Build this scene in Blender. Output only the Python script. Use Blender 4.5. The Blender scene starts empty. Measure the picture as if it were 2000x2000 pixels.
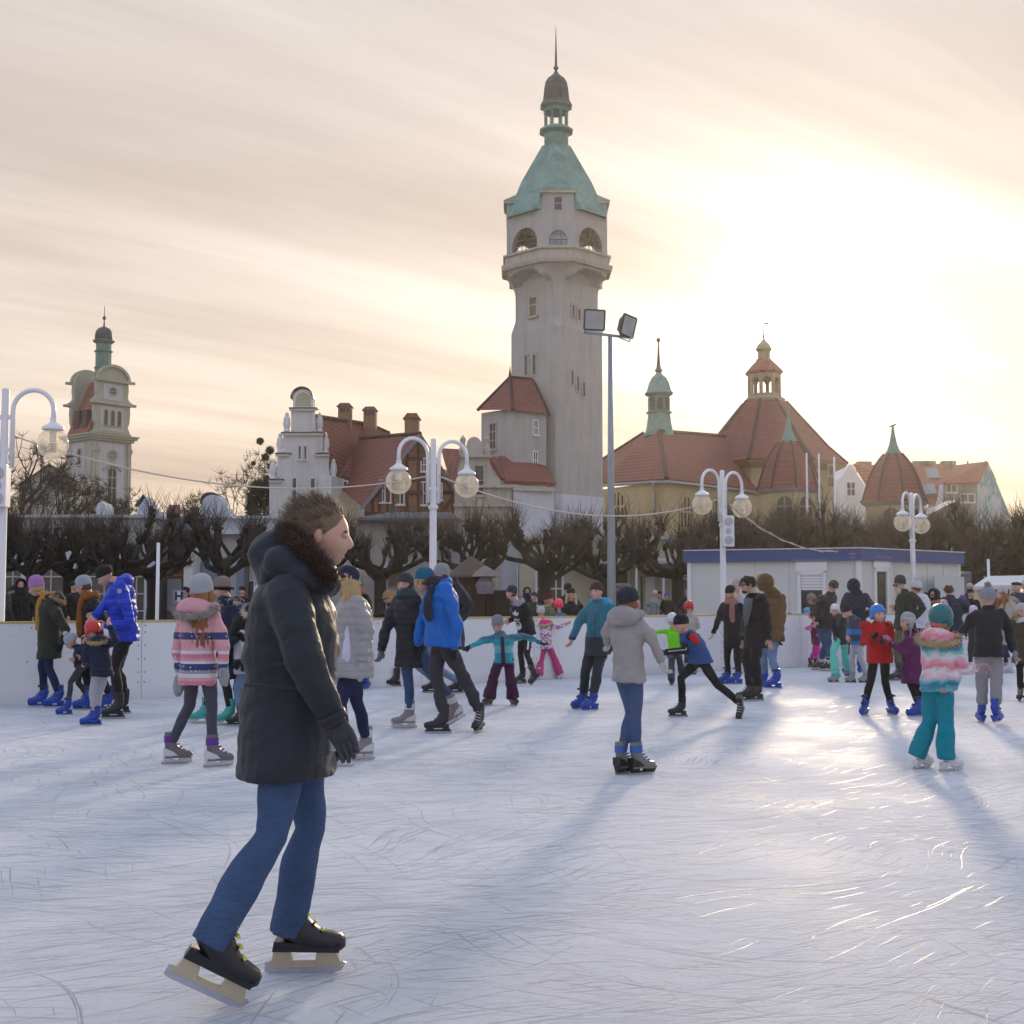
import bpy, bmesh, math, random
import numpy as np
from mathutils import Vector, Matrix

random.seed(11)
R = math.radians
COL = bpy.context.scene.collection
SC = bpy.context.scene
CAM_H, FPX = 1.49, 2500.0                     # eye height (m), focal length in pixels of the 2000 px photograph
PITCH = math.atan(171 / 2500)
CP, SP = math.cos(PITCH), math.sin(PITCH)

def ray(px, py):
    u, v = (px - 1000) / FPX, (1000 - py) / FPX
    y = CP - v * SP
    return u / y, (SP + v * CP) / y

def at(px, py, Y):
    """the point that stands Y metres ahead of the viewer in the direction of that spot of the photograph"""
    a, b = ray(px, py)
    return Vector((a * Y, Y, CAM_H + b * Y))

def on_ground(px, py, z=0.0):
    a, b = ray(px, py)
    t = (z - CAM_H) / b
    return Vector((a * t, t, z))

def zat(py, Y):
    return at(1000, py, Y).z

# ------------------------------------------------------------------ objects
def link(o, parent=None):
    COL.objects.link(o)
    if parent is not None:
        o.parent = parent
    return o

def tag(o, label, cat=None, group=None, kind=None):
    if label: o['label'] = label
    if cat: o['category'] = cat
    if group: o['group'] = group
    if kind: o['kind'] = kind
    return o

def thing(name, label, cat, loc=(0, 0, 0), group=None):
    o = bpy.data.objects.new(name, None)
    o.empty_display_size = 0.2
    o.location = loc
    return tag(link(o), label, cat, group)

def base_of(o):
    v = Vector((0, 0, 0))
    while o is not None:
        v += Vector(o.location)
        o = o.parent
    return v

def copy_tree(o, parent=None):
    c = o.copy()
    COL.objects.link(c)
    c.parent = parent
    for ch in list(o.children):
        copy_tree(ch, c)
    return c

def auto_uv(me):
    uvl = me.uv_layers.new(name='UVMap')
    n = len(me.polygons)
    if not n: return
    vs = me.vertices
    for p in me.polygons:
        nn = p.normal
        if abs(nn.z) > 0.985:
            t = Vector((1, 0, 0)); b = Vector((0, 1, 0))
        else:
            t = Vector((0, 0, 1)).cross(nn).normalized(); b = nn.cross(t)
        for li in p.loop_indices:
            co = vs[me.loops[li].vertex_index].co
            uvl.data[li].uv = (co.dot(t), co.dot(b))

class MB:
    """collects shapes in world metres and links them as ONE mesh object"""
    def __init__(self):
        self.bm = bmesh.new()
    def face(self, pts):
        vs = [self.bm.verts.new(p) for p in pts]
        try: return self.bm.faces.new(vs)
        except ValueError: return None
    def hexa(self, b, t):
        vb = [self.bm.verts.new(p) for p in b]; vt = [self.bm.verts.new(p) for p in t]
        n = len(vb)
        self.bm.faces.new(vb[::-1]); self.bm.faces.new(vt)
        for i in range(n):
            j = (i + 1) % n
            self.bm.faces.new((vb[i], vb[j], vt[j], vt[i]))
        return self
    def prism(self, pts, ext):
        ext = Vector(ext)
        return self.hexa([Vector(p) for p in pts], [Vector(p) + ext for p in pts])
    def box(self, c, s, rz=0.0, m=None):
        c = Vector(c); hx, hy, hz = s[0] / 2, s[1] / 2, s[2] / 2
        rot = m if m is not None else Matrix.Rotation(rz, 3, 'Z')
        f = lambda x, y, z: c + rot @ Vector((x, y, z))
        return self.hexa([f(-hx, -hy, -hz), f(hx, -hy, -hz), f(hx, hy, -hz), f(-hx, hy, -hz)],
                         [f(-hx, -hy, hz), f(hx, -hy, hz), f(hx, hy, hz), f(-hx, hy, hz)])
    def beam(self, p, q, w, t, nrm):
        p, q, nrm = Vector(p), Vector(q), Vector(nrm).normalized()
        d = (q - p).normalized(); s = d.cross(nrm).normalized() * (w / 2); n2 = nrm * (t / 2)
        return self.hexa([p - s - n2, p + s - n2, p + s + n2, p - s + n2], [q - s - n2, q + s - n2, q + s + n2, q - s + n2])
    def walls(self, poly, z0, z1):
        return self.hexa([(p[0], p[1], z0) for p in poly], [(p[0], p[1], z1) for p in poly])
    def loft(self, rings, cap=True, closed=True):
        vr = [[self.bm.verts.new(p) for p in r] for r in rings]
        n = len(vr[0])
        for a, b in zip(vr, vr[1:]):
            for i in range(n if closed else n - 1):
                j = (i + 1) % n
                try: self.bm.faces.new((a[i], a[j], b[j], b[i]))
                except ValueError: pass
        if cap:
            for r, rv in ((vr[0], True), (vr[-1], False)):
                if (r[0].co - r[n // 2].co).length > 1e-6:
                    self.bm.faces.new(r[::-1] if rv else r)
        return self
    def lathe(self, c, prof, seg=16, ph=0.0, cap=True):
        c = Vector(c)
        rings = [[c + Vector((max(r, 1e-4) * math.cos(ph + 2 * math.pi * i / seg), max(r, 1e-4) * math.sin(ph + 2 * math.pi * i / seg), z)) for i in range(seg)] for r, z in prof]
        return self.loft(rings, cap)
    def tube(self, pts, rad, seg=8, round_ends=False):
        pts = [Vector(p) for p in pts]
        if not hasattr(rad, '__len__'): rad = [rad] * len(pts)
        rad = list(rad)
        if round_ends:
            d0 = (pts[0] - pts[1]).normalized(); d1 = (pts[-1] - pts[-2]).normalized()
            r0, r1 = rad[0], rad[-1]
            pts = [pts[0] + d0 * r0 * 0.95, pts[0] + d0 * r0 * 0.6] + pts + [pts[-1] + d1 * r1 * 0.6, pts[-1] + d1 * r1 * 0.95]
            rad = [r0 * 0.3, r0 * 0.8] + rad + [r1 * 0.8, r1 * 0.3]
        rings = []; ref = None
        for i, p in enumerate(pts):
            d = (pts[min(i + 1, len(pts) - 1)] - pts[max(i - 1, 0)])
            d = d.normalized() if d.length > 1e-9 else Vector((0, 0, 1))
            if ref is None:
                ref = d.orthogonal().normalized()
            ref = (ref - d * ref.dot(d))
            ref = ref.normalized() if ref.length > 1e-6 else d.orthogonal().normalized()
            s = d.cross(ref)
            rings.append([p + (ref * math.cos(a) + s * math.sin(a)) * rad[i] for a in (2 * math.pi * k / seg for k in range(seg))])
        return self.loft(rings)
    def ball(self, c, r, seg=12, m=None):
        c = Vector(c)
        rx, ry, rz = (r, r, r) if not hasattr(r, '__len__') else r
        rot = m if m is not None else Matrix.Identity(3)
        rings = []
        nv = max(5, seg // 2 + 1)
        for k in range(nv + 1):
            th = math.pi * k / nv
            rr = max(math.sin(th), 0.02)
            rings.append([c + rot @ Vector((rx * rr * math.cos(a), ry * rr * math.sin(a), -rz * math.cos(th))) for a in (2 * math.pi * i / seg for i in range(seg))])
        return self.loft(rings)
    def build(self, name, mat, parent=None, smooth=False, uv=False, solid=None, bevel=None, angle=None):
        bm = self.bm
        bmesh.ops.remove_doubles(bm, verts=bm.verts, dist=1e-5)
        bmesh.ops.recalc_face_normals(bm, faces=bm.faces)
        if solid:
            bmesh.ops.solidify(bm, geom=bm.faces[:], thickness=solid)
            bmesh.ops.recalc_face_normals(bm, faces=bm.faces)
        if bevel:
            bmesh.ops.bevel(bm, geom=bm.edges[:], offset=bevel, segments=2, profile=0.6, affect='EDGES')
        if parent is not None:
            bm.transform(Matrix.Translation(-base_of(parent)))
        me = bpy.data.meshes.new(name)
        bm.to_mesh(me); bm.free()
        if uv: auto_uv(me)
        if smooth: me.shade_smooth()
        for m in (mat if isinstance(mat, (list, tuple)) else [mat]):
            me.materials.append(m)
        o = bpy.data.objects.new(name, me)
        link(o, parent)
        if smooth and angle:
            md = o.modifiers.new('split', 'EDGE_SPLIT'); md.split_angle = R(angle)
        return o

# ------------------------------------------------------------------ materials
_mats = {}
class N:
    def __init__(self, name):
        self.m = bpy.data.materials.new(name); self.m.use_nodes = True
        self.t = self.m.node_tree; self.n = self.t.nodes; self.l = self.t.links
        self.b = self.n['Principled BSDF']
    def add(self, typ, **kw):
        nd = self.n.new(typ)
        for k, v in kw.items(): setattr(nd, k, v)
        return nd
    def lk(self, a, b): self.l.new(a, b)
    def coord(self, kind='Object', scale=(1, 1, 1), rot=(0, 0, 0)):
        tc = self.add('ShaderNodeTexCoord'); mp = self.add('ShaderNodeMapping', vector_type='TEXTURE')
        mp.inputs['Scale'].default_value = tuple(1 / k for k in scale); mp.inputs['Rotation'].default_value = rot
        self.lk(tc.outputs[kind], mp.inputs['Vector'])
        return mp.outputs['Vector']
    def noise(self, vec, scale, detail=4, rough=0.55, dist=0.0):
        nd = self.add('ShaderNodeTexNoise')
        nd.inputs['Scale'].default_value = scale; nd.inputs['Detail'].default_value = detail
        nd.inputs['Roughness'].default_value = rough; nd.inputs['Distortion'].default_value = dist
        if vec is not None: self.lk(vec, nd.inputs['Vector'])
        return nd.outputs['Fac']
    def ramp(self, fac, stops, interp='LINEAR'):
        nd = self.add('ShaderNodeValToRGB'); cr = nd.color_ramp; cr.interpolation = interp
        while len(cr.elements) < len(stops): cr.elements.new(0.5)
        for e, (p, c) in zip(cr.elements, stops):
            e.position = p; e.color = (*c, 1) if len(c) == 3 else c
        if fac is not None: self.lk(fac, nd.inputs['Fac'])
        return nd.outputs['Color']
    def math(self, op, a, b=None, clamp=False):
        nd = self.add('ShaderNodeMath', operation=op, use_clamp=clamp)
        for i, v in enumerate((a, b)):
            if v is None: continue
            if hasattr(v, 'links'): self.lk(v, nd.inputs[i])
            else: nd.inputs[i].default_value = v
        return nd.outputs[0]
    def mix(self, fac, a, b, blend='MIX'):
        nd = self.add('ShaderNodeMix', data_type='RGBA', blend_type=blend)
        for i, v in ((0, fac), (6, a), (7, b)):
            if hasattr(v, 'links'): self.lk(v, nd.inputs[i])
            elif i == 0: nd.inputs[0].default_value = v
            else: nd.inputs[i].default_value = (*v, 1)
        return nd.outputs[2]
    def bump(self, h, strength=0.3, dist=0.02, prev=None):
        nd = self.add('ShaderNodeBump')
        nd.inputs['Strength'].default_value = strength; nd.inputs['Distance'].default_value = dist
        self.lk(h, nd.inputs['Height'])
        if prev is not None: self.lk(prev, nd.inputs['Normal'])
        return nd.outputs['Normal']
    def done(self, col=None, rough=0.6, normal=None, **kw):
        if col is not None:
            if hasattr(col, 'links'): self.lk(col, self.b.inputs['Base Color'])
            else: self.b.inputs['Base Color'].default_value = (*col, 1)
        if hasattr(rough, 'links'): self.lk(rough, self.b.inputs['Roughness'])
        else: self.b.inputs['Roughness'].default_value = rough
        if normal is not None: self.lk(normal, self.b.inputs['Normal'])
        for k, v in kw.items():
            s = self.b.inputs[k.replace('_', ' ')]
            if hasattr(v, 'links'): self.lk(v, s)
            else: s.default_value = v
        return self.m

def srgb(r, g, b):
    f = lambda c: ((c / 255 + 0.055) / 1.055) ** 2.4 if c > 10 else c / 255 / 12.92
    return (f(r), f(g), f(b))

def dk(c, k): return tuple(x * k for x in c)

def plain(name, col, rough=0.5, var=0.12, scale=6, bump=0.0, bscale=60, **kw):
    """paint / metal / plastic with a little wear"""
    if name in _mats: return _mats[name]
    n = N(name); v = n.coord()
    f = n.noise(v, scale, 5)
    c = n.mix(f, dk(col, 1 - var), dk(col, 1 + var))
    nm = n.bump(n.noise(v, bscale, 4), bump, 0.01) if bump else None
    rr = n.math('ADD', n.math('MULTIPLY', n.noise(v, scale * 2.3, 3), 0.2), rough - 0.1)
    _mats[name] = n.done(c, rr, nm, **kw)
    return _mats[name]

def fabric(name, col, rough=0.85, quilt=0.0, var=0.15, knit=0.0, soft=0.3):
    if name in _mats: return _mats[name]
    n = N(name); v = n.coord()
    f = n.noise(v, 9, 5)
    c = n.mix(f, dk(col, 1 - var), dk(col, 1 + var))
    nm = n.bump(n.noise(v, 26, 4), 0.35, 0.02)
    nm = n.bump(n.noise(v, 260, 2), 0.25, 0.004, nm)
    if quilt:
        w = n.add('ShaderNodeTexWave', wave_type='BANDS', bands_direction='Z')
        w.inputs['Scale'].default_value = quilt; w.inputs['Distortion'].default_value = 0.8; w.inputs['Detail'].default_value = 2
        n.lk(v, w.inputs['Vector'])
        h = n.math('POWER', w.outputs['Fac'], 0.45)
        nm = n.bump(h, 0.4, 0.02, nm)
    if knit:
        w = n.add('ShaderNodeTexWave', wave_type='BANDS', bands_direction='Z')
        w.inputs['Scale'].default_value = knit; n.lk(v, w.inputs['Vector'])
        w2 = n.add('ShaderNodeTexWave', wave_type='BANDS', bands_direction='X')
        w2.inputs['Scale'].default_value = knit; n.lk(v, w2.inputs['Vector'])
        nm = n.bump(n.math('MULTIPLY', w.outputs['Fac'], w2.outputs['Fac']), 0.6, 0.008, nm)
    _mats[name] = n.done(c, rough, nm, Sheen_Weight=soft * 0.22, Sheen_Roughness=0.5, Specular_IOR_Level=0.25)
    return _mats[name]

def denim(name, col):
    if name in _mats: return _mats[name]
    n = N(name); v = n.coord()
    f = n.noise(v, 7, 6, 0.6)
    c = n.mix(f, dk(col, 0.6), dk(col, 1.5))
    nm = n.bump(n.noise(n.coord(scale=(1, 1, 3)), 22, 4), 0.5, 0.02)
    w = n.add('ShaderNodeTexWave', wave_type='BANDS', bands_direction='DIAGONAL'); w.inputs['Scale'].default_value = 180; n.lk(v, w.inputs['Vector'])
    nm = n.bump(w.outputs['Fac'], 0.15, 0.003, nm)
    _mats[name] = n.done(c, 0.9, nm, Specular_IOR_Level=0.2)
    return _mats[name]

def plaster(name, col, stain=0.35, scale=0.5, grime=(0.12, 0.11, 0.09), bump=0.25):
    if name in _mats: return _mats[name]
    n = N(name); v = n.coord()
    f = n.noise(v, scale, 8, 0.62, 0.4)
    c = n.mix(f, dk(col, 0.82), dk(col, 1.12))
    st = n.noise(n.coord(scale=(1.6, 1.6, 0.16)), 1.4, 7, 0.65)
    s = n.ramp(st, [(0.48, (0, 0, 0)), (0.78, (1, 1, 1))])
    c = n.mix(n.math('MULTIPLY', s, stain), c, grime)
    c = n.mix(n.math('MULTIPLY', n.noise(v, 14, 3), 0.25), c, dk(col, 0.6))
    nm = n.bump(n.noise(v, 22, 5), bump, 0.03)
    _mats[name] = n.done(c, 0.9, nm)
    return _mats[name]

def tiles(name, col, row=0.36, colw=0.24, moss=0.3):
    if name in _mats: return _mats[name]
    n = N(name); v = n.coord('UV')
    sep = n.add('ShaderNodeSeparateXYZ'); n.lk(v, sep.inputs[0])
    fv = n.math('FRACT', n.math('DIVIDE', sep.outputs['Y'], row))
    fu = n.math('SINE', n.math('MULTIPLY', sep.outputs['X'], 2 * math.pi / colw))
    br = n.add('ShaderNodeTexBrick'); br.offset = 0.0
    br.inputs['Scale'].default_value = 1; br.inputs['Brick Width'].default_value = colw; br.inputs['Row Height'].default_value = row
    br.inputs['Mortar Size'].default_value = 0.0
    br.inputs['Color1'].default_value = (*dk(col, 0.85), 1); br.inputs['Color2'].default_value = (*dk(col, 1.15), 1); br.inputs['Bias'].default_value = 0.0
    n.lk(v, br.inputs['Vector'])
    big = n.noise(v, 0.35, 6, 0.6)
    c = n.mix(n.math('MULTIPLY', big, moss), br.outputs['Color'], dk(col, 0.45))
    gap = n.ramp(fv, [(0.0, (0.28, 0.25, 0.25)), (0.30, (1, 1, 1))])
    c = n.mix(1.0, c, gap, 'MULTIPLY')
    h = n.math('ADD', n.math('MULTIPLY', n.math('SUBTRACT', 1.0, fv), 1.0), n.math('MULTIPLY', fu, 0.35))
    nm = n.bump(h, 0.9, 0.06)
    _mats[name] = n.done(c, 0.75, nm)
    return _mats[name]

def bricks(name, c1, c2, mortar):
    if name in _mats: return _mats[name]
    n = N(name); v = n.coord('UV')
    br = n.add('ShaderNodeTexBrick')
    br.inputs['Scale'].default_value = 1; br.inputs['Brick Width'].default_value = 0.42; br.inputs['Row Height'].default_value = 0.14
    br.inputs['Mortar Size'].default_value = 0.012
    for k, cc in (('Color1', c1), ('Color2', c2), ('Mortar', mortar)): br.inputs[k].default_value = (*cc, 1)
    n.lk(v, br.inputs['Vector'])
    c = n.mix(n.math('MULTIPLY', n.noise(v, 0.6, 6), 0.5), br.outputs['Color'], dk(c1, 0.6))
    _mats[name] = n.done(c, 0.9, n.bump(br.outputs['Fac'], -0.4, 0.02))
    return _mats[name]

def copper(name, col, dark):
    if name in _mats: return _mats[name]
    n = N(name); v = n.coord()
    f = n.noise(v, 0.9, 7, 0.65, 0.5)
    c = n.ramp(f, [(0.3, dark), (0.5, col), (0.75, dk(col, 1.25))])
    s = n.noise(n.coord(scale=(3, 3, 0.3)), 1.6, 5)
    c = n.mix(n.math('MULTIPLY', n.ramp(s, [(0.5, (0, 0, 0)), (0.8, (1, 1, 1))]), 0.45), c, dk(dark, 0.6))
    u = n.coord('UV')
    br = n.add('ShaderNodeTexBrick'); br.inputs['Scale'].default_value = 1; br.inputs['Brick Width'].default_value = 0.5; br.inputs['Row Height'].default_value = 0.5
    br.inputs['Mortar Size'].default_value = 0.03
    n.lk(n.coord('UV', rot=(0, 0, R(40))), br.inputs['Vector'])
    c = n.mix(n.math('MULTIPLY', br.outputs['Fac'], 0.35), c, dk(dark, 0.7))
    _mats[name] = n.done(c, 0.6, n.bump(br.outputs['Fac'], 0.4, 0.03), Metallic=0.15)
    return _mats[name]

def glassy(name, col=(0.03, 0.035, 0.04), rough=0.08):
    if name in _mats: return _mats[name]
    n = N(name); v = n.coord()
    c = n.mix(n.noise(v, 1.3, 4), dk(col, 0.4), dk(col, 1.8))
    _mats[name] = n.done(c, rough, n.bump(n.noise(v, 0.9, 2), 0.08, 0.05))
    return _mats[name]
# ------------------------------------------------------------------ camera, sky, sun
cam = bpy.data.cameras.new('camera'); cam.sensor_width = 36; cam.lens = 36 * FPX / 2000; cam.clip_end = 3000; cam.clip_start = 0.1
camo = bpy.data.objects.new('camera', cam); COL.objects.link(camo)
camo.location = (0, 0, CAM_H); camo.rotation_euler = (R(90) + PITCH, 0, 0)
SC.camera = camo
SC.view_settings.view_transform = 'Standard'; SC.view_settings.look = 'None'
SC.view_settings.exposure = 0.28; SC.view_settings.gamma = 1
SC.cycles.use_denoising = True
SC.cycles.max_bounces = 7; SC.cycles.transparent_max_bounces = 12; SC.cycles.volume_bounces = 0

sx, sz = ray(1556, 622)
SUN = Vector((sx, 1, sz)).normalized()
sun = bpy.data.lights.new('sun', 'SUN'); sun.energy = 2.3; sun.angle = R(4.2); sun.color = (1.0, 0.79, 0.56)
suno = bpy.data.objects.new('sun', sun); COL.objects.link(suno)
suno.rotation_euler = (-SUN).to_track_quat('-Z', 'Y').to_euler()

W = bpy.data.worlds.new('World'); SC.world = W; W.use_nodes = True
wt = W.node_tree; wn = wt.nodes; wl = wt.links
for n_ in list(wn): wn.remove(n_)
def wadd(t, **k):
    nd = wn.new(t)
    for a, b in k.items(): setattr(nd, a, b)
    return nd
def wmath(op, a, b=None, c=None, clamp=False):
    nd = wadd('ShaderNodeMath', operation=op, use_clamp=clamp)
    for i, v in enumerate((a, b, c)):
        if v is None: continue
        if hasattr(v, 'links'): wl.new(v, nd.inputs[i])
        else: nd.inputs[i].default_value = v
    return nd.outputs[0]
def wmix(f, a, b, blend='MIX'):
    nd = wadd('ShaderNodeMix', data_type='RGBA', blend_type=blend)
    for i, v in ((0, f), (6, a), (7, b)):
        if hasattr(v, 'links'): wl.new(v, nd.inputs[i])
        elif i == 0: nd.inputs[0].default_value = v
        else: nd.inputs[i].default_value = (*v, 1)
    return nd.outputs[2]
def wramp(fac, stops):
    nd = wadd('ShaderNodeValToRGB'); cr = nd.color_ramp
    while len(cr.elements) < len(stops): cr.elements.new(0.5)
    for e, (p, c) in zip(cr.elements, stops):
        e.position = p; e.color = (*c, 1) if hasattr(c, '__len__') else (c, c, c, 1)
    wl.new(fac, nd.inputs['Fac']); return nd.outputs['Color']
tc = wadd('ShaderNodeTexCoord')
sep = wadd('ShaderNodeSeparateXYZ'); wl.new(tc.outputs['Generated'], sep.inputs[0])
elev = wmath('MAXIMUM', sep.outputs['Z'], 0.0)
den = wmath('ADD', elev, 0.16)
cx = wmath('DIVIDE', sep.outputs['X'], den); cy = wmath('DIVIDE', sep.outputs['Y'], den)
comb = wadd('ShaderNodeCombineXYZ'); wl.new(cx, comb.inputs[0]); wl.new(cy, comb.inputs[1])
def cloud(rot, sx_, sy_, scale, detail, rough, dist, off=0.0):
    mp = wadd('ShaderNodeMapping', vector_type='TEXTURE'); mp.inputs['Rotation'].default_value = (0, 0, R(rot)); mp.inputs['Scale'].default_value = (1 / sx_, 1 / sy_, 1)
    mp.inputs['Location'].default_value = (off, off * 0.7, 0)
    wl.new(comb.outputs[0], mp.inputs[0])
    ns = wadd('ShaderNodeTexNoise'); ns.inputs['Scale'].default_value = scale; ns.inputs['Detail'].default_value = detail
    ns.inputs['Roughness'].default_value = rough; ns.inputs['Distortion'].default_value = dist
    wl.new(mp.outputs[0], ns.inputs['Vector']); return ns.outputs['Fac']
c1 = cloud(30, 0.22, 1.25, 0.85, 8, 0.55, 0.5, 3.1)
c2 = cloud(36, 0.20, 2.2, 1.2, 7, 0.6, 0.6, 8.0)
c3 = cloud(24, 0.4, 1.3, 0.5, 3, 0.5, 0.3, 1.7)
cl = wmath('ADD', wmath('MULTIPLY', c1, 0.45), wmath('ADD', wmath('MULTIPLY', c2, 0.25), wmath('MULTIPLY', c3, 0.35)))
streak = wramp(cl, [(0.46, 0.0), (0.585, 1.0)])           # 1 = thick veil lit through, 0 = grey underside
dotn = wadd('ShaderNodeVectorMath', operation='DOT_PRODUCT'); wl.new(tc.outputs['Generated'], dotn.inputs[0]); dotn.inputs[1].default_value = SUN
dt = wmath('MAXIMUM', dotn.outputs['Value'], 0.0)
# clear-lit colour by height, seen towards the sun side and away from it
lit = wramp(elev, [(0.0, (0.90, 0.66, 0.46)), (0.08, (0.91, 0.73, 0.57)), (0.22, (0.86, 0.75, 0.65)), (0.42, (0.80, 0.73, 0.66)), (0.8, (0.62, 0.64, 0.70))])
grey = wramp(elev, [(0.0, (0.48, 0.355, 0.29)), (0.10, (0.50, 0.375, 0.31)), (0.25, (0.56, 0.45, 0.38)), (0.42, (0.60, 0.53, 0.49)), (0.8, (0.46, 0.50, 0.58))])
sky = wmix(streak, grey, lit)
back = wramp(dotn.outputs['Value'], [(0.0, (0.42, 0.52, 0.80)), (0.75, (1, 1, 1))])
mapr = wadd('ShaderNodeMapRange'); wl.new(dotn.outputs['Value'], mapr.inputs[0]); mapr.inputs[1].default_value = -0.1; mapr.inputs[2].default_value = 0.85
sky = wmix(mapr.outputs[0], wmix(1.0, sky, (0.93, 1.09, 1.44), 'MULTIPLY'), sky)
g1 = wmath('MULTIPLY', wmath('POWER', dt, 34.0), 0.16)
g2 = wmath('MULTIPLY', wmath('POWER', dt, 150.0), 0.45)
g3 = wmath('MULTIPLY', wmath('POWER', dt, 900.0), 2.2)
gm = wmath('ADD', wmath('MULTIPLY', streak, 0.80), 0.20)
glow = wmath('MULTIPLY', wmath('MULTIPLY', wmath('ADD', g1, wmath('ADD', g2, g3)), gm), wmath('ADD', wmath('MULTIPLY', wmath('MINIMUM', elev, 0.2), 3.25), 0.35))
gl = wmix(glow, (0, 0, 0), (1.0, 0.94, 0.84))
gl.node.clamp_factor = False
sky = wmix(1.0, sky, gl, 'ADD')
sky.node.clamp_result = False
bgc = wadd('ShaderNodeBackground'); wl.new(sky, bgc.inputs['Color']); bgc.inputs['Strength'].default_value = 1.0
nish = wadd('ShaderNodeTexSky', sky_type='NISHITA'); nish.sun_disc = False
nish.sun_elevation = math.asin(SUN.z); nish.sun_rotation = math.atan2(SUN.x, SUN.y)
bgn = wadd('ShaderNodeBackground'); wl.new(nish.outputs[0], bgn.inputs['Color']); bgn.inputs['Strength'].default_value = 0.08
mxs = wadd('ShaderNodeMixShader'); mxs.inputs[0].default_value = 0.93
wl.new(bgn.outputs[0], mxs.inputs[1]); wl.new(bgc.outputs[0], mxs.inputs[2])
wo = wadd('ShaderNodeOutputWorld'); wl.new(mxs.outputs[0], wo.inputs['Surface'])

# ------------------------------------------------------------------ ground, rink ice
def mat_ice():
    n = N('rink ice'); v0 = n.coord()
    nz = n.add('ShaderNodeTexNoise'); nz.inputs['Scale'].default_value = 0.42; nz.inputs['Detail'].default_value = 1; n.lk(v0, nz.inputs['Vector'])
    sc_ = n.add('ShaderNodeVectorMath', operation='SCALE'); sc_.inputs['Scale'].default_value = 1.5; n.lk(nz.outputs['Color'], sc_.inputs[0])
    warp = n.add('ShaderNodeVectorMath', operation='ADD'); n.lk(v0, warp.inputs[0]); n.lk(sc_.outputs[0], warp.inputs[1])   # blades cut arcs, not straight lines
    def scr(rot, lng, wid, scale, lo, hi, d=3.0):
        mp = n.add('ShaderNodeMapping', vector_type='TEXTURE'); mp.inputs['Scale'].default_value = (1 / lng, 1 / wid, 1); mp.inputs['Rotation'].default_value = (0, 0, R(rot))
        n.lk(warp.outputs[0], mp.inputs['Vector']); s = mp.outputs['Vector']
        return n.ramp(n.noise(s, scale, 3, 0.6, d * 0.08), [(lo, (0, 0, 0)), (hi, (1, 1, 1))])
    s1 = scr(12, 0.8, 14, 2.2, 0.56, 0.70)
    s2 = scr(30, 0.7, 20, 2.6, 0.60, 0.70)
    s3 = scr(-12, 0.6, 22, 2.4, 0.60, 0.72)
    s4 = scr(48, 0.5, 26, 2.0, 0.645, 0.70)
    s5 = scr(115, 0.4, 34, 1.6, 0.66, 0.71)
    sA = n.math('MAXIMUM', n.math('MULTIPLY', s1, 0.55), n.math('MAXIMUM', s2, s3))
    sA = n.math('MAXIMUM', sA, n.math('MAXIMUM', s4, s5))
    fine = n.math('ADD', n.math('MULTIPLY', n.noise(n.coord(scale=(1.6, 11, 1), rot=(0, 0, R(14))), 7, 6, 0.75), 0.8), n.math('MULTIPLY', n.noise(n.coord(scale=(1.4, 12, 1), rot=(0, 0, R(38))), 5, 5, 0.7), 0.6))
    snow = n.ramp(n.noise(v0, 0.5, 7, 0.65), [(0.38, (0, 0, 0)), (0.62, (1, 1, 1))])
    h = n.math('ADD', n.math('MULTIPLY', sA, -0.75), n.math('MULTIPLY', fine, 0.9))
    h = n.math('ADD', h, n.math('MULTIPLY', n.noise(v0, 4, 5), 0.5))
    nm = n.bump(h, 1.0, 0.020)
    col = n.mix(snow, (0.66, 0.685, 0.73), (0.80, 0.80, 0.82))
    col = n.mix(n.math('MULTIPLY', sA, 0.28), col, (0.40, 0.48, 0.62))  # bluish shade of the scratch grooves painted into the ice colour
    rg = n.math('ADD', n.math('MULTIPLY', snow, 0.20), 0.50)
    rg = n.math('SUBTRACT', rg, n.math('MULTIPLY', n.math('MAXIMUM', s4, s5), 0.30))
    return n.done(col, rg, nm, Specular_IOR_Level=n.math('ADD', n.math('MULTIPLY', s4, 0.26), 0.012))

def mat_paving():
    n = N('paving'); v = n.coord()
    br = n.add('ShaderNodeTexBrick'); br.inputs['Scale'].default_value = 1.6; br.inputs['Mortar Size'].default_value = 0.02
    br.inputs['Color1'].default_value = (0.16, 0.15, 0.15, 1); br.inputs['Color2'].default_value = (0.22, 0.21, 0.20, 1); br.inputs['Mortar'].default_value = (0.08, 0.08, 0.08, 1)
    n.lk(v, br.inputs['Vector'])
    c = n.mix(n.math('MULTIPLY', n.noise(v, 0.2, 6), 0.6), br.outputs['Color'], (0.10, 0.10, 0.09))
    return n.done(c, 0.9, n.bump(br.outputs['Fac'], -0.3, 0.02))

g = MB(); g.face([(-700, -60, -0.03), (700, -60, -0.03), (700, 1500, -0.03), (-700, 1500, -0.03)])
tag(g.build('ground', mat_paving()), None, kind='structure')

# line of the boards
BD0 = Vector((-5.60, 19.42)); BT = Vector((0.796, 0.605)).normalized()
pts_b = [BD0 + BT * (2.512 * k) for k in range(-2, 7)]
end = pts_b[-1]
for a_, L_ in ((28, 0.5), (17, 0.5), (7, 0.5)):
    end = end + Vector((math.cos(R(a_)), math.sin(R(a_)))) * L_; pts_b.append(end)
for k in range(7):
    end = end + Vector((math.cos(R(1)), math.sin(R(1)))) * 2.5; pts_b.append(end)
g = MB()
poly = [(p.x, p.y + 0.02, 0.0) for p in pts_b]
g.face([(-30, -12, 0), (30, -12, 0), (30, poly[-1][1], 0)] + poly[::-1] + [(-30, poly[0][1] - 16, 0)])
tag(g.build('ice', mat_ice()), None, kind='structure')

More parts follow.
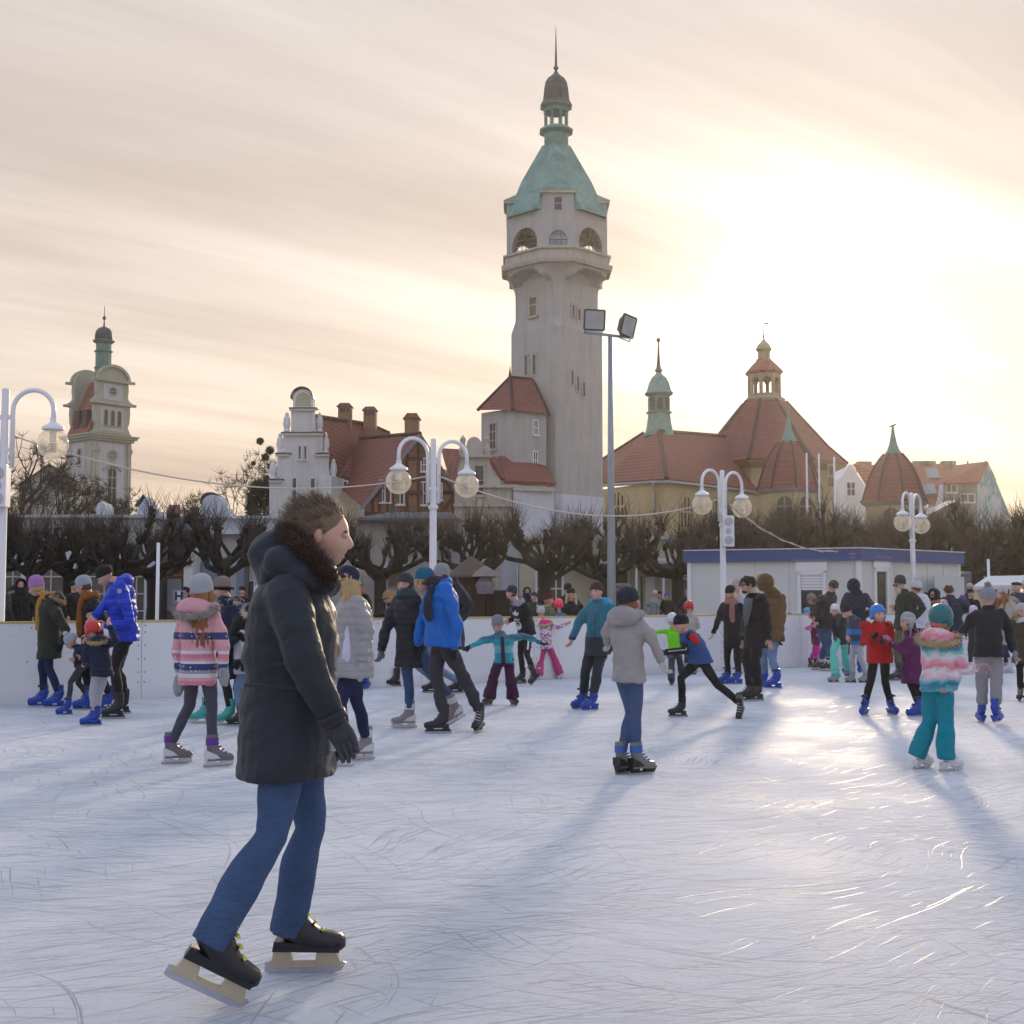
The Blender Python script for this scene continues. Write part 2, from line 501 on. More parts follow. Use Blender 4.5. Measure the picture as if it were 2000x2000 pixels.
def mat_board():
    n = N('white board plastic'); v = n.coord()
    sc = n.ramp(n.noise(n.coord(scale=(0.7, 0.7, 3)), 4, 6, 0.7), [(0.56, (0, 0, 0)), (0.72, (1, 1, 1))])
    c = n.mix(n.noise(v, 0.8, 5), (0.66, 0.67, 0.70), (0.78, 0.78, 0.79))
    c = n.mix(n.math('MULTIPLY', sc, 0.3), c, (0.45, 0.46, 0.50))
    sp = n.add('ShaderNodeSeparateXYZ'); n.lk(n.coord(), sp.inputs[0])
    low = n.ramp(n.math('ADD', sp.outputs['Z'], n.math('MULTIPLY', n.noise(v, 3, 4), 0.16)), [(0.10, (1, 1, 1)), (0.26, (0, 0, 0))])
    c = n.mix(n.math('MULTIPLY', low, 0.35), c, (0.50, 0.52, 0.55))
    return n.done(c, 0.42, n.bump(n.noise(v, 3, 3), 0.06, 0.03))
MBOARD = mat_board()
MYEL = plain('yellow cap rail', (0.50, 0.40, 0.12), 0.5)
MBOLT = plain('bolt heads', (0.10, 0.09, 0.10), 0.4)
for i, (a, b) in enumerate(zip(pts_b, pts_b[1:])):
    d = b - a; L = d.length; ang = math.atan2(d.y, d.x); mid = (a + b) / 2
    nb = Vector((d.y, -d.x)).normalized()      # towards the ice
    lab = 'white rink board panel with yellow cap rail, along the edge of the ice' if L > 1 else 'short white rink board panel with yellow cap rail in the rounded corner'
    t = thing('rink_board', lab, 'rink board', (mid.x, mid.y, 0), 'white boards round the rink' if L > 1 else 'short corner boards of the rink')
    MB().box((mid.x, mid.y, 0.585), (L - 0.012, 0.05, 1.13), ang, ).build('panel', MBOARD, t, bevel=0.004)
    MB().box((mid.x, mid.y, 1.165), (L - 0.004, 0.075, 0.03), ang).build('cap_rail', MYEL, t, bevel=0.006)
    m = MB(); m.box((mid.x + nb.x * 0.032, mid.y + nb.y * 0.032, 0.10), (L - 0.008, 0.014, 0.19), ang); m.build('kick_strip', MBOARD, t)
    if L > 1:
        m = MB()
        u = d.normalized()
        for q, zs in ((0.05, (0.25, 0.4, 0.6, 0.8, 1.0, 1.1)), (L - 0.05, (0.25, 0.4, 0.6, 0.8, 1.0, 1.1)), (L * 0.35, (1.09,)), (L * 0.65, (1.09,)), (L * 0.33, (0.6,))):
            for z in zs:
                c = a + u * q + nb * 0.026
                m.ball((c.x, c.y, z), 0.011, 6)
        m.build('bolts', MBOLT, t)

# ------------------------------------------------------------------ lamps, mast, cables
MWHITE = plain('white enamel', (0.74, 0.74, 0.76), 0.4, 0.06)
MGREY = plain('galvanised steel', (0.27, 0.30, 0.32), 0.45, 0.15, Metallic=0.4)
MDARK = plain('dark metal', (0.035, 0.037, 0.04), 0.5)
def mat_globe():
    n = N('lamp globe glass')
    tr = n.add('ShaderNodeBsdfTransparent'); tr.inputs[0].default_value = (0.98, 0.95, 0.88, 1)
    n.b.inputs['Base Color'].default_value = (0.88, 0.86, 0.80, 1); n.b.inputs['Roughness'].default_value = 0.12
    tl = n.add('ShaderNodeBsdfTranslucent'); tl.inputs[0].default_value = (0.97, 0.93, 0.84, 1)
    m1 = n.add('ShaderNodeMixShader'); m1.inputs[0].default_value = 0.6
    n.lk(n.b.outputs[0], m1.inputs[1]); n.lk(tl.outputs[0], m1.inputs[2])
    lw = n.add('ShaderNodeLayerWeight'); lw.inputs[0].default_value = 0.35
    f = n.math('ADD', n.math('MULTIPLY', lw.outputs['Facing'], 0.55), 0.16)
    m2 = n.add('ShaderNodeMixShader'); n.lk(f, m2.inputs[0])
    n.lk(tr.outputs[0], m2.inputs[1]); n.lk(m1.outputs[0], m2.inputs[2])
    n.lk(m2.outputs[0], n.n['Material Output'].inputs['Surface'])
    return n.m
MGLOBE = mat_globe()
MBULB = plain('lamp socket', (0.72, 0.70, 0.66), 0.4)

def street_lamp(px, Y, top_py, gd, label, speaker=None, turn=0):
    p = at(px, 1000, Y); x = p.x; h = zat(top_py, Y)
    t = thing('street_lamp', label, 'street lamp', (x, Y, 0), 'twin globe lamps round the rink')
    m = MB()
    m.lathe((x, Y, 0), [(0.11, 0), (0.11, 0.3), (0.075, 0.36), (0.066, h - 1.35), (0.09, h - 1.33), (0.09, h - 1.27), (0.06, h - 1.25), (0.055, h - 0.02), (0.02, h)], 14)
    m.build('pole', MWHITE, t, smooth=True, angle=35)
    for z in (h - 0.45, h - 0.95):
        MB().box((x, Y, z), (0.30, 0.05, 0.06), R(turn)).build('bracket', MWHITE, t)
    r = gd / 2
    arm = 0.62; rt = Matrix.Rotation(R(turn), 3, 'Z'); o_ = Vector((x, Y, 0))
    W_ = lambda dx, z_: o_ + rt @ Vector((dx, 0, 0)) + Vector((0, 0, z_))
    for s in (-1, 1):
        rc = arm * 0.5
        cx0 = s * 0.12
        pts = [W_(cx0, h - 1.22), W_(cx0, h - 0.34)]
        pts += [W_(cx0 + s * (rc - rc * math.cos(a)), h - 0.34 + rc * 1.0 * math.sin(a)) for a in (math.pi * k / 12 for k in range(1, 13))]
        xe = cx0 + s * 2 * rc
        pts.append(W_(xe, h - 0.52)); pe = W_(xe, 0)
        MB().tube(pts, 0.036, 10).build('arm', MWHITE, t, smooth=True)
        zc = h - 0.62 - r
        MB().lathe(pe, [(0.05, h - 0.46), (0.05, h - 0.52), (0.08, h - 0.55), (0.16, h - 0.60), (0.17, h - 0.64), (0.12, h - 0.655)], 16).build('lamp_cap', MWHITE, t, smooth=True, angle=40)
        m = MB(); m.ball((pe.x, pe.y, zc), r, 28)
        gobj = m.build('globe', MGLOBE, t, smooth=True)
        m = MB(); m.lathe(pe, [(0.055, zc + r * 0.9), (0.06, zc + r * 0.15), (0.03, zc + r * 0.1)], 10)
        for k in range(5):
            m.lathe((pe.x, pe.y, zc + r * 0.05 - k * r * 0.13), [(0.03, 0), (0.075, -0.008), (0.075, -0.018), (0.03, -0.026)], 10)
        m.build('lamp_insert', MBULB, gobj, smooth=True, angle=40)
    if speaker:
        z0, z1 = zat(speaker[2], Y), zat(speaker[1], Y)
        xs = at(speaker[0], speaker[1], Y - 0.08).x
        s = MB().box((xs, Y - 0.13, (z0 + z1) / 2), (0.26, 0.2, z1 - z0)).build('speaker_box', MWHITE, t, bevel=0.01)
        m = MB()
        hh = z1 - z0
        for f_, rr in ((0.8, 0.1), (0.5, 0.07), (0.2, 0.1)):
            m.lathe((0, 0, 0), [(rr, 0), (rr, 0.012), (rr * 0.8, 0.016)], 16)
            vs = m.bm.verts[:][-48:]
            mm = Matrix.Translation((xs, Y - 0.23, z0 + f_ * hh)) @ Matrix.Rotation(R(90), 4, 'X')
            bmesh.ops.transform(m.bm, matrix=mm, verts=vs)
        m.build('speaker_cone', plain('speaker mesh', (0.45, 0.45, 0.47), 0.7), s, smooth=True, angle=30)
    return t
street_lamp(5, 19.4, 758, 0.47, 'twin globe lamp nearest the camera, cut by the photo edge, with speaker box', speaker=(3, 910, 992))
street_lamp(846, 23.9, 856, 0.47, 'twin globe lamp standing in front of the half-timbered brick house', turn=34)
street_lamp(1411, 30.0, 918, 0.47, 'twin globe lamp with grey speaker box, by the corner of the white hut', speaker=(1421, 1008, 1068), turn=42)
street_lamp(1781, 34.3, 962, 0.46, 'smallest twin globe lamp, in front of the blue-trimmed hut and pointed turret', turn=54)

# slim white pole and far small post
p = at(308, 1130, 30); t = MB().lathe((p.x, 30, 0), [(0.05, 0), (0.045, 0.4), (0.04, zat(1060, 30))], 10)
tag(t.build('pole', MWHITE, smooth=True), 'slim plain white pole behind the boards near the letter sign', 'pole')
p = at(1931, 1130, 46); t = MB().lathe((p.x, 46, 0), [(0.05, 0), (0.05, zat(1092, 46))], 10)
tag(t.build('pole', MWHITE, smooth=True), 'short slim white post rising behind the market tent', 'pole')

def floodlight_mast():
    Y = 37.5; p = at(1193, 900, Y); x = p.x; h = zat(656, Y)
    t = thing('floodlight_mast', 'tall grey steel mast carrying two floodlights in front of the big tower', 'floodlight mast', (x, Y, 0))
    MB().lathe((x, Y, 0), [(0.16, 0), (0.13, 1.5), (0.10, zat(950, Y)), (0.065, h)], 12).build('pole', MGREY, t, smooth=True)
    a, b = at(1140, 649, Y), at(1236, 660, Y)
    MB().beam(a, b, 0.07, 0.07, (0, 1, 0)).build('crossbar', MGREY, t)
    for (cx_, cy_, w_, hh_, yaw_, roll_) in ((1161, 625, 0.60, 0.58, 6, -1.5), (1227, 637, 0.50, 0.60, 38, -10)):
        c = at(cx_, cy_, Y - 0.1)
        m4 = Matrix.Rotation(R(yaw_), 3, 'Z') @ Matrix.Rotation(R(roll_ * -1), 3, 'Y') @ Matrix.Rotation(R(8), 3, 'X')
        m = MB()
        f = lambda x_, y_, z_: c + m4 @ Vector((x_, y_, z_))
        fr = [f(-w_ / 2, 0, -hh_ / 2), f(w_ / 2, 0, -hh_ / 2), f(w_ / 2, 0, hh_ / 2), f(-w_ / 2, 0, hh_ / 2)]
        bk = [f(-w_ * .3, .3, -hh_ * .25), f(w_ * .3, .3, -hh_ * .25), f(w_ * .3, .3, hh_ * .3), f(-w_ * .3, .3, hh_ * .3)]
        m.hexa(fr, bk)
        fl = m.build('floodlight', MDARK, t)
        m = MB()
        for i in range(4):
            m.beam(fr[i] , fr[(i + 1) % 4], 0.05, 0.05, m4 @ Vector((0, 1, 0)))
        m.build('rim', MDARK, fl)
        m = MB(); q = [v_ + (c - v_) * 0.07 + m4 @ Vector((0, -0.012, 0)) for v_ in fr]
        m.prism(q, m4 @ Vector((0, -0.01, 0)))
        m.build('lens', plain('floodlight lens', (0.34, 0.36, 0.38), 0.15, 0.25, 3), fl)
        m = MB()
        for s_ in (-1, 1):
            m.tube([f(s_ * w_ * .42, 0.02, -hh_ * .5), f(s_ * w_ * .42, 0.05, -hh_ * .68)], 0.02, 6)
        m.tube([f(-w_ * .42, 0.05, -hh_ * .68), f(w_ * .42, 0.05, -hh_ * .68)], 0.02, 6)
        m.build('mount', MGREY, fl)
floodlight_mast()

def cable(a, b, sag, name, label, rad=0.012, beads=False):
    a, b = Vector(a), Vector(b)
    pts = [a.lerp(b, k / 24) - Vector((0, 0, 4 * sag * (k / 24) * (1 - k / 24))) for k in range(25)]
    m = MB(); m.tube(pts, rad, 6)
    if beads:
        pts2 = [p_ + Vector((0.02 * math.sin(i * 2.1), 0, 0.03 * math.cos(i * 1.7))) for i, p_ in enumerate(pts)]
        m.tube(pts2, rad * 0.8, 5)
    tag(m.build(name, plain('pale cable', (0.58, 0.52, 0.44), 0.5), smooth=True), label, 'cable')
L2 = at(846, 930, 23.9)
cable(at(22, 850, 19.4), at(835, 930, 23.9), 0.48, 'cable', 'thin pale cable strung between the two nearest twin globe lamps')
cable(at(858, 930, 23.9), at(1400, 976, 30.0), 0.55, 'cable', 'pale cable strung past the tower between two twin globe lamps', 0.016)
cable(at(1425, 985, 30.0), at(1672, 1071, 34.2), 0.45, 'cable', 'double twisted pale cable running from lamp down to the hut roof', 0.014, True)

def haze():
    n = N('haze'); n.n.remove(n.b)
    v = n.add('ShaderNodeVolumePrincipled'); v.inputs['Color'].default_value = (1.0, 0.95, 0.86, 1); v.inputs['Density'].default_value = HAZE; v.inputs['Anisotropy'].default_value = 0.72
    n.lk(v.outputs[0], n.n['Material Output'].inputs['Volume'])
    m = MB().box((0, 90, 24), (420, 320, 50)); o = m.build('haze', n.m)
    tag(o, None, kind='stuff'); return o
HAZE = 0.00034
haze()
# ------------------------------------------------------------------ building materials
MGREYPL = plaster('grey tower render', (0.43, 0.418, 0.395), 0.36, 0.8, (0.10, 0.095, 0.085), 0.5)
MPALE = plaster('pale blue-white render', (0.58, 0.61, 0.66), 0.2)
MWHITEPL = plaster('white render', (0.76, 0.755, 0.73), 0.18)
MBEIGE = plaster('weathered beige stone', (0.48, 0.44, 0.37), 0.55)
MYELLOW = plaster('ochre yellow render', (0.52, 0.42, 0.23), 0.2)
MCREAM = plaster('cream shop render', (0.54, 0.49, 0.36), 0.2)
MGREENY = plaster('greenish yellow stone', (0.45, 0.445, 0.34), 0.35)
MPANEL = plaster('pale stone panel', (0.56, 0.55, 0.53), 0.3)
MTILE = tiles('red roof tiles', (0.23, 0.064, 0.044))
MTILE2 = tiles('orange roof tiles', (0.33, 0.11, 0.06))
MTILED = tiles('dark red roof tiles', (0.21, 0.06, 0.045))
MCOPPER = copper('green copper', (0.15, 0.29, 0.245), (0.095, 0.185, 0.155))
MCOPPERD = copper('dark copper', (0.085, 0.085, 0.085), (0.04, 0.04, 0.045))
MBRICK = bricks('brown brick', (0.33, 0.18, 0.095), (0.25, 0.12, 0.065), (0.28, 0.22, 0.16))
MTIMBER = plain('red-brown timber', (0.12, 0.028, 0.022), 0.7)
MWFRAME = plain('white window frame', (0.70, 0.70, 0.70), 0.5, 0.05)
MGLASS = glassy('window glass')
MGLASSB = glassy('brown window glass', (0.07, 0.05, 0.03))
MLEAD = plain('lead flashing', (0.06, 0.065, 0.075), 0.5)
MROOFGREY = plain('grey roof felt', (0.075, 0.078, 0.085), 0.8, 0.25, 1.5)

UP = Vector((0, 0, 1))
def window(root, c, w, h, nrm, fm=None, gm=None, nv=1, nh=1, arch=False, ft=0.09, proud=0.06, sill=True, name='window'):
    """window as a frame with bars and a sill (part) and its pane (sub-part)"""
    fm = fm or MWFRAME; gm = gm or MGLASS
    c = Vector(c); nrm = Vector(nrm).normalized(); r = UP.cross(nrm).normalized()
    P = lambda u, v, o=0.0: c + r * u + UP * v + nrm * o
    hw, hh = w / 2, h / 2
    if arch:
        hs = hh - hw
        outl = [(-hw, -hh), (hw, -hh), (hw, hs)] + [(hw * math.cos(a), hs + hw * math.sin(a)) for a in (math.pi * k / 12 for k in range(1, 12))] + [(-hw, hs)]
    else:
        outl = [(-hw, -hh), (hw, -hh), (hw, hh), (-hw, hh)]
    m = MB(); n_ = len(outl)
    for i in range(n_):
        a, b = outl[i], outl[(i + 1) % n_]
        m.beam(P(*a, proud / 2), P(*b, proud / 2), ft, proud, nrm)
    top = hh
    for k in range(1, nv + 1):
        u = -hw + w * k / (nv + 1)
        tv = (hs + math.sqrt(max(hw * hw - u * u, 0))) if arch else hh
        m.beam(P(u, -hh, proud / 2), P(u, tv, proud / 2), ft * 0.6, proud * 0.9, nrm)
    for k in range(1, nh + 1):
        v = -hh + h * k / (nh + 1)
        m.beam(P(-hw, v, proud / 2), P(hw, v, proud / 2), ft * 0.6, proud * 0.92, nrm)
    if sill:
        m.beam(P(-hw - 0.1, -hh - ft * 0.7, 0.08), P(hw + 0.1, -hh - ft * 0.7, 0.08), 0.08, 0.18, nrm)
    f = m.build(name, fm, root)
    m = MB(); m.prism([P(u, v, -0.05) for u, v in outl], nrm * 0.065)
    m.build('pane', gm, f)
    return f

def octa(c, Rd, a, z):
    """square with cut corners, a flat of half width a towards the viewer"""
    pts = [(-a, -Rd), (a, -Rd), (Rd, -a), (Rd, a), (a, Rd), (-a, Rd), (-Rd, a), (-Rd, -a)]
    return [Vector((c.x + x, c.y + y, z)) for x, y in pts]

def arch_panel(m, p0, p1, z0, z1, th, ow, zs, zr, inward):
    """wall slab from p0 to p1 with an arched opening ow wide, sill zs, springing zr"""
    p0, p1 = Vector(p0), Vector(p1); d = (p1 - p0); L = d.length; d /= L
    iw = Vector(inward).normalized() * th
    def slab(us):  # us: list of (u, z)
        m.prism([p0 + d * u + UP * z for u, z in us], iw)
    mid = L / 2; r = ow / 2
    slab([(0, z0), (mid - r, z0), (mid - r, z1), (0, z1)])
    slab([(mid + r, z0), (L, z0), (L, z1), (mid + r, z1)])
    if zs > z0: slab([(mid - r, z0), (mid + r, z0), (mid + r, zs), (mid - r, zs)])
    K = 10
    for k in range(K):
        a0, a1 = math.pi * k / K, math.pi * (k + 1) / K
        u0, u1 = mid + r * math.cos(a0), mid + r * math.cos(a1)
        slab([(u1, zr + r * math.sin(a1)), (u0, zr + r * math.sin(a0)), (u0, z1), (u1, z1)])

def finial(root, c, prof, mat, name='finial', seg=10):
    return MB().lathe(c, prof, seg).build(name, mat, root, smooth=True, angle=40)

# ------------------------------------------------------------------ big grey tower
def big_tower():
    Y = 90.0; c = at(1087, 600, Y); c.z = 0
    z = lambda py: zat(py, Y)
    t = thing('tower', 'tall grey rendered tower with green pointed copper roof and arched lookout gallery', 'tower', (c.x, c.y, 0))
    sh = MB()
    sh.loft([octa(c, 3.22, .22, -0.05), octa(c, 3.22, .22, z(655)), octa(c, 2.92, .25, z(630)), octa(c, 2.92, .32, z(577))])
    w = sh.build('wall', MGREYPL, t)
    MB().loft([octa(c, 3.26, .24, 0), octa(c, 3.26, .24, z(972))]).build('base_render', MPALE, t)
    m = MB(); rings = []; NL = 14
    oi, oo = octa(c, 2.92, .32, 0), octa(c, 3.62, 1.1, 0)
    for k in range(NL + 1):                          # corner ribs flare from below, the faces between them only under a round-headed arch
        q = k / NL; zz = z(582) + (z(536) - z(582)) * q; ring = []
        for i in range(8):
            A0, B0, A1, B1 = oi[i], oi[(i + 1) % 8], oo[i], oo[(i + 1) % 8]
            for j in range(10):
                u = j / 10; st = 0.0 if i % 2 == 0 else .80 * math.sqrt(max(1 - ((u - .5) / .46) ** 2, 0)) + 0.0
                w = min(max((q - st) / (1 - st), 0), 1)
                w = (1 - math.cos(w * math.pi / 2)) if st < .05 else min(w * 3.5, 1) if q > st else 0
                p = A0.lerp(B0, u).lerp(A1.lerp(B1, u), w); ring.append(Vector((p.x, p.y, zz)))
        rings.append(ring)
    m.loft(rings); m.build('corbel', MGREYPL, t, smooth=True, angle=30)
    m = MB()
    m.loft([octa(c, 3.84, 1.2, z(538)), octa(c, 3.92, 1.22, z(532)), octa(c, 3.92, 1.22, z(528))])
    m.loft([octa(c, 3.66, 1.12, z(528)), octa(c, 3.66, 1.12, z(512))])
    m.loft([octa(c, 3.80, 1.16, z(512)), octa(c, 3.80, 1.16, z(508))])
    m.build('cornice', MBEIGE, t)
    # lookout storey: eight slabs with open arches
    Rd, a_ = 3.55, 1.08
    base = octa(c, Rd, a_, 0)
    zb, zt = z(508), z(434)
    m = MB()
    for i in range(8):
        p0, p1 = base[i], base[(i + 1) % 8]
        mid = (p0 + p1) / 2; inn = (c - mid)
        if i % 2 == 0:
            arch_panel(m, p0, p1, zb, z(402), 0.35, 1.25, zb + 0.12, z(494), inn)
        else:
            arch_panel(m, p0, p1, zb, zt, 0.35, 2.45, zb + 0.1, z(496), inn)
    gal = m.build('gallery_wall', MGREYPL, t)
    MB().loft([octa(c, 3.3, 1.0, zb - 0.05), octa(c, 3.3, 1.0, zb + 0.05)]).build('gallery_floor', MGREYPL, t)
    MB().loft([octa(c, 3.3, 1.0, zt - 0.3), octa(c, 3.3, 1.0, zt - 0.1)]).build('gallery_ceiling', MGREYPL, t)
    for i in range(8):
        p0, p1 = base[i], base[(i + 1) % 8]; mid = (p0 + p1) / 2; nn = (mid - c); nn.z = 0; nn.normalize()
        if i == 0:
            f = window(t, mid - nn * 0.14 + UP * (zb + 0.12 + (z(477) - zb) / 2), 1.2, z(477) - zb - 0.02, nn, MLEAD, glassy('sky lit glass', (0.20, 0.22, 0.26), 0.1), 2, 2, True, 0.05, 0.05, False)
        elif i in (1, 7, 3, 5):
            m = MB(); d = (p1 - p0).normalized(); o = mid - nn * 0.17
            for u in (-0.8, -0.4, 0, 0.4, 0.8):
                tv = z(496) - zb + math.sqrt(max(1.22 ** 2 - u * u, 0)) if i in (1, 7) else 0.9
                m.beam(o + d * u + UP * zb, o + d * u + UP * (zb + tv), 0.035, 0.035, nn)
            for v in (0.45, 0.9, 1.45) if i in (1, 7) else (0.9,):
                hw = 1.2 if v < 0.6 else math.sqrt(max(1.22 ** 2 - (v - (z(496) - zb)) ** 2, 0.01))
                m.beam(o - d * hw + UP * (zb + v), o + d * hw + UP * (zb + v), 0.035, 0.035, nn)
            m.build('railing' if i in (3, 5) else 'glazing_bars', MDARK, t)
    for i in (0, 2, 4, 6):                         # small square window above each corner bay
        p0, p1 = base[i], base[(i + 1) % 8]; mid = (p0 + p1) / 2; nn = (mid - c); nn.z = 0; nn.normalize()
        window(t, mid + UP * z(427), 0.55, 0.95, nn, MGREYPL, MGLASS, 0, 1, False, 0.05, 0.03, False)
        d = (p1 - p0).normalized()
        ridge = c + nn * 2.2; ridge.z = z(372)
        zz = z(402)
        m = MB()                                    # little roof over the bay
        e0 = p0 - d * .22 + nn * .22 + UP * zz; e1 = p1 + d * .22 + nn * .22 + UP * zz
        b0 = c + nn * 1.7 - d * 1.3 + UP * zz; b1 = c + nn * 1.7 + d * 1.3 + UP * zz
        m.face([e0, e1, ridge]); m.face([e1, b1, ridge]); m.face([b0, e0, ridge]); m.face([b0, b1, e1, e0]); m.face([b1, b0, ridge])
        m.build('bay_roof', MCOPPER, t, uv=True)
        m = MB(); m.hexa([p0 - d * .18 + nn * .18 + UP * (zz - .22), p1 + d * .18 + nn * .18 + UP * (zz - .22), b1 + UP * -.22, b0 + UP * -.22], [p0 - d * .18 + nn * .18 + UP * (zz - .004), p1 + d * .18 + nn * .18 + UP * (zz - .004), b1 + UP * -.004, b0 + UP * -.004])
        m.build('bay_cornice', MBEIGE, t)
        m = MB(); m.hexa([p0 - nn * .36 + UP * (zt - .1), p1 - nn * .36 + UP * (zt - .1), p1 - nn * 1.6 + UP * (zt - .1), p0 - nn * 1.6 + UP * (zt - .1)], [p0 - nn * .36 + UP * (zz - .23), p1 - nn * .36 + UP * (zz - .23), p1 - nn * 1.6 + UP * (zz - .23), p0 - nn * 1.6 + UP * (zz - .23)])
        m.build('bay_wall', MGREYPL, t)
    m = MB()
    m.loft([octa(c, 3.47, 1.62, z(437)), octa(c, 3.45, 1.56, z(431)), octa(c, 2.5, .25, z(357)), octa(c, 1.02, .12, z(286))])
    m.build('roof', MCOPPER, t, uv=True)
    l = thing_part = MB().lathe(c, [(0.92, z(288)), (0.92, z(265)), (1.02, z(263)), (1.28, z(259)), (1.26, z(256)), (0.95, z(250))], 8, R(22.5)).build('lantern_base', MCOPPER, t, uv=True)
    m = MB()
    for k in range(8):
        a = R(22.5 + 45 * k); m.lathe((c.x + .80 * math.cos(a), c.y + .80 * math.sin(a), 0), [(0.14, z(251)), (0.115, z(247)), (0.11, z(223)), (0.17, z(217))], 8)
    m.build('lantern_columns', MCOPPER, t)
    K = 8
    m = MB(); m.lathe(c, [(0.93, z(221)), (0.95, z(214)), (1.22, z(210)), (1.22, z(208)), (0.6, z(207))], 8, R(22.5)); m.build('lantern_cornice', MCOPPER, t)
    m = MB(); m.lathe(c, [(1.20, z(208)), (1.03, z(200)), (0.98, z(190)), (0.93, z(176)), (0.82, z(163)), (0.62, z(154)), (0.38, z(149)), (0.20, z(144)), (0.09, z(138))], 8, R(22.5)); m.build('dome', MCOPPERD, t)
    finial(t, c, [(0.05, z(140)), (0.07, z(137)), (0.17, z(135)), (0.19, z(132)), (0.12, z(129)), (0.06, z(128)), (0.09, z(126)), (0.045, z(80)), (0.012, z(51))], MCOPPERD)
    # shaft windows
    def onface(px, py, side):    # side -1: face turned to the viewer's west, +1: east
        s = 1 if side > 0 else -1
        n_ = Vector((s, -1, 0)).normalized()
        # ray / plane
        a, b = ray(px, py); dist = (3.22 + .22) / math.sqrt(2) if py > 648 else (2.92 + .28) / math.sqrt(2)
        p0 = c + n_ * dist
        d = Vector((a, 1, b)); o = Vector((0, 0, CAM_H))
        tt = (p0 - o).dot(n_) / d.dot(n_)
        return o + d * tt, n_
    for px, py, w, h, side, arch, fm in ((1042, 596, 0.75, 1.6, -1, False, MBEIGE), (1028.5, 713, 0.42, 1.55, -1, True, MGREYPL), (1044.5, 712, 0.42, 1.55, -1, True, MGREYPL),
                                   (1119, 609, 0.34, 1.1, 1, False, MGREYPL), (1130.5, 617, 0.34, 1.1, 1, False, MGREYPL),
                                   (1117, 738, 0.34, 1.15, 1, False, MGREYPL), (1128, 749.5, 0.34, 1.1, 1, False, MGREYPL), (1139.5, 761, 0.34, 1.1, 1, False, MGREYPL)):
        p, nn = onface(px, py, side)
        window(t, p, w, h, nn, fm, MGLASSB, 0, 1 if w > .6 else 0, arch, 0.13, 0.07, w > .6)
    # service ledge ladder on the gallery
    m = MB(); p = at(978, 515, Y - 2.6)
    for dx, dz0, dz1 in ((0, -.6, 1.1), (0.75, -.6, 1.1)):
        m.beam(p + Vector((dx, 0, dz0)), p + Vector((dx, 0, dz1)), .05, .05, (0, 1, 0))
    m.beam(p + Vector((0, 0, 1.05)), p + Vector((.75, 0, 1.05)), .05, .05, (0, 1, 0)); m.beam(p + Vector((0, 0, -.1)), p + Vector((.75, 0, -.1)), .05, .05, (0, 1, 0))
    return t
big_tower()

# ------------------------------------------------------------------ stair annex in front of the tower + ornate gable
def hull(px, Y): return (at(px, 900, Y).x, Y)
def annex():
    t = thing('stair_annex', 'grey stair annex with red hipped roof built against the tall tower', 'building', (at(1005, 900, 85).x, 85, 0))
    A, B, C_, D = hull(940, 86.4), hull(1001, 84.2), hull(1067, 86.6), hull(1035, 90)
    zt = zat(801, 85)
    MB().walls([A, B, C_, D], 0, zt).build('wall', MGREYPL, t)
    a, b, c_, d = (at(933, 801, 86.2), at(1001, 800, 83.6), at(1072, 809, 86.4), at(1030, 800, 91))
    r0, r1 = at(996, 737, 87.6), at(1041, 741, 88.4)
    m = MB()
    for f in ([a, b, r0], [b, c_, r1, r0], [c_, d, r1], [d, a, r0, r1], [d, c_, b, a]): m.face(f)
    m.build('roof', MTILE, t, uv=True)
    m = MB(); m.tube([b, r0], 0.14, 8); m.tube([a, r0], 0.12, 8); m.tube([c_, r1], 0.12, 8); m.tube([r0, r1], 0.12, 8); m.tube([r0 - UP * .1, r0 + UP * 0.75], [0.14, 0.01], 6)
    m.build('ridge_tiles', MTILED, t)
    nl = Vector((-(B[1] - A[1]), (B[0] - A[0]), 0)).normalized(); nl = -nl if nl.y > 0 else nl
    nr = Vector((-(C_[1] - B[1]), (C_[0] - B[0]), 0)).normalized(); nr = -nr if nr.y > 0 else nr
    def pl(px, py, q0, n_):
        aa, bb = ray(px, py); d = Vector((aa, 1, bb)); o = Vector((0, 0, CAM_H)); q = Vector((q0[0], q0[1], 0)); return o + d * ((q - o).dot(n_) / d.dot(n_))
    window(t, pl(963, 852, B, nl), 0.62, 1.8, nl, MGREYPL, MGLASSB, 1, 2, False, .1)
    window(t, pl(1046, 835, B, nr), 0.42, 1.0, nr, MWFRAME, MGLASS, 1, 1, False, .08)
    window(t, pl(1045, 899, B, nr), 0.42, 1.2, nr, MWFRAME, MGLASS, 1, 1, False, .08)
    # lean-to and pale base
    E, F_, G_ = hull(1000, 81), hull(1082, 84.6), hull(1000, 85)
    MB().walls([E, F_, hull(1070, 87), hull(985, 85)], 0, zat(948, 82)).build('lower_wall', MPALE, t)
    m = MB()
    e0, e1, u1, u0 = at(985, 945, 80.4), at(1084, 949, 84.3), at(1062, 915, 86.2), at(972, 896, 84.6)
    m.face([e0, e1, u1, u0])
    m.build('lean_to_roof', MTILE, t, uv=True, solid=0.25)
    m = MB(); m.beam(e0 - UP * .25, e1 - UP * .25, .16, .3, UP); m.build('lean_to_gutter', MBEIGE, t)
    p = at(1001, 980, 80.7); m = MB(); m.tube([at(1000, 950, 80.7), at(1000, 1090, 80.7)], 0.09, 8); m.build('downpipe', plain('red downpipe', (0.16, 0.05, 0.045), 0.6), t)
annex()

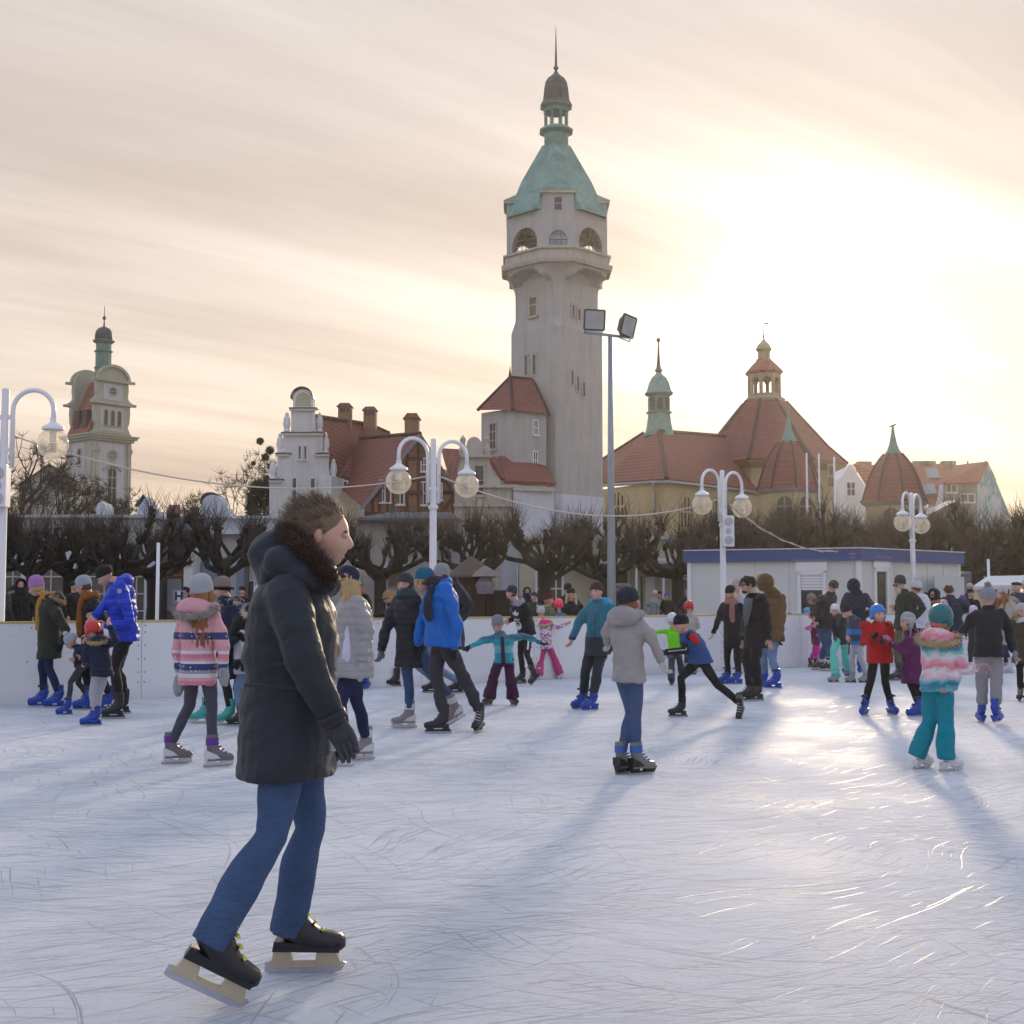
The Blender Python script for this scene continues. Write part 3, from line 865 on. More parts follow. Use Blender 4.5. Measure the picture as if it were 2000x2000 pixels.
def ornate_gable():
    Y = 79.0
    t = thing('gabled_house', 'weathered beige house front with rounded scroll gable beside the tower base', 'building', (at(940, 900, Y).x, Y, 0))
    P = lambda px, py, dy=0: at(px, py, Y + dy)
    outline = [(889, 1175), (1000, 1175), (1000, 947), (972, 944), (972, 938), (953, 928), (950, 905), (945, 890), (920, 889), (918, 860)]
    body = [(888, 1175), (999, 1175), (999, 950), (888, 950)]
    m = MB()
    m.prism([P(*q) for q in body], (0, 4.5, 0))
    m.prism([P(*q) for q in [(894, 950), (977, 950), (976, 935), (966, 930), (958, 918), (955, 890), (922, 890), (922, 950)]], (0, 1.2, 0))
    m.prism([P(*q) for q in [(888, 950), (922, 950), (922, 890), (900, 892), (893, 925)]], (0, 1.2, 0))
    m.build('wall', MBEIGE, t)
    m = MB()
    c = [(909, 888)] + [(926 + 15 * math.cos(math.pi - k * math.pi / 10), 870 - 17 * math.sin(k * math.pi / 10)) for k in range(11)] + [(943, 888)]
    m.prism([P(*q) for q in c], (0, .7, 0)); m.build('crown', MBEIGE, t)
    m = MB()
    for y_, x0, x1, hh in ((889, 900, 958, 5), (948, 886, 1001, 5), (984, 886, 1001, 6), (1014, 886, 1001, 4)):
        m.prism([P(x0, y_ + hh), P(x1, y_ + hh), P(x1, y_), P(x0, y_)], (0, -0.28, 0))
    m.build('cornice', MBEIGE, t)
    for x_ in (896, 927, 955, 975): MB().prism([P(x_ - 3, 980), P(x_ + 3, 980), P(x_ + 3, 953), P(x_ - 3, 953)], (0, -.12, 0)).build('pilaster', MBEIGE, t)
    for x_ in (904, 951): MB().lathe(P(x_, 889, .2), [(0.2, 0), (0.26, .3), (0.14, .7), (0.2, 1.0), (0.02, 1.25)], 8).build('urn', MBEIGE, t)
    window(t, P(936, 938), 0.62, 1.9, (0, -1, 0), MBEIGE, MGLASS, 0, 1, False, .1, .08)
    window(t, P(930, 1050), 0.9, 1.3, (0, -1, 0), MBEIGE, MGLASS, 1, 1, False, .1, .08)
    m = MB(); m.face([P(952, 897, 1.4), P(976, 937, 1.2), P(990, 940, 4.4), P(965, 894, 4.4)])
    m.build('roof', MTILED, t, uv=True, solid=.2)
ornate_gable()

# ------------------------------------------------------------------ white scroll-gabled house with the half-timbered wing
def white_house():
    Y0, SL = 86.0, 0.022
    P = lambda px, py, dy=0.0: at(px, py, Y0 + (592 - px) * SL * -1.6 + dy)
    t = thing('white_house', 'white house with stepped scroll gable, red tiled roof, brick chimneys and half-timbered wing', 'house', (at(592, 900, Y0).x, Y0, 0))
    def sym(pts, c=592): return [(c - x, y) for x, y in pts] + [(c + x, y) for x, y in pts[::-1]]
    half = [(66, 1175), (66, 938), (54, 936), (52, 928), (49, 912), (48, 890), (48, 888), (38, 886), (36, 874), (33, 862), (31, 846), (24, 845), (23, 826), (21, 812), (19.5, 799)]
    m = MB(); m.prism([P(*q) for q in sym(half)], (0, 0.7, 0)); m.build('gable_wall', MWHITEPL, t)
    m = MB(); arch = [(572, 800)] + [(592 - 19.5 * math.cos(k * math.pi / 12), 780 - 20 * math.sin(k * math.pi / 12)) for k in range(13)] + [(612, 800)]
    m.prism([P(*q) for q in arch], (0, .9, 0)); m.build('crown', MWHITEPL, t)
    m = MB(); ar2 = [(576.5, 794)] + [(592 - 14 * math.cos(k * math.pi / 12), 781 - 14.5 * math.sin(k * math.pi / 12)) for k in range(13)] + [(607.5, 794)]
    m.prism([P(*q, -0.02) for q in ar2], (0, .03, 0)); m.build('crown_panel', MCREAM, t)
    m = MB(); cap = [(592 - 21.5 * math.cos(k * math.pi / 12), 780 - 22 * math.sin(k * math.pi / 12)) for k in range(13)]
    for a, b in zip(cap, cap[1:]): m.beam(P(*a, .35), P(*b, .35), 0.07, 1.15, (0, 1, 0))
    m.build('crown_flashing', MLEAD, t)
    for y_, x0, x1 in ((797, 565, 619), (845, 550, 634), (886, 538, 567), (886, 617, 646), (937, 525, 553), (935, 631, 661)):
        lg = MB().prism([P(x0 + 2, y_ + 6), P(x1 - 2, y_ + 6), P(x1, y_), P(x0, y_)], (0, -.3, 0)).build('ledge', MWHITEPL, t)
        MB().prism([P(x0 - 1, y_, -.34), P(x1 + 1, y_, -.34), P(x1 + 1, y_ - 1.6, -.34), P(x0 - 1, y_ - 1.6, -.34)], (0, 1.0, 0)).build('ledge_flashing', MLEAD, lg)
    for x_, y_ in ((560, 845), (624, 845), (547, 886), (636, 886), (533, 937), (651, 935)):
        MB().lathe(P(x_, y_ - 1.5, 0.2), [(0.22, 0), (0.22, .12), (0.17, .2), (0.26, .5), (0.2, 1.0), (0.12, 1.05), (0.14, 1.2), (0.02, 1.35)], 8).build('urn', MWHITEPL, t, smooth=True, angle=40)
    for x_, y0, y1 in ((572, 842, 803), (612, 842, 803), (557, 884, 850), (627, 884, 850), (545, 933, 893), (639, 933, 893)):
        MB().prism([P(x_ - 3, y0), P(x_ + 3, y0), P(x_ + 3, y1), P(x_ - 3, y1)], (0, -.1, 0)).build('pilaster', MWHITEPL, t)
    nn = (-0.03, -1, 0)
    for x_ in (583.5, 594.5): window(t, P(x_, 884), 0.34, 0.95, nn, MWFRAME, MGLASSB, 0, 0, False, .06)
    for x_ in (570.5, 606.5): window(t, P(x_, 957), 0.66, 1.65, nn, MWFRAME, MGLASSB, 1, 1, False, .09)
    # body behind the gable, main roof
    D = 90.0
    m = MB(); m.walls([(P(535, 1000, .7).x, Y0 + .8), (P(655, 1000, .7).x, Y0 + .8), (at(760, 1000, 97).x, 98), (at(640, 1000, 99).x, 104)], 0, zat(938, D)); m.build('wall', MWHITEPL, t)
    r0, r1 = P(603, 811, .3), at(722, 829, 100)
    e0, e1 = P(655, 938, .3), at(762, 940, 95)
    r2 = at(760, 846, 99)
    l0 = P(529, 938, .3); l1 = at(620, 930, 104)
    m = MB(); m.face([r0, e0, e1, r2, r1]); m.face([r0, r1, l1, l0]); m.face([r1, r2, l1])
    m.build('roof', MTILE, t, uv=True, solid=.22)
    m = MB(); m.tube([r0, r1], .16, 8); m.tube([r1, r2], .15, 8); m.build('ridge_tiles', MTILED, t)
    for cx_, cy0, cy1, Yc, w_ in ((674, 830, 790, 95, .95), (723, 838, 797, 98.5, .95)):
        b_ = at(cx_, cy0, Yc); tz = zat(cy1 + 6, Yc)
        ch = MB().box((b_.x, Yc, (b_.z - 1 + tz) / 2), (w_, w_, tz - b_.z + 1)).build('chimney', MBRICK, t, uv=True)
        q = [Vector((b_.x + sx_ * (w_ / 2 + .12), Yc + sy_ * (w_ / 2 + .12), tz + .01)) for sx_, sy_ in ((-1, -1), (1, -1), (1, 1), (-1, 1))]
        q2 = [Vector((b_.x + sx_ * w_ * .35, Yc + sy_ * w_ * .35, zat(cy1 - 2, Yc))) for sx_, sy_ in ((-1, -1), (1, -1), (1, 1), (-1, 1))]
        MB().hexa(q, q2).build('chimney_cap', MTILED, ch, uv=True)
        m = MB()
        for k_ in (-.25, 0, .25): m.box((b_.x + k_, Yc - w_ / 2 - .01, tz - .25), (.14, .04, .3))
        m.build('flue_openings', MDARK, ch)
    # half-timbered wing
    YG = 83.0
    G = lambda px, py, dy=0.0: at(px, py, YG + (px - 800) * 0.018 + dy)
    apex = (820, 850)
    tri = [(712, 1175), (888, 1175), (888, 1000), (885, 958), apex, (712, 985)]
    m = MB(); m.prism([G(*q) for q in tri], (0, .35, 0)); m.build('wing_wall', MBRICK, t, uv=True)
    gn = Vector((0.02, -1, 0))
    m = MB()
    def tb(a, b, w_=.24): m.beam(G(*a, -.03), G(*b, -.03), w_, .12, gn)
    for y_ in (962, 1003): tb((712 if y_ > 980 else 727, y_), (888, y_))
    for x_ in (728, 741, 757, 767, 795, 817, 840, 862, 885): tb((x_, 1003), (x_, max(852 + (abs(x_ - 820) * (1.25 if x_ < 820 else 1.62)), 858)), .2)
    tb((757, 937), (862, 937)); tb((795, 896), (850, 896)); tb((714, 985), (728, 960)); tb((728, 975), (741, 962)); tb((862, 1003), (885, 970)); tb((841, 905), (858, 962))
    m.build('timber_frame', MTIMBER, t)
    for x_, y_, w_, h_, bars in ((747.5, 959, .30, 1.45, 1), (760.5, 959, .18, 1.45, 0), (781.5, 962, .52, 1.55, 1), (826.5, 964, .50, 1.5, 1), (856.5, 960, .46, 1.1, 1), (828, 908, .36, .85, 1)):
        window(t, G(x_, y_, -.05), w_, h_, gn, MWFRAME, MGLASS, bars, 1, False, .08, .08)
    w0, w1 = at(704, 856, 95), G(*apex, -.5)
    w1 = w1 + UP * .12
    el0, el1 = at(655, 944, 92), G(706, 990, -.5)
    er1, er0 = G(892, 960, -.5), at(905, 930, 95)
    m = MB(); m.face([w0, el0, el1, w1]); m.face([w0, w1, er1, er0])
    m.build('wing_roof', MTILE, t, uv=True, solid=.2)
    m = MB()
    for a, b in ((el1, w1), (w1, er1)): m.beam(a - UP * .12, b - UP * .12, .26, .1, (0, -1, 0))
    m.build('verge_boards', plain('grey verge board', (0.16, 0.15, 0.15), 0.7), t)
    m = MB(); m.tube([w0, w1], .14, 8); m.build('wing_ridge_tiles', MTILED, t)
    b_ = at(805, 850, 86); w_ = .95; tz = zat(820, 86)
    ch = MB().box((b_.x, 86, (b_.z - 1 + tz) / 2), (w_, w_, tz - b_.z + 1)).build('chimney', MBRICK, t, uv=True)
    q = [Vector((b_.x + sx_ * (w_ / 2 + .12), 86 + sy_ * (w_ / 2 + .12), tz + .01)) for sx_, sy_ in ((-1, -1), (1, -1), (1, 1), (-1, 1))]
    q2 = [Vector((b_.x + sx_ * w_ * .35, 86 + sy_ * w_ * .35, zat(808, 86))) for sx_, sy_ in ((-1, -1), (1, -1), (1, 1), (-1, 1))]
    MB().hexa(q, q2).build('chimney_cap', MTILED, ch, uv=True)
    # eyebrow dormer with two little windows
    m = MB(); d0, d1, d2, d3 = at(660, 932, 90.4), at(700, 935, 88.6), at(748, 893, 90), at(712, 880, 93)
    m.face([d0, d1, d2, d3]); dm = m.build('dormer_roof', MTILE, t, uv=True, solid=.2)
    m = MB(); m.prism([at(662, 958, 89.4), at(702, 960, 88.6), at(702, 934, 88.6), at(662, 931, 89.4)], (.6, 1.5, 0)); m.build('dormer_wall', MTIMBER, t)
    for x_ in (675, 690): window(t, at(x_, 945, 88.75), .36, .4, (-.3, -1, 0), MWFRAME, MGLASS, 0, 0, False, .1, .08, False)
    m = MB(); m.prism([at(697, 1175, 88), at(712, 1175, 84), at(712, 985, 84), at(697, 975, 88)], (2, 2, 0)); m.build('side_wall', MWHITEPL, t)
    m = MB(); m.face([at(862, 880, 94), at(900, 882, 94), at(905, 940, 90), at(880, 945, 90)]); m.build('rear_roof', MTILE, t, uv=True, solid=.2)
white_house()

# ------------------------------------------------------------------ bath house with red hipped roof, cupola, octagonal hall and bell turret
def bath_house():
    t = thing('bath_house', 'yellow bath house with broad red tiled roofs, green cupola and lantern-topped octagon hall', 'building', (at(1400, 900, 115).x, 115, 0))
    A, B, C_ = hull(1160, 114), hull(1302, 104), hull(1500, 122)
    zt = zat(938, 104)
    MB().walls([A, B, C_, (C_[0] - 6, C_[1] + 14), (A[0] - 1, A[1] + 10)], 0, zt).build('wall', MYELLOW, t)
    nl = Vector((B[1] - A[1], -(B[0] - A[0]), 0)).normalized(); nl = -nl if nl.y > 0 else nl
    nr = Vector((C_[1] - B[1], -(C_[0] - B[0]), 0)).normalized(); nr = -nr if nr.y > 0 else nr
    def pl(px, py, q0, n_):
        a, b = ray(px, py); d = Vector((a, 1, b)); o = Vector((0, 0, CAM_H)); q = Vector((q0[0], q0[1], 0))
        return o + d * ((q - o).dot(n_) / d.dot(n_))
    for px, w_ in ((1206, 3.6),): window(t, pl(px, 990, B, nl), w_, 2.9, nl, MYELLOW, MGLASS, 5, 1, True, .35, .12, True)
    for px, w_ in ((1340, 2.6), (1400, 2.4), (1450, 2.2)): window(t, pl(px, 1000, B, nr), w_, 2.9, nr, MYELLOW, MGLASS, 3, 1, True, .3, .12, True)
    e = [at(1160, 943, 114) - nl * -.0, at(1302, 934, 103.2), at(1500, 958, 122)]
    r0, r1, rl = at(1287, 842, 110), at(1420, 852, 124), at(1257, 846, 116)
    back = at(1160, 930, 124)
    m = MB(); m.face([e[0], e[1], r0, rl]); m.face([e[1], e[2], r1, r0]); m.face([rl, at(1150, 915, 120), e[0]])
    m.face([r0, r1, at(1440, 925, 134), back, rl])
    m.build('roof', MTILE, t, uv=True, solid=.25)
    m = MB(); m.tube([e[1], r0], .2, 8); m.tube([r0, r1], .18, 8); m.tube([rl, at(1150, 915, 120)], .18, 8); m.build('ridge_tiles', MTILED, t)
    m = MB(); m.tube([p - UP * .3 + Vector((0, -.25, 0)) for p in e], .14, 8); m.tube([at(1275, 940, 104.6), at(1277, 955, 104.8), at(1280, 962, 105), at(1280, 1100, 105)], .11, 8)
    m.build('gutter', plain('zinc gutter', (0.26, 0.27, 0.28), 0.4), t, smooth=True)
    # green cupola
    Y = 112.0; c = at(1287, 800, Y); c.z = 0; z = lambda py: zat(py, Y); k = Y / FPX
    MB().lathe(c, [(31 * k, z(852)), (26 * k, z(835)), (23 * k, z(815)), (22 * k, z(808))], 8, R(22.5)).build('cupola_base', MCOPPER, t, uv=True)
    MB().lathe(c, [(21 * k, z(809)), (26.5 * k, z(807)), (26.5 * k, z(805.5)), (21.5 * k, z(803)), (21.5 * k, z(775)), (25 * k, z(772))], 8, R(22.5)).build('cupola_drum', MCOPPER, t)
    m = MB()
    for i in range(8):
        a = R(45 * i); nn = Vector((math.cos(a), math.sin(a), 0)); cc = c + nn * 20.1 * k; s = UP.cross(nn)
        for j in range(6):
            zz = z(800 - j * 4); m.beam(cc - s * 5.5 * k + UP * zz, cc + s * 5.5 * k + UP * zz, .1, .12, (nn + UP * .7))
    m.build('louvres', MCOPPERD, t)
    MB().lathe(c, [(25 * k, z(773)), (29.5 * k, z(770)), (29 * k, z(768)), (25 * k, z(764)), (23 * k, z(756)), (20.5 * k, z(748)), (15 * k, z(738)), (8 * k, z(732)), (5.5 * k, z(728)), (5 * k, z(725))], 8, R(22.5)).build('dome', MCOPPER, t, uv=True)
    finial(t, c, [(5 * k, z(728)), (8 * k, z(724)), (4.5 * k, z(718)), (2.6 * k, z(700)), (1.3 * k, z(670)), (1.5 * k, z(669)), (3.8 * k, z(665.5)), (3.8 * k, z(662.5)), (1 * k, z(660))], MCOPPERD)
    # octagon hall
    MLANT = plaster('ochre lantern render', (0.36, 0.29, 0.18), 0.3)
    Y = 126.0; c = at(1494, 850, Y); c.z = 0; k = Y / FPX
    MB().lathe(c, [(132 * k, 0), (132 * k, z(1171) + (zat(908, Y) - 1.49))], 8, R(22.5)).build('hall_wall', MYELLOW, t)
    ze = zat(908, Y - 7)
    MB().lathe(c, [(158 * k, zat(912, Y)), (120 * k, zat(877, Y)), (42 * k, zat(786, Y))], 8, R(22.5)).build('hall_roof', MTILE, t, uv=True)
    m = MB()
    for i in range(8):
        a = R(22.5 + 45 * i); d = Vector((math.cos(a), math.sin(a), 0))
        m.tube([c + d * 158 * k + UP * zat(912, Y), c + d * 120 * k + UP * zat(877, Y), c + d * 42 * k + UP * zat(786, Y)], .16, 6)
    m.build('hall_ridge_tiles', MTILED, t)
    z = lambda py: zat(py, Y)
    MB().lathe(c, [(157 * k, z(913)), (154 * k, z(918)), (136 * k, z(926))], 8, R(22.5)).build('hall_eaves', plain('brown eaves', (0.30, 0.20, 0.09), 0.7), t)
    MB().lathe(c, [(36 * k, z(790)), (41 * k, z(784)), (41 * k, z(781)), (34 * k, z(777)), (33 * k, z(771)), (20 * k, z(771))], 8, R(22.5)).build('lantern_base', MLANT, t)
    m = MB(); pts = [c + Vector((33 * k * math.cos(R(22.5 + 45 * i)), 33 * k * math.sin(R(22.5 + 45 * i)), 0)) for i in range(8)]
    for i in range(8):
        p0, p1 = pts[i], pts[(i + 1) % 8]; arch_panel(m, p0, p1, z(772), z(732), .3, 0.86, z(771), z(748), c - (p0 + p1) / 2)
    m.build('lantern_wall', MLANT, t)
    MB().lathe(c, [(34 * k, z(733)), (38.5 * k, z(729)), (38.5 * k, z(727.5)), (25 * k, z(713)), (15 * k, z(704))], 8, R(22.5)).build('lantern_roof', MTILE2, t, uv=True)
    MB().lathe(c, [(15 * k, z(705)), (16 * k, z(703)), (12.5 * k, z(701)), (12.5 * k, z(687)), (16.5 * k, z(683)), (16 * k, z(682)), (13.5 * k, z(677)), (10.5 * k, z(672)), (5 * k, z(667)), (2 * k, z(662)), (1 * k, z(659))], 12).build('lantern_cap', MLANT, t)
    finial(t, c, [(1 * k, z(661)), (2.4 * k, z(657)), (1 * k, z(654)), (1.0 * k, z(645)), (.8 * k, z(628))], MCOPPERD)
    m = MB(); m.prism([at(1493, 634, Y), at(1501, 633, Y), at(1500, 629, Y), at(1493, 630, Y)], (0, .05, 0)); m.build('weather_vane', MCOPPERD, t)
    window(t, at(1622, 930, 120.5), 1.0, 2.1, (.7, -.7, 0), MYELLOW, MGLASS, 1, 1, False, .12)
    # bell turret in front of the hall
    bell_turret(t, 1541, 104.0, 796)

def bell_turret(t, px, Y, top):
    c = at(px, 900, Y); c.z = 0; k = Y / FPX; z = lambda py: zat(py, Y); o = top - 796
    MB().lathe(c, [(56 * k, 0), (56 * k, z(958 + o * .5))], 8, R(0)).build('turret_wall', MYELLOW, t)
    for i in (5, 6, 7):
        a = R(22.5 + 45 * (i - .0)); nn = Vector((math.cos(a), math.sin(a), 0)); nn = Vector((math.cos(R(45 * i + 22.5)), math.sin(R(45 * i + 22.5)), 0))
        window(t, c + nn * (56 * k * math.cos(R(22.5)) + .01) + UP * z(1003 + o * .5), 1.4, 2.7, nn, MYELLOW, MGLASS, 1, 2, True, .2, .1)
    b = 958 + o * .55
    prof = [(66, b), (62, b - 4), (57, b - 20), (52, b - 36), (45, b - 54), (36, b - 72), (26, b - 86), (18, b - 95)]
    MB().lathe(c, [(r * k, z(y)) for r, y in prof], 8, 0).build('turret_roof', MTILE, t, uv=True)
    m = MB()
    for i in range(8):
        d = Vector((math.cos(R(45 * i)), math.sin(R(45 * i)), 0)); m.tube([c + d * r * k + UP * z(y) for r, y in prof], .11, 6)
    m.build('turret_ridge_tiles', MTILED, t)
    MB().lathe(c, [(66 * k, z(b + .5)), (64 * k, z(b + 4)), (56 * k, z(b + 8))], 8, 0).build('turret_gutter', plain('zinc gutter', (0.26, 0.27, 0.28), 0.4), t)
    s = b - 94
    MB().lathe(c, [(18.5 * k, z(s + 2)), (18 * k, z(s)), (12.5 * k, z(s - 8)), (8 * k, z(s - 20)), (4.5 * k, z(s - 38)), (2 * k, z(s - 56)), (1.6 * k, z(top + 6)), (3 * k, z(top + 4)), (3.2 * k, z(top)), (2 * k, z(top - 3)), (.3 * k, z(top - 4))], 12).build('turret_spire', MCOPPER, t, smooth=True, angle=40)
bath_house()
tt = thing('turret_pavilion', 'small red bell-roofed turret pavilion with green spire and a gull on its tip', 'building', (at(1745, 900, 104).x, 104, 0))
bell_turret(tt, 1745, 104.0, 840)
def bird():
    c = at(1744, 831.5, 104)
    m = MB(); m.ball(c, (.24, .1, .1), 10, Matrix.Rotation(R(-20), 3, 'Y')); m.ball(c + Vector((.22, 0, .12)), .07, 8); m.tube([c + Vector((.27, 0, .12)), c + Vector((.38, 0, .11))], [.03, .005], 5)
    m.tube([c + Vector((-.2, 0, -.05)), c + Vector((-.42, 0, -.1))], [.06, .015], 6)
    for d in (-.03, .03): m.tube([c + Vector((0, d, -.05)), c + Vector((0, d, -.24))], .012, 4)
    tag(m.build('gull', plain('gull plumage', (0.25, 0.24, 0.24), 0.8), smooth=True), 'small gull perched on the tip of the green turret spire', 'bird')
bird()

# three flag poles before the octagon hall
for px, top, lab in ((1577, 885, 'thin white flagpole before the octagon hall, nearest the bell turret'), (1601, 887, 'middle one of three thin white flagpoles before the octagon hall'), (1631, 893, 'thin white flagpole beside the octagon hall wall, farthest from the bell turret')):
    p = at(px, 1000, 98)
    tag(MB().lathe((p.x, 98, 0), [(.10, 0), (.07, zat(top, 98)), (.02, zat(top - 1, 98))], 8).build('flagpole', MWHITE, smooth=True), lab, 'flagpole')

# ------------------------------------------------------------------ church tower
def church():
    Y = 140.0
    ang = R(50)                                     # front turned a little away to the east
    front = Vector((math.sin(ang), -math.cos(ang), 0)); side = Vector((-math.cos(ang), -math.sin(ang), 0))
    corner = at(178, 900, Y); corner.z = 0          # nearest vertical edge
    rx, bk = -side, -front                          # along the front, along the side (going back)
    Wd, Dp = 5.0, 5.07
    z = lambda py: zat(py, Y)
    def Q(u, v, zz): return corner + rx * u + bk * v + UP * zz
    t = thing('church_tower', 'yellow-green baroque church tower with scrolled gables and slim green lantern', 'tower', (corner.x, corner.y, 0))
    MB().hexa([Q(0, 0, 0), Q(Wd, 0, 0), Q(Wd, Dp, 0), Q(0, Dp, 0)], [Q(0, 0, z(852)), Q(Wd, 0, z(852)), Q(Wd, Dp, z(852)), Q(0, Dp, z(852))]).build('wall', MGREENY, t)
    e = .35
    m = MB()
    for y0, y1, e in ((858, 853, .25), (853, 849, .5), (848.5, 845.5, .65)):
        m.hexa([Q(-e, -e, z(y0)), Q(Wd + e, -e, z(y0)), Q(Wd + e, Dp + e, z(y0)), Q(-e, Dp + e, z(y0))], [Q(-e, -e, z(y1)), Q(Wd + e, -e, z(y1)), Q(Wd + e, Dp + e, z(y1)), Q(-e, Dp + e, z(y1))])
    m.build('cornice', MGREENY, t)
    m = MB(); m.hexa([Q(.95, -.05, z(1060)), Q(Wd - .9, -.05, z(1060)), Q(Wd - .9, -.002, z(1060)), Q(.95, -.002, z(1060))], [Q(.95, -.05, z(862)), Q(Wd - .9, -.05, z(862)), Q(Wd - .9, -.002, z(862)), Q(.95, -.002, z(862))]); m.build('front_panel', MPANEL, t)
    m = MB(); m.hexa([Q(-.05, 1.3, z(1060)), Q(-.002, 1.3, z(1060)), Q(-.002, Dp - 1.2, z(1060)), Q(-.05, Dp - 1.2, z(1060))], [Q(-.05, 1.3, z(862)), Q(-.002, 1.3, z(862)), Q(-.002, Dp - 1.2, z(862)), Q(-.05, Dp - 1.2, z(862))]); m.build('side_panel', MPANEL, t)
    for u in (.05, .5, Wd - .45):
        m = MB()
        m.hexa([Q(u, -.16, z(1060)), Q(u + .4, -.16, z(1060)), Q(u + .4, -.06, z(1060)), Q(u, -.06, z(1060))], [Q(u, -.16, z(862)), Q(u + .4, -.16, z(862)), Q(u + .4, -.06, z(862)), Q(u, -.06, z(862))])
        m.hexa([Q(u - .08, -.25, z(880)), Q(u + .48, -.25, z(880)), Q(u + .48, -.06, z(880)), Q(u - .08, -.06, z(880))], [Q(u - .08, -.3, z(871)), Q(u + .48, -.3, z(871)), Q(u + .48, -.06, z(871)), Q(u - .08, -.06, z(871))])
        m.build('pilaster', MGREENY, t)
    # oculus, tall arched window
    def oculus(u, v0, r, zz, nn, off, gm):
        m = MB(); s = UP.cross(nn); cc = Q(u, v0, zz) + nn * off
        ring = [cc + s * r * math.cos(a) + UP * r * math.sin(a) for a in (2 * math.pi * i / 20 for i in range(20))]
        for i in range(20): m.beam(ring[i], ring[(i + 1) % 20], .18, .1, nn)
        for a in (0, math.pi / 2): m.beam(cc - (s * math.cos(a) + UP * math.sin(a)) * r, cc + (s * math.cos(a) + UP * math.sin(a)) * r, .06, .07, nn)
        f = m.build('oculus_window', MGREENY, t)
        m = MB(); m.prism([p - nn * .05 for p in ring], nn * .06); m.build('pane', gm, f)
    GB = glassy('blue leaded glass', (0.14, 0.18, 0.20), .2)
    oculus(Wd * .52, 0, .60, z(886), front, .06, GB)
    window(t, Q(Wd * .52, -.055, z(950)), 1.15, 4.6, front, MGREENY, plain('brown door wood', (0.06, 0.045, 0.035), .7), 1, 3, True, .14)
    window(t, Q(-.055, Dp * .45, z(889)), .75, 1.9, side, MGREENY, MGLASS, 0, 1, True, .12)
    m = MB(); cc = Q(Wd * .52, -.1, z(912))
    for i in range(10):
        a0, a1 = R(25 + 13 * i), R(38 + 13 * i); m.beam(cc + rx * 1.25 * math.cos(a0) + UP * (1.0 * math.sin(a0) - .6), cc + rx * 1.25 * math.cos(a1) + UP * (1.0 * math.sin(a1) - .6), .22, .3, front)
    m.build('window_hood', MGREENY, t)
    # scrolled gables front, side and back
    def gable(o, ax, nn, Wg):
        pr = [(-.05, 843), (.35, 838), (.5, 828), (.3, 820), (.2, 800), (.25, 788), (-.05, 784), (-.05, 779), (.35, 775), (.55, 768), (.45, 755), (.5, 740)]
        L = [(u, y) for u, y in pr]
        cx = Wg / 2; rr = cx - .55
        arc = [(cx - rr * math.cos(a), None, a) for a in (math.pi * k / 12 for k in range(13))]
        pts = [o + ax * u + UP * z(y) for u, y in L] + [o + ax * u + UP * (z(738) + 1.55 * math.sin(a)) for u, _, a in arc] + [o + ax * (Wg - u) + UP * z(y) for u, y in L[::-1]]
        m = MB(); m.prism(pts, -nn * .5); m.build('gable_wall', MGREENY, t)
        m = MB()
        for y0, y1, ex in ((786, 781, .35), (741, 736, .15)):
            m.prism([o + ax * -ex + UP * z(y0), o + ax * (Wg + ex) + UP * z(y0), o + ax * (Wg + ex) + UP * z(y1), o + ax * -ex + UP * z(y1)], nn * .35)
        a2 = [o + ax * (cx - (rr + .05) * math.cos(a)) + UP * (z(737) + 1.6 * math.sin(a)) + nn * .08 for a in (math.pi * k / 12 for k in range(13))]
        for p, q in zip(a2, a2[1:]): m.beam(p, q, .3, .35, nn)
        m.build('gable_cornice', MGREENY, t)
        m = MB(); m.prism([o + ax * u + UP * z(y) + nn * .004 for u, y in ((1.05, 838), (Wg - 1.0, 838), (Wg - 1.0, 790), (1.05, 790))], nn * .05)
        m.prism([o + ax * u + UP * z(y) + nn * .004 for u, y in ((1.3, 777), (Wg - 1.3, 777), (Wg - 1.3, 745), (1.3, 745))], nn * .05)
        m.build('gable_panel', MPANEL, t)
    gable(Q(0, -.02, 0), rx, front, Wd)
    gable(Q(Wd, Dp + .02, 0), -rx, bk, Wd)
    for u in (-.85, 0, .85):
        window(t, Q(Wd * .5 + u, -.09, z(812)), .5, 1.75, front, MGREENY, plain('brown louvres', (0.07, 0.03, 0.028), .7), 0, 6, True, .07, .06, True)
    oculus(Wd * .5, 0, .48, z(759), front, .09, MGLASS)
    m = MB()
    b = [Q(-.3, -.3, z(845)), Q(Wd + .3, -.3, z(845)), Q(Wd + .3, Dp + .3, z(845)), Q(-.3, Dp + .3, z(845))]
    ap = [Q(Wd / 2 - .3, Dp / 2 - .3, z(722)), Q(Wd / 2 + .3, Dp / 2 - .3, z(722)), Q(Wd / 2 + .3, Dp / 2 + .3, z(722)), Q(Wd / 2 - .3, Dp / 2 + .3, z(722))]
    # steep red roof between the gables
    m.prism([Q(-.3, .5, z(845)), Q(Wd + .3, .5, z(845)), Q(Wd / 2, .5, z(733))], bk * (Dp - 1.0))
    m.build('roof', MTILE2, t, uv=True)
    m = MB()
    for v in (1.6, 3.2):
        m.hexa([Q(-.1, v - .5, z(834)), Q(1.2, v - .5, z(834)), Q(1.2, v + .5, z(834)), Q(-.1, v + .5, z(834))], [Q(.05, v - .5, z(797)), Q(1.2, v - .5, z(797)), Q(1.2, v + .5, z(797)), Q(.05, v + .5, z(797))])
    m.build('dormer', plain('brown louvres', (0.07, 0.03, 0.028), .7), t)
    c = Q(Wd * .36, Dp * .42, 0); c.z = 0; k = Y / FPX
    c2 = at(202, 700, c.y); c.x = c2.x
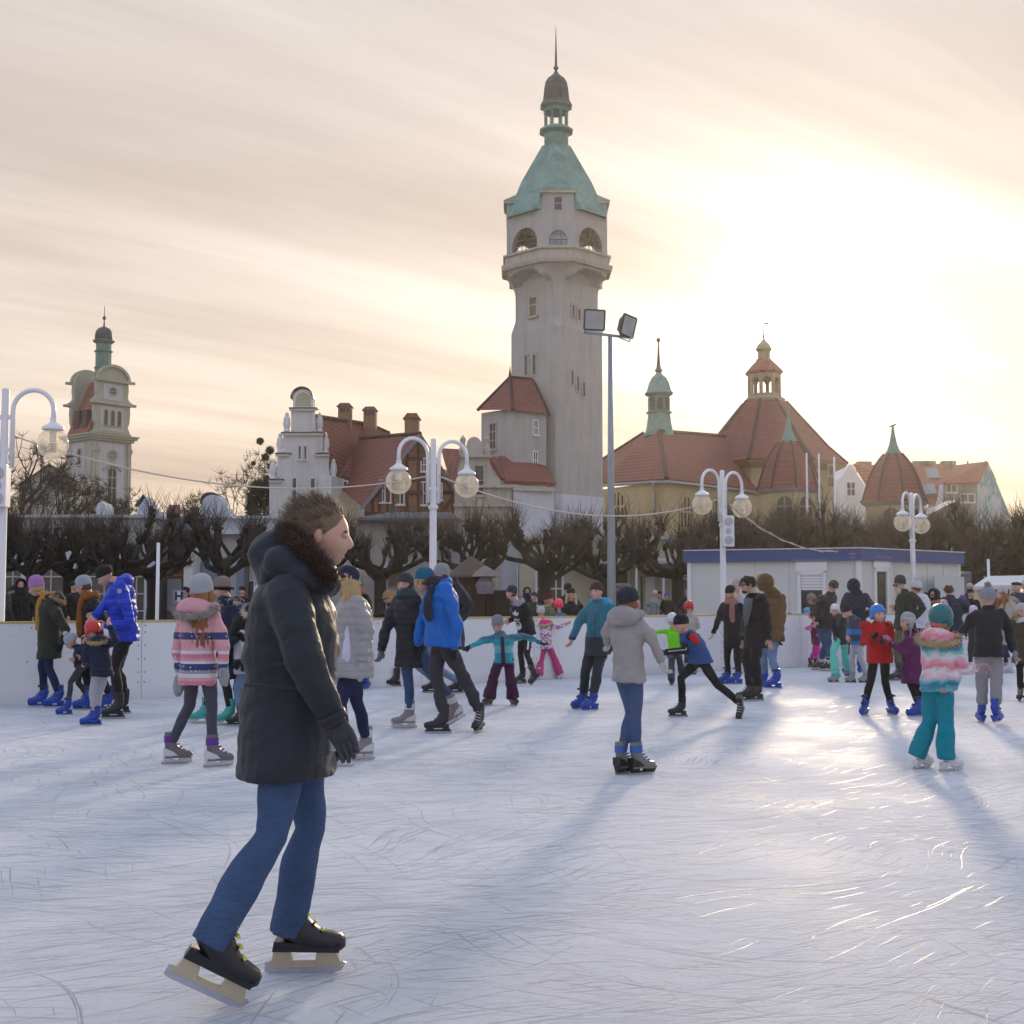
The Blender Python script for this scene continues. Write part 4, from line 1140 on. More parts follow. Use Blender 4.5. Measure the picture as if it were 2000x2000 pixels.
    MB().lathe(c, [(17 * k, z(790)), (16.5 * k, z(712)), (18 * k, z(711)), (18 * k, z(709)), (15.5 * k, z(708)), (15.5 * k, z(680)), (18.5 * k, z(678)), (18.5 * k, z(676.5)), (15 * k, z(675)), (15 * k, z(662)), (19 * k, z(660)), (22 * k, z(657)), (22 * k, z(656)), (16 * k, z(654))], 8, R(10)).build('lantern', MCOPPER, t)
    MB().lathe(c, [(16 * k, z(656)), (17.5 * k, z(652)), (17.5 * k, z(645)), (15.5 * k, z(637)), (11 * k, z(631.5)), (4 * k, z(628.5)), (1.5 * k, z(627))], 16).build('dome', MCOPPERD, t, smooth=True)
    finial(t, c, [(2.2 * k, z(629)), (1.2 * k, z(618)), (1 * k, z(614.5)), (3.6 * k, z(612.5)), (3.8 * k, z(610.5)), (2.4 * k, z(608)), (.9 * k, z(607)), (.5 * k, z(587))], MCOPPERD)
    # nave roof and its gable, mostly behind the trees
    n_ = thing('church_nave', 'low grey-green church nave with shallow gable, beside the baroque tower', 'building', (at(95, 950, 132).x, 132, 0))
    m = MB(); m.prism([at(x, y, 132) for x, y in ((38, 1170), (150, 1170), (150, 940), (96, 908), (38, 945))], (0, 9, 0)); m.build('wall', MGREENY, n_)
    m = MB(); m.face([at(33, 948, 131.5), at(96, 905, 131.5), at(96, 905, 141), at(33, 948, 141)]); m.face([at(96, 905, 131.5), at(155, 942, 131.5), at(155, 942, 141), at(96, 905, 141)]); m.build('roof', MROOFGREY, n_, uv=True, solid=.2)
    m = MB(); m.prism([at(96 + 12 * math.cos(a), 940 - 12 * math.sin(a), 131.95) for a in (2 * math.pi * i / 14 for i in range(14))], (0, -.08, 0)); m.build('rose_window', MGLASS, n_)
church()
# ------------------------------------------------------------------ row of low buildings behind the trees
MSHOP = plaster('grey-white shop render', (0.50, 0.50, 0.49), 0.2)
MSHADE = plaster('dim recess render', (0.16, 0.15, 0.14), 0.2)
MBLUEGREY = plain('blue-grey column paint', (0.24, 0.27, 0.34), 0.7)
MORANGE = plain('orange sign board', (0.60, 0.20, 0.03), 0.5)
MYSIGN = plain('yellow awning cloth', (0.72, 0.40, 0.03), 0.7)
MSIGNW = plain('white sign board', (0.66, 0.67, 0.70), 0.5)
MSIGNB = plain('blue sign paint', (0.03, 0.08, 0.35), 0.5)
MREDP = plain('red sign paint', (0.40, 0.04, 0.035), 0.5)
FN = (0, -1, 0)

def text(root, s, c, size, mat, nrm=(0, -1, 0), name='lettering', ext=0.008, bold=0.0, tilt=0.0):
    cu = bpy.data.curves.new(name, 'FONT'); cu.body = s; cu.size = size; cu.align_x = 'CENTER'; cu.align_y = 'CENTER'; cu.extrude = ext; cu.offset = bold
    tmp = bpy.data.objects.new(name, cu); COL.objects.link(tmp)
    bpy.context.view_layer.update()
    me = bpy.data.meshes.new_from_object(tmp.evaluated_get(bpy.context.evaluated_depsgraph_get()))
    bpy.data.objects.remove(tmp)
    n_ = Vector(nrm).normalized(); r = UP.cross(n_).normalized(); u = n_.cross(r)
    c = Vector(c) - base_of(root)
    rot = Matrix((r, u, n_)).transposed().to_4x4()
    me.transform(Matrix.Translation(c) @ rot @ Matrix.Rotation(R(tilt), 4, 'Z'))
    me.materials.clear(); me.materials.append(mat)
    o = bpy.data.objects.new(name, me); return link(o, root)

def block(root, px0, px1, Y, top, depth, mat, name='wall'):
    a, b = at(px0, 1090, Y), at(px1, 1090, Y)
    return MB().walls([(a.x, Y), (b.x, Y), (b.x, Y + depth), (a.x, Y + depth)], 0, zat(top, Y)).build(name, mat, root)

def band(root, px0, px1, Y, y0, y1, out, mat, name='cornice'):
    m = MB(); m.prism([at(px0, y1, Y), at(px1, y1, Y), at(px1, y0, Y), at(px0, y0, Y)], (0, -out, 0)); return m.build(name, mat, root)

def glass_hall():
    Y = 58.0
    t = thing('glazed_hall', 'long grey-white hall with tall glazed bays and small gables, behind the pollarded trees', 'building', (at(100, 1100, Y).x, Y, 0))
    block(t, -140, 300, Y, 1008, 10, MSHOP)
    block(t, 300, 548, Y + 2.5, 1010, 8, MPALE, 'upper_wall')
    band(t, -142, 302, Y, 1006, 1012, .35, MSHOP); band(t, 299, 549, Y + 2.5, 1008, 1013, .3, MPALE, 'parapet')
    for px, w_ in ((12, 2.0), (101, 1.35), (190, 2.1), (268, 1.1), (-70, 2.0)):
        a = at(px, 1128, Y)
        window(t, (a.x, Y, 1.75), w_, 3.1, FN, plain('cream glazing bars', (0.46, 0.44, 0.36), .6), glassy('hall glass', (0.055, 0.055, 0.05), .12), 2 if w_ > 1.5 else 1, 3, False, .1, .08, False)
    for px in (56, 140, 236, 296, -25):
        a = at(px, 1100, Y); MB().box((a.x, Y - .12, 2.1), (.5, .24, 4.2)).build('pilaster', MPALE, t)
    # small roof gables along the parapet
    for px, y0, y1, w_, rnd in ((197, 1008, 980, 9, True), (285, 1012, 970, 16, False), (415, 1010, 966, 19, True)):
        m = MB(); c = []
        if rnd: c = [(px - w_ - 7, y0), (px - w_ - 7, y1 + 25), (px - w_, y1 + 22)] + [(px - w_ * math.cos(math.pi * k / 10), y1 + 15 - 15 * math.sin(math.pi * k / 10)) for k in range(11)] + [(px + w_, y1 + 22), (px + w_ + 10, y1 + 26), (px + w_ + 16, y0)]
        else: c = [(px - w_ - 4, y0), (px - w_, y1 + 22), (px, y1), (px + 12, y1 + 24), (px + 24, y1 + 28), (px + 26, y0)]
        m.prism([at(x_, y_, Y - .2) for x_, y_ in c], (0, 1.2, 0)); m.build('roof_gable', MPALE, t)
        m = MB(); q = c[2:-2] if rnd else c[1:4]
        for a, b in zip(q, q[1:]): m.beam(at(*a, Y + .5) + UP * .05, at(*b, Y + .5) + UP * .05, .06, .9, (0, 1, 0))
        m.build('gable_flashing', MLEAD, t)
    m = MB(); m.face([at(325, 1010, Y + 2), at(352, 1010, Y + 2), at(352, 992, Y + 4), at(330, 992, Y + 4)]); m.build('red_roof', MTILED, t, uv=True, solid=.15)
    block(t, 371, 396, Y + 3.2, 990, 4, MSHADE, 'roof_room')
glass_hall()

def passage():
    Y = 57.0
    t = thing('arcade_passage', 'dim open passage with orange sign board above a pale door, left of the white arcade', 'building', (at(330, 1100, Y).x, Y, 0))
    t['label'] = 'dim open passage with orange sign board over a pale door, beside the white arcade'
    a, b = at(304, 1100, Y), at(359, 1100, Y)
    MB().walls([(a.x, Y + 2), (b.x, Y + 2), (b.x, Y + 2.3), (a.x, Y + 2.3)], 0, zat(1058, Y)).build('rear_wall', MSHADE, t)
    MB().walls([(b.x, Y), (b.x + .4, Y), (b.x + .4, Y + 2.3), (b.x, Y + 2.3)], 0, zat(1058, Y)).build('side_wall', MWHITEPL, t)
    band(t, 303, 369, Y, 1034, 1062, -2.2, MSHADE, 'lintel')
    c = at(342, 1126, Y + 1.9)
    s = MB().box(c, (.72, .08, .20)).build('sign_board', MORANGE, t)
    m = MB()
    for k_ in range(5): m.box(c + Vector((-.28 + k_ * .14, -.045, 0)), (.075, .02, .07))
    m.build('sign_marks', plain('dark sign marks', (0.08, 0.03, 0.02), .6), s)
    MB().box(at(341, 1160, Y + 1.9), (.66, .08, 1.5)).build('door', plain('pale grey door', (0.34, 0.36, 0.40), .4), t)
    c = at(365.5, 1100, Y - .1)
    s2 = MB().box(c, (.36, .06, .2)).build('round_sign', MORANGE, t)
    m = MB(); m.prism([c + Vector((.10 * math.cos(q), -.034, .10 * math.sin(q))) for q in (2 * math.pi * i / 14 for i in range(14))], (0, -.02, 0)); m.build('blue_disc', MSIGNB, s2)
passage()

def arcade():
    Y = 58.5
    t = thing('white_arcade', 'white shop arcade with blue-grey columns behind the pollarded trees', 'building', (at(470, 1100, Y).x, Y, 0))
    block(t, 372, 700, Y, 1040, 8, MSHOP)
    band(t, 370, 702, Y, 1036, 1044, .5, MPALE, 'parapet')
    for x0, x1 in ((376, 391), (396, 419), (458, 480)):
        m = MB(); p0, p1 = at(x0, 1175, Y - .5), at(x1, 1050, Y - .5)
        m.prism([Vector((p0.x, Y - .02, 0)), Vector((p1.x, Y - .02, 0)), Vector((p1.x, Y - .02, zat(1100, Y))), Vector((p1.x - .15, Y - .02, zat(1094, Y))), Vector((p0.x, Y - .02, zat(1092, Y)))], (0, -.12, 0)); m.build('column', MBLUEGREY, t)
    MB().box((at(484, 1100, Y).x, Y - .2, 2), (.18, .2, 4)).build('post', plain('brown post', (0.13, 0.10, 0.08), .7), t)
    window(t, (at(491, 1150, Y).x, Y, 1.5), .28, 1.7, FN, MWFRAME, MGLASS, 0, 0, False, .06, .06)
    window(t, (at(515, 1150, Y).x, Y, 1.7), .4, 1.2, FN, MWFRAME, glassy('teal glass', (.2, .3, .33), .2), 0, 0, False, .06, .06)
    window(t, (at(700, 1122, Y).x, Y, 2.0), .6, 2.4, FN, MWFRAME, MGLASSB, 1, 1, False, .09, .08)
arcade()

def shop_block():
    Y = 57.5
    t = thing('shop_building', 'grey-beige shop building with hanging white sign and small door lamps, below the half-timbered house', 'building', (at(780, 1100, Y).x, Y, 0))
    block(t, 700, 852, Y, 1014, 9, plaster('grey-beige render', (0.36, 0.34, 0.30), .3))
    m = MB(); m.hexa([at(690, 1016, Y - .6), at(905, 1020, Y - .6), at(905, 1018, Y + 9), at(700, 1014, Y + 9)], [at(700, 1011, Y - .5), at(895, 1012, Y - .5), at(880, 1000, Y + 9), at(760, 1000, Y + 9)]); m.build('roof', MROOFGREY, t)
    MB().tube([at(767, 1002, Y + 3), at(767, 985, Y + 3)], [.12, .1], 8).build('vent_pipe', MLEAD, t)
    c = at(774, 1107, Y - .5)
    s = MB().box(c, (.78, .06, .26)).build('hanging_sign', MSIGNW, t)
    m = MB()
    for row, wd in ((.05, (.2, .12)), (-.05, (.1, .1, .14))):
        u = -.22
        for w_ in wd: m.box(c + Vector((u + w_ / 2, -.035, row)), (w_, .01, .035)); u += w_ + .05
    m.build('sign_marks', plain('grey sign marks', (0.22, 0.24, 0.27), .6), s)
    MB().box(at(773, 1128, Y - .02), (.62, .1, .75)).build('door', MGLASSB, t)
    MB().box((at(753, 1140, Y).x, Y - .35, 1.6), (.22, .2, 3.2)).build('white_pillar', MPALE, t)
    window(t, (at(692, 1112, Y).x, Y - .05, 2.45), .5, .35, FN, MWFRAME, MGLASSB, 0, 0, False, .06, .06)
    e = N('warm bulb'); e.b.inputs['Emission Color'].default_value = (1, .55, .18, 1); e.b.inputs['Emission Strength'].default_value = 6; e.b.inputs['Base Color'].default_value = (1, .7, .4, 1)
    for q in (694.5, 698.5): MB().ball(at(q, 1108.5, Y - .3), .05, 8).build('bulb', e.m, t)
shop_block()

def yellow_shops():
    Y = 60.0
    t = thing('cream_shops', 'cream yellow shop row with tall windows and flat canopy, before the tower', 'building', (at(1120, 1100, Y).x, Y, 0))
    block(t, 852, 1010, Y + .6, 1045, 8, MPALE, 'pale_wall'); block(t, 1014, 1420, Y, 1052, 9, MCREAM)
    band(t, 850, 1422, Y, 1048, 1054, .4, MSHOP)
    for px in (1058, 1086): window(t, (at(px, 1140, Y).x, Y, 2.0), .62 if px > 1060 else .5, 3.0, FN, MWFRAME, MGLASSB, 1, 1, False, .1, .08, False)
    window(t, (at(1213, 1127, Y).x, Y, 2.5), .68, .55, FN, MWFRAME, MGLASSB, 0, 0, False, .07, .07); window(t, (at(1213, 1150, Y).x, Y, 1.3), .6, 1.2, FN, MWFRAME, MGLASS, 2, 1, False, .07, .07, False)
    a, b = at(1112, 1101, Y), at(1420, 1104, Y)
    m = MB(); m.hexa([a + Vector((0, -1.8, -.0)), b + Vector((0, -1.8, 0)), b + Vector((0, -.01, .1)), a + Vector((0, -.01, .1))], [a + Vector((0, -1.8, .14)), b + Vector((0, -1.8, .14)), b + Vector((0, -.01, .28)), a + Vector((0, -.01, .28))]); m.build('canopy', MSHOP, t)
    MB().box(at(1160, 1114, Y - .6), (.95, .3, .14)).build('awning_box', MSIGNW, t)
    for px in (1296, 1243): MB().box((at(px, 1140, Y - 1.6).x, Y - 1.6, 1.45), (.1, .1, 2.9)).build('post', MWHITE, t)
    MB().box((at(1253, 1160, Y).x, Y + -.04, 1.3), (.07, .1, 2.6)).build('door_edge', MDARK, t)
    MB().box((at(1270, 1160, Y).x, Y - .03, 1.3), (.45, .06, 2.5)).build('shop_door', MWHITEPL, t)
    s = MB().box(at(1277, 1121, Y - .1), (.86, .06, .2)).build('red_sign', MREDP, t)
    MB().box(at(1277, 1124, Y - .14), (.8, .03, .06)).build('sign_stripe', plain('green sign stripe', (0.05, 0.10, 0.05), .6), s)
    s = MB().box(at(1342, 1124, Y - .6), (.5, .06, .42)).build('white_sign', MSIGNW, t)
    c = at(1342, 1124, Y - .64)
    m = MB(); m.box(c + Vector((.12, 0, .09)), (.18, .02, .08)); m.build('red_mark', MREDP, s)
    m = MB(); m.box(c + Vector((-.02, 0, -.04)), (.36, .02, .05)); m.box(c + Vector((0, 0, -.14)), (.4, .02, .04)); m.build('blue_marks', MSIGNB, s)
    MB().box((at(1345, 1160, Y).x, Y - .02, 1.3), (.9, .06, 2.6)).build('dark_doorway', MSHADE, t)
    for x0, x1, y0, y1 in ((1209, 1222, 1060, 1078), (1262, 1272, 1056, 1072), (1325, 1332, 1055, 1066), (1340, 1350, 1060, 1068), (1400, 1412, 1068, 1076)):
        m = MB(); m.prism([at(x0, y1, Y - .5), at(x1, y1, Y - .5), at(x1, y0, Y - .3), at(x0, y0, Y - .3)], (0, -.05, 0)); m.build('yellow_awning', MYSIGN, t)
    MB().box((at(970, 1150, Y + .5).x, Y + .5, 1.5), (.14, .2, 4)).build('downpipe', MBLUEGREY, t)
    MB().box((at(1000, 1157, Y).x, Y - .5, 1.0), (.9, .05, .9)).build('notice_board', plain('blue notice board', (0.20, 0.30, 0.45), .5), t)
    MB().box((at(962, 1102, Y).x, Y + .4, 3.0), (.6, .1, 2.4)).build('pale_yellow_panel', MCREAM, t)
    s = MB().box(at(961, 1099, Y + .3), (.34, .05, .22)).build('small_sign', plain('light blue sign', (0.30, 0.45, 0.62), .5), t)
yellow_shops()

# "H" post of the stop
def stop_sign():
    Y = 33.0; c = at(351, 1165, Y)
    t = thing('stop_sign', 'grey box sign with dark letter H on a blue post behind the boards', 'sign', (c.x, Y, 0))
    MB().box((c.x, Y, c.z / 2), (.10, .10, c.z)).build('post', plain('blue post paint', (0.04, 0.10, 0.24), .5), t)
    b = MB().box(c, (.30, .14, .32)).build('sign_box', plain('mauve sign box', (0.30, 0.25, 0.30), .5), t, bevel=.01)
    MB().box(c + Vector((0, -.075, 0)), (.15, .012, .26)).build('letter_panel', MSIGNW, b)
    text(b, 'H', c + Vector((0, -.087, 0)), .30, plain('black lettering', (.012, .012, .02), .5), bold=.012)
stop_sign()

# ------------------------------------------------------------------ thatched umbrella kiosk
def kiosk():
    Y = 43.0; c = at(921, 1100, Y); c.z = 0; k = Y / FPX; z = lambda py: zat(py, Y)
    t = thing('kiosk', 'dark wooden kiosk with thatched conical roof behind the boards', 'kiosk', (c.x, Y, 0))
    th = plain('old thatch', (0.10, 0.075, 0.055), .95, .3, 3, .5, 30)
    MB().lathe(c, [(48 * k, z(1128)), (47 * k, z(1124)), (26 * k, z(1104)), (2 * k, z(1086))], 18).build('roof', th, t)
    MB().lathe(c, [(33 * k, 0), (33 * k, z(1128))], 8).build('wall', plain('dark kiosk wood', (0.05, 0.035, 0.028), .8, .3, 4), t)
    m = MB()
    for i in range(16):
        a = 2 * math.pi * i / 16; d = Vector((math.cos(a), math.sin(a), 0)); m.beam(c + d * 34 * k + UP * .05, c + d * 34 * k + UP * z(1129), .06, .04, d)
    m.build('boarding', plain('dark kiosk wood', (0.05, 0.035, 0.028), .8), t)
    m = MB(); q = at(948, 1122, Y - .7)
    m.lathe((q.x, q.y, 0), [(.48, z(1127)), (.30, z(1116)), (.05, z(1106))], 14); m.build('small_roof', plain('pale shingles', (0.22, 0.18, 0.16), .9, .3), t)
    m = MB(); m.lathe((q.x, q.y, 0), [(.26, z(1160)), (.34, z(1142)), (.18, z(1128))], 14); m.build('lantern_shade', plain('mauve shade', (0.22, 0.20, 0.24), .8), t)
    MB().box((at(968, 1165, Y).x, Y + .2, .95), (1.0, .8, 1.7)).build('counter', plain('near black board', (0.018, 0.014, 0.012), .8), t)
kiosk()

# ------------------------------------------------------------------ white site hut with blue roof trim
def site_hut():
    C0 = at(1678, 1120, 33.4); C0.z = 0
    L_ = at(1347, 1120, 35.2); L_.z = 0
    dl = (L_ - C0); wl_ = dl.length; dl.normalize()
    dr = at(1872, 1120, 36.6) - C0; dr.z = 0; dr.normalize()
    # keep a square corner, length so that the far edge falls where the photo has it
    a, b = ray(1872, 1120)
    s_ = (a * C0.y - C0.x) / (dr.x - a * dr.y); wr = s_
    t = thing('site_hut', 'white panel site hut with ribbed blue roof trim behind the rink boards', 'hut', C0)
    h = zat(1087, 33.4)
    hw = plain('cream hut panel', (0.62, 0.625, 0.60), .5, .06, 1.2)
    q = [C0, C0 + dl * wl_, C0 + dl * wl_ + dr * wr, C0 + dr * wr]
    MB().walls(q, 0, h).build('wall', hw, t)
    nL = Vector((dl.y, -dl.x, 0)); nL = -nL if nL.y > 0 else nL
    nR = Vector((dr.y, -dr.x, 0)); nR = -nR if nR.y > 0 else nR
    blue = plain('blue trim paint', (0.035, 0.09, 0.27), .45, .1)
    m = MB(); zt = zat(1071, 33.4); e = .10
    o = C0 - dl * e - dr * e
    Lq = [o, o + dl * (wl_ + 2 * e), o + dl * (wl_ + 2 * e) + dr * (wr + 2 * e), o + dr * (wr + 2 * e)]
    m.hexa([p + UP * (h - .10) for p in Lq], [p + UP * zt for p in Lq])
    for k_ in range(3):
        zz = h - .06 + k_ * (zt - h) / 2.6
        for p0, p1, nn in ((Lq[0], Lq[1], nL), (Lq[0], Lq[3], nR)):
            m.beam(p0 + nn * .02 + UP * zz, p1 + nn * .02 + UP * zz, .07, .03, nn)
    m.build('roof_trim', blue, t)
    m = MB()
    for p0, p1, nn in ((Lq[0], Lq[1], nL), (Lq[0], Lq[3], nR)): m.beam(p0 + nn * .01 + UP * (zt + .012), p1 + nn * .01 + UP * (zt + .012), .025, .10, nn)
    m.build('roof_edge', MWHITE, t)
    m = MB()
    for p, nn in ((q[1], nL), (q[3], nR)):
        m.box(p + nn * .004 + UP * (h / 2), (.11, .11, h - .02), math.atan2(dl.y, dl.x))
    m.box(C0 + UP * (h / 2), (.13, .13, h - .02), math.atan2(dl.y, dl.x))
    m.build('corner_posts', MWHITE, t)
    m = MB()
    for i in range(1, 5): p = C0 + dl * (wl_ * i / 5); m.box(p + nL * .003 + UP * h / 2, (.012, .012, h - .02), math.atan2(dl.y, dl.x))
    for i in range(1, 6): p = C0 + dr * (wr * i / 6); m.box(p + nR * .003 + UP * h / 2, (.012, .012, h - .02), math.atan2(dr.y, dr.x))
    m.build('panel_joints', plain('panel joint', (0.42, 0.42, 0.40), .6), t)
    def pl(px, py, n_, q0):
        aa, bb = ray(px, py); d = Vector((aa, 1, bb)); oo = Vector((0, 0, CAM_H)); return oo + d * ((q0 - oo).dot(n_) / d.dot(n_))
    def hutwin(p, n_, w_, hh_, roll, name):
        c = Vector(p); r = UP.cross(n_)
        f = window(t, c, w_, hh_, n_, MWHITE, glassy('hut glass', (0.035, 0.03, 0.022), .1), 0, 0, False, .10, .07, name=name)
        bx = MB(); bx.beam(c + UP * (hh_ / 2 + .17) - r * (w_ / 2 + .08), c + UP * (hh_ / 2 + .17) + r * (w_ / 2 + .08), .24, .16, n_); bx.build('shutter_box', MWHITE, f)
        if roll:
            m = MB(); ns = 6
            for j in range(ns): m.beam(c + UP * (hh_ / 2 - .05 - j * .075) - r * (w_ / 2 - .06) + n_ * .02, c + UP * (hh_ / 2 - .05 - j * .075) + r * (w_ / 2 - .06) + n_ * .02, .066, .05, n_)
            m.build('roller_shutter', MWHITE, f)
        m = MB(); m.beam(c + UP * (hh_ / 2 + .33) - r * (w_ / 2 + .14), c + UP * (hh_ / 2 + .33) + r * (w_ / 2 + .14), .02, .26, n_); m.build('drip_cap', MGREY, f)
    p = pl(1586, 1160, nL, C0); hutwin((p.x, p.y, zat(1165, p.y)), nL, .66, 1.25, True, 'window')
    p = pl(1719, 1160, nR, C0); hutwin((p.x, p.y, zat(1168, p.y)), nR, .58, 1.5, False, 'door_window')
    p = pl(1856, 1160, nR, C0); 
    c = pl(1866, 1168, nR, C0) + nR * .35
    MB().beam(Vector((pl(1828, 1160, nR, C0).x, pl(1828, 1160, nR, C0).y - .35, .02)), Vector((pl(1828, 1160, nR, C0).x, pl(1828, 1160, nR, C0).y - .35, zat(1126, 34.5))), .03, .03, nR).build('screen_post', MDARK, t)
    m = MB(); a1, b1 = at(1826, 1170, 35.0), at(1884, 1170, 36.6)
    m.prism([Vector((a1.x, a1.y, .05)), Vector((b1.x, b1.y, .05)), Vector((b1.x, b1.y, zat(1127, 36.6))), Vector((a1.x, a1.y, zat(1125, 35.0)))], (0, .05, 0)); m.build('side_screen', plain('pale screen panel', (0.50, 0.55, 0.57), .5), t)
    c = pl(1666, 1083, nL, C0) + nL * .1
    s = MB().box(c, (.16, .03, .15), math.atan2(dl.y, dl.x)).build('notice', MSIGNW, t)
    MB().box(c + nL * .02 + UP * .05, (.14, .02, .04), math.atan2(dl.y, dl.x)).build('red_heading', MREDP, s)
    m = MB(); p0 = c + UP * -.1; m.tube([p0, Vector((p0.x, p0.y, .3))], .012, 5); m.build('drain_wire', plain('pale wire', (.5, .48, .4), .6), t)
site_hut()

def tent():
    Y = 41.0
    t = thing('market_tent', 'white pitched market tent at the edge of the square behind the boards', 'tent', (at(1960, 1150, Y).x, Y, 0))
    mt = fabric('white tent cloth', (0.60, 0.60, 0.63), .8, soft=.1)
    P = at
    m = MB(); m.face([P(1900, 1145, Y), P(2060, 1140, Y), P(2050, 1123, Y + 2), P(1929, 1125, Y + 2)]); m.face([P(1929, 1125, Y + 2), P(2050, 1123, Y + 2), P(2060, 1140, Y + 4), P(1903, 1144, Y + 4)]); m.face([P(1900, 1145, Y), P(1929, 1125, Y + 2), P(1903, 1144, Y + 4)])
    m.build('roof_cloth', mt, t, solid=.02)
    m = MB(); m.prism([P(1901, 1152, Y), P(2059, 1149, Y), P(2059, 1140.5, Y), P(1901, 1145.5, Y)], (0, .03, 0)); m.build('valance', mt, t)
    for px in (1905, 1975, 2050):
        p = P(px, 1150, Y + .1); MB().box((p.x, p.y, p.z / 2), (.13, .08, p.z)).build('pole', plain('cream tent pole', (.55, .5, .4), .5), t)
    a, b = P(1906, 1150, Y + .2), P(1920, 1150, Y + .2)
    m = MB(); m.prism([Vector((a.x, a.y, 0)), Vector((b.x, b.y, 0)), Vector((b.x, b.y, b.z)), Vector((a.x, a.y, a.z))], (0, .03, 0)); m.build('side_cloth', plain('cream tent wall', (.52, .47, .37), .8), t)
    MB().box((P(1985, 1165, Y + 3).x, Y + 3.5, .9), (2.6, .5, 1.6)).build('stall_counter', plain('brown stall wood', (.22, .13, .07), .8), t)
tent()
def tent_back():
    Y = 52.0
    t = thing('grey_shed', 'small pale grey shed with shallow gable seen between hut and market tent', 'shed', (at(1895, 1150, Y).x, Y, 0))
    m = MB(); m.prism([Vector((at(x, 1150, Y).x, Y, z_)) for x, z_ in ((1880, 0), (1918, 0), (1918, zat(1130, Y)), (1893, zat(1120, Y)), (1880, zat(1128, Y)))], (0, 3, 0)); m.build('wall', plaster('grey shed board', (.34, .32, .33), .2), t)
    window(t, (at(1896, 1144, Y).x, Y, zat(1144, Y)), .25, .3, FN, MDARK, MGLASS, 0, 0, False, .03, .03, False)
tent_back()

# ------------------------------------------------------------------ houses far on the east side
def apartment():
    Y = 150.0
    t = thing('apartment_house', 'red-roofed apartment house whose end gable carries a faded teal mural', 'house', (at(1880, 950, Y).x, Y, 0))
    P = lambda px, py, d=0: at(px, py, Y + d)
    gr = plaster('grey apartment render', (.30, .27, .24), .2)
    m = MB(); m.prism([P(1841, 1160), P(1908, 1160), P(1908, 940), P(1841, 944)], (4, 9, 0)); m.build('wall', gr, t)
    for px, py, w_, h_ in ((1858, 954, 1.25, .95), (1890, 973, 1.6, .95)): window(t, P(px, py), w_, h_, FN, MWFRAME, MGLASSB, 1, 0, False, .12, .1)
    # end gable with mural
    n = N('gable mural'); v = n.coord()
    f = n.noise(v, .42, 6, .6, .8); c = n.ramp(f, [(.40, (.50, .50, .47)), (.50, (.34, .44, .43)), (.57, (.12, .28, .28)), (.66, (.48, .49, .47))])
    c = n.mix(n.ramp(n.noise(n.coord(scale=(2, 2, .3)), 1.1, 5), [(.5, (0, 0, 0)), (.7, (1, 1, 1))]), c, (.55, .56, .55))
    mm = n.done(c, .9)
    m = MB(); m.prism([P(1908.5, 1160), P(1975, 1160, 5), P(1972, 1005, 5), P(1930, 902, 2.5), P(1908.5, 944)], (3, 8, 0)); m.build('gable_wall', mm, t)
    m = MB(); m.face([P(1838, 944, -.5), P(1912, 941, -.5), P(1929, 901, 2.3), P(1862, 909, 4)]); m.face([P(1862, 909, 4), P(1929, 901, 2.3), P(1945, 935, 12), P(1870, 935, 12)]); m.build('roof', MTILE2, t, uv=True, solid=.25)
    m = MB(); m.face([P(1780, 912, 6), P(1862, 908, 6), P(1842, 944, -.2), P(1828, 985, -2), P(1785, 985, -2)]); m.build('lower_roof', MTILE2, t, uv=True, solid=.25)
    m = MB(); m.prism([P(1828, 1160, -2), P(1842, 1160, -2), P(1842, 945, -2), P(1829, 980, -2)], (0, 3, 0)); m.build('side_wall', MPALE, t)
    for px, py, w_, h_ in ((1821, 928, 1.3, 1.6), (1812, 960, 1.1, 1.5), (1817.5, 958, .9, 1.5)):
        m = MB(); cc = P(px, py, 1.2 if py < 940 else -1.2); r = Vector((1, 0, 0)); u = Vector((0, .6, .8)).normalized()
        m.prism([cc - r * w_ / 2 - u * h_ / 2, cc + r * w_ / 2 - u * h_ / 2, cc + r * w_ / 2 + u * h_ / 2, cc - r * w_ / 2 + u * h_ / 2], (0, -.3, .25)); m.build('skylight', plain('skylight', (.24, .27, .28), .3), t)
    for px, w_ in ((1798, 1.9), (1812, 1.7), (1852, 1.6)):
        MB().box(P(px, 909, 6), (w_, 1.0, 1.0)).build('chimney', gr, t)
    for px in (1857, 1890, 1925): MB().tube([P(px, 912, 5), P(px, 900, 5)], [.12, .08], 6).build('vent_cowl', MLEAD, t)
apartment()
def white_gable():
    Y = 145.0; P = lambda px, py, d=0: at(px, py, Y + d)
    t = thing('gabled_house', 'white house with pointed curved gable between octagon hall and bell-roofed turret', 'house', (at(1662, 950, Y).x, Y, 0))
    m = MB(); m.prism([P(x, y) for x, y in ((1632, 1160), (1694, 1160), (1692, 952), (1676, 928), (1668, 912), (1665, 907), (1658, 907), (1655, 915), (1648, 925), (1634, 940))], (0, 6, 0)); m.build('wall', MWHITEPL, t)
    m = MB(); m.face([P(1666, 907, .5), P(1692, 950, .5), P(1775, 960, 3), P(1760, 914, 6)]); m.build('roof', MTILE2, t, uv=True, solid=.2)
    window(t, P(1662, 955), 1.0, 1.6, FN, MWFRAME, MGLASS, 1, 1, False, .12, .1)
    MB().box(P(1687, 912, 3), (1.6, 1, 1.2)).build('chimney', MBRICK, t, uv=True)
white_gable()
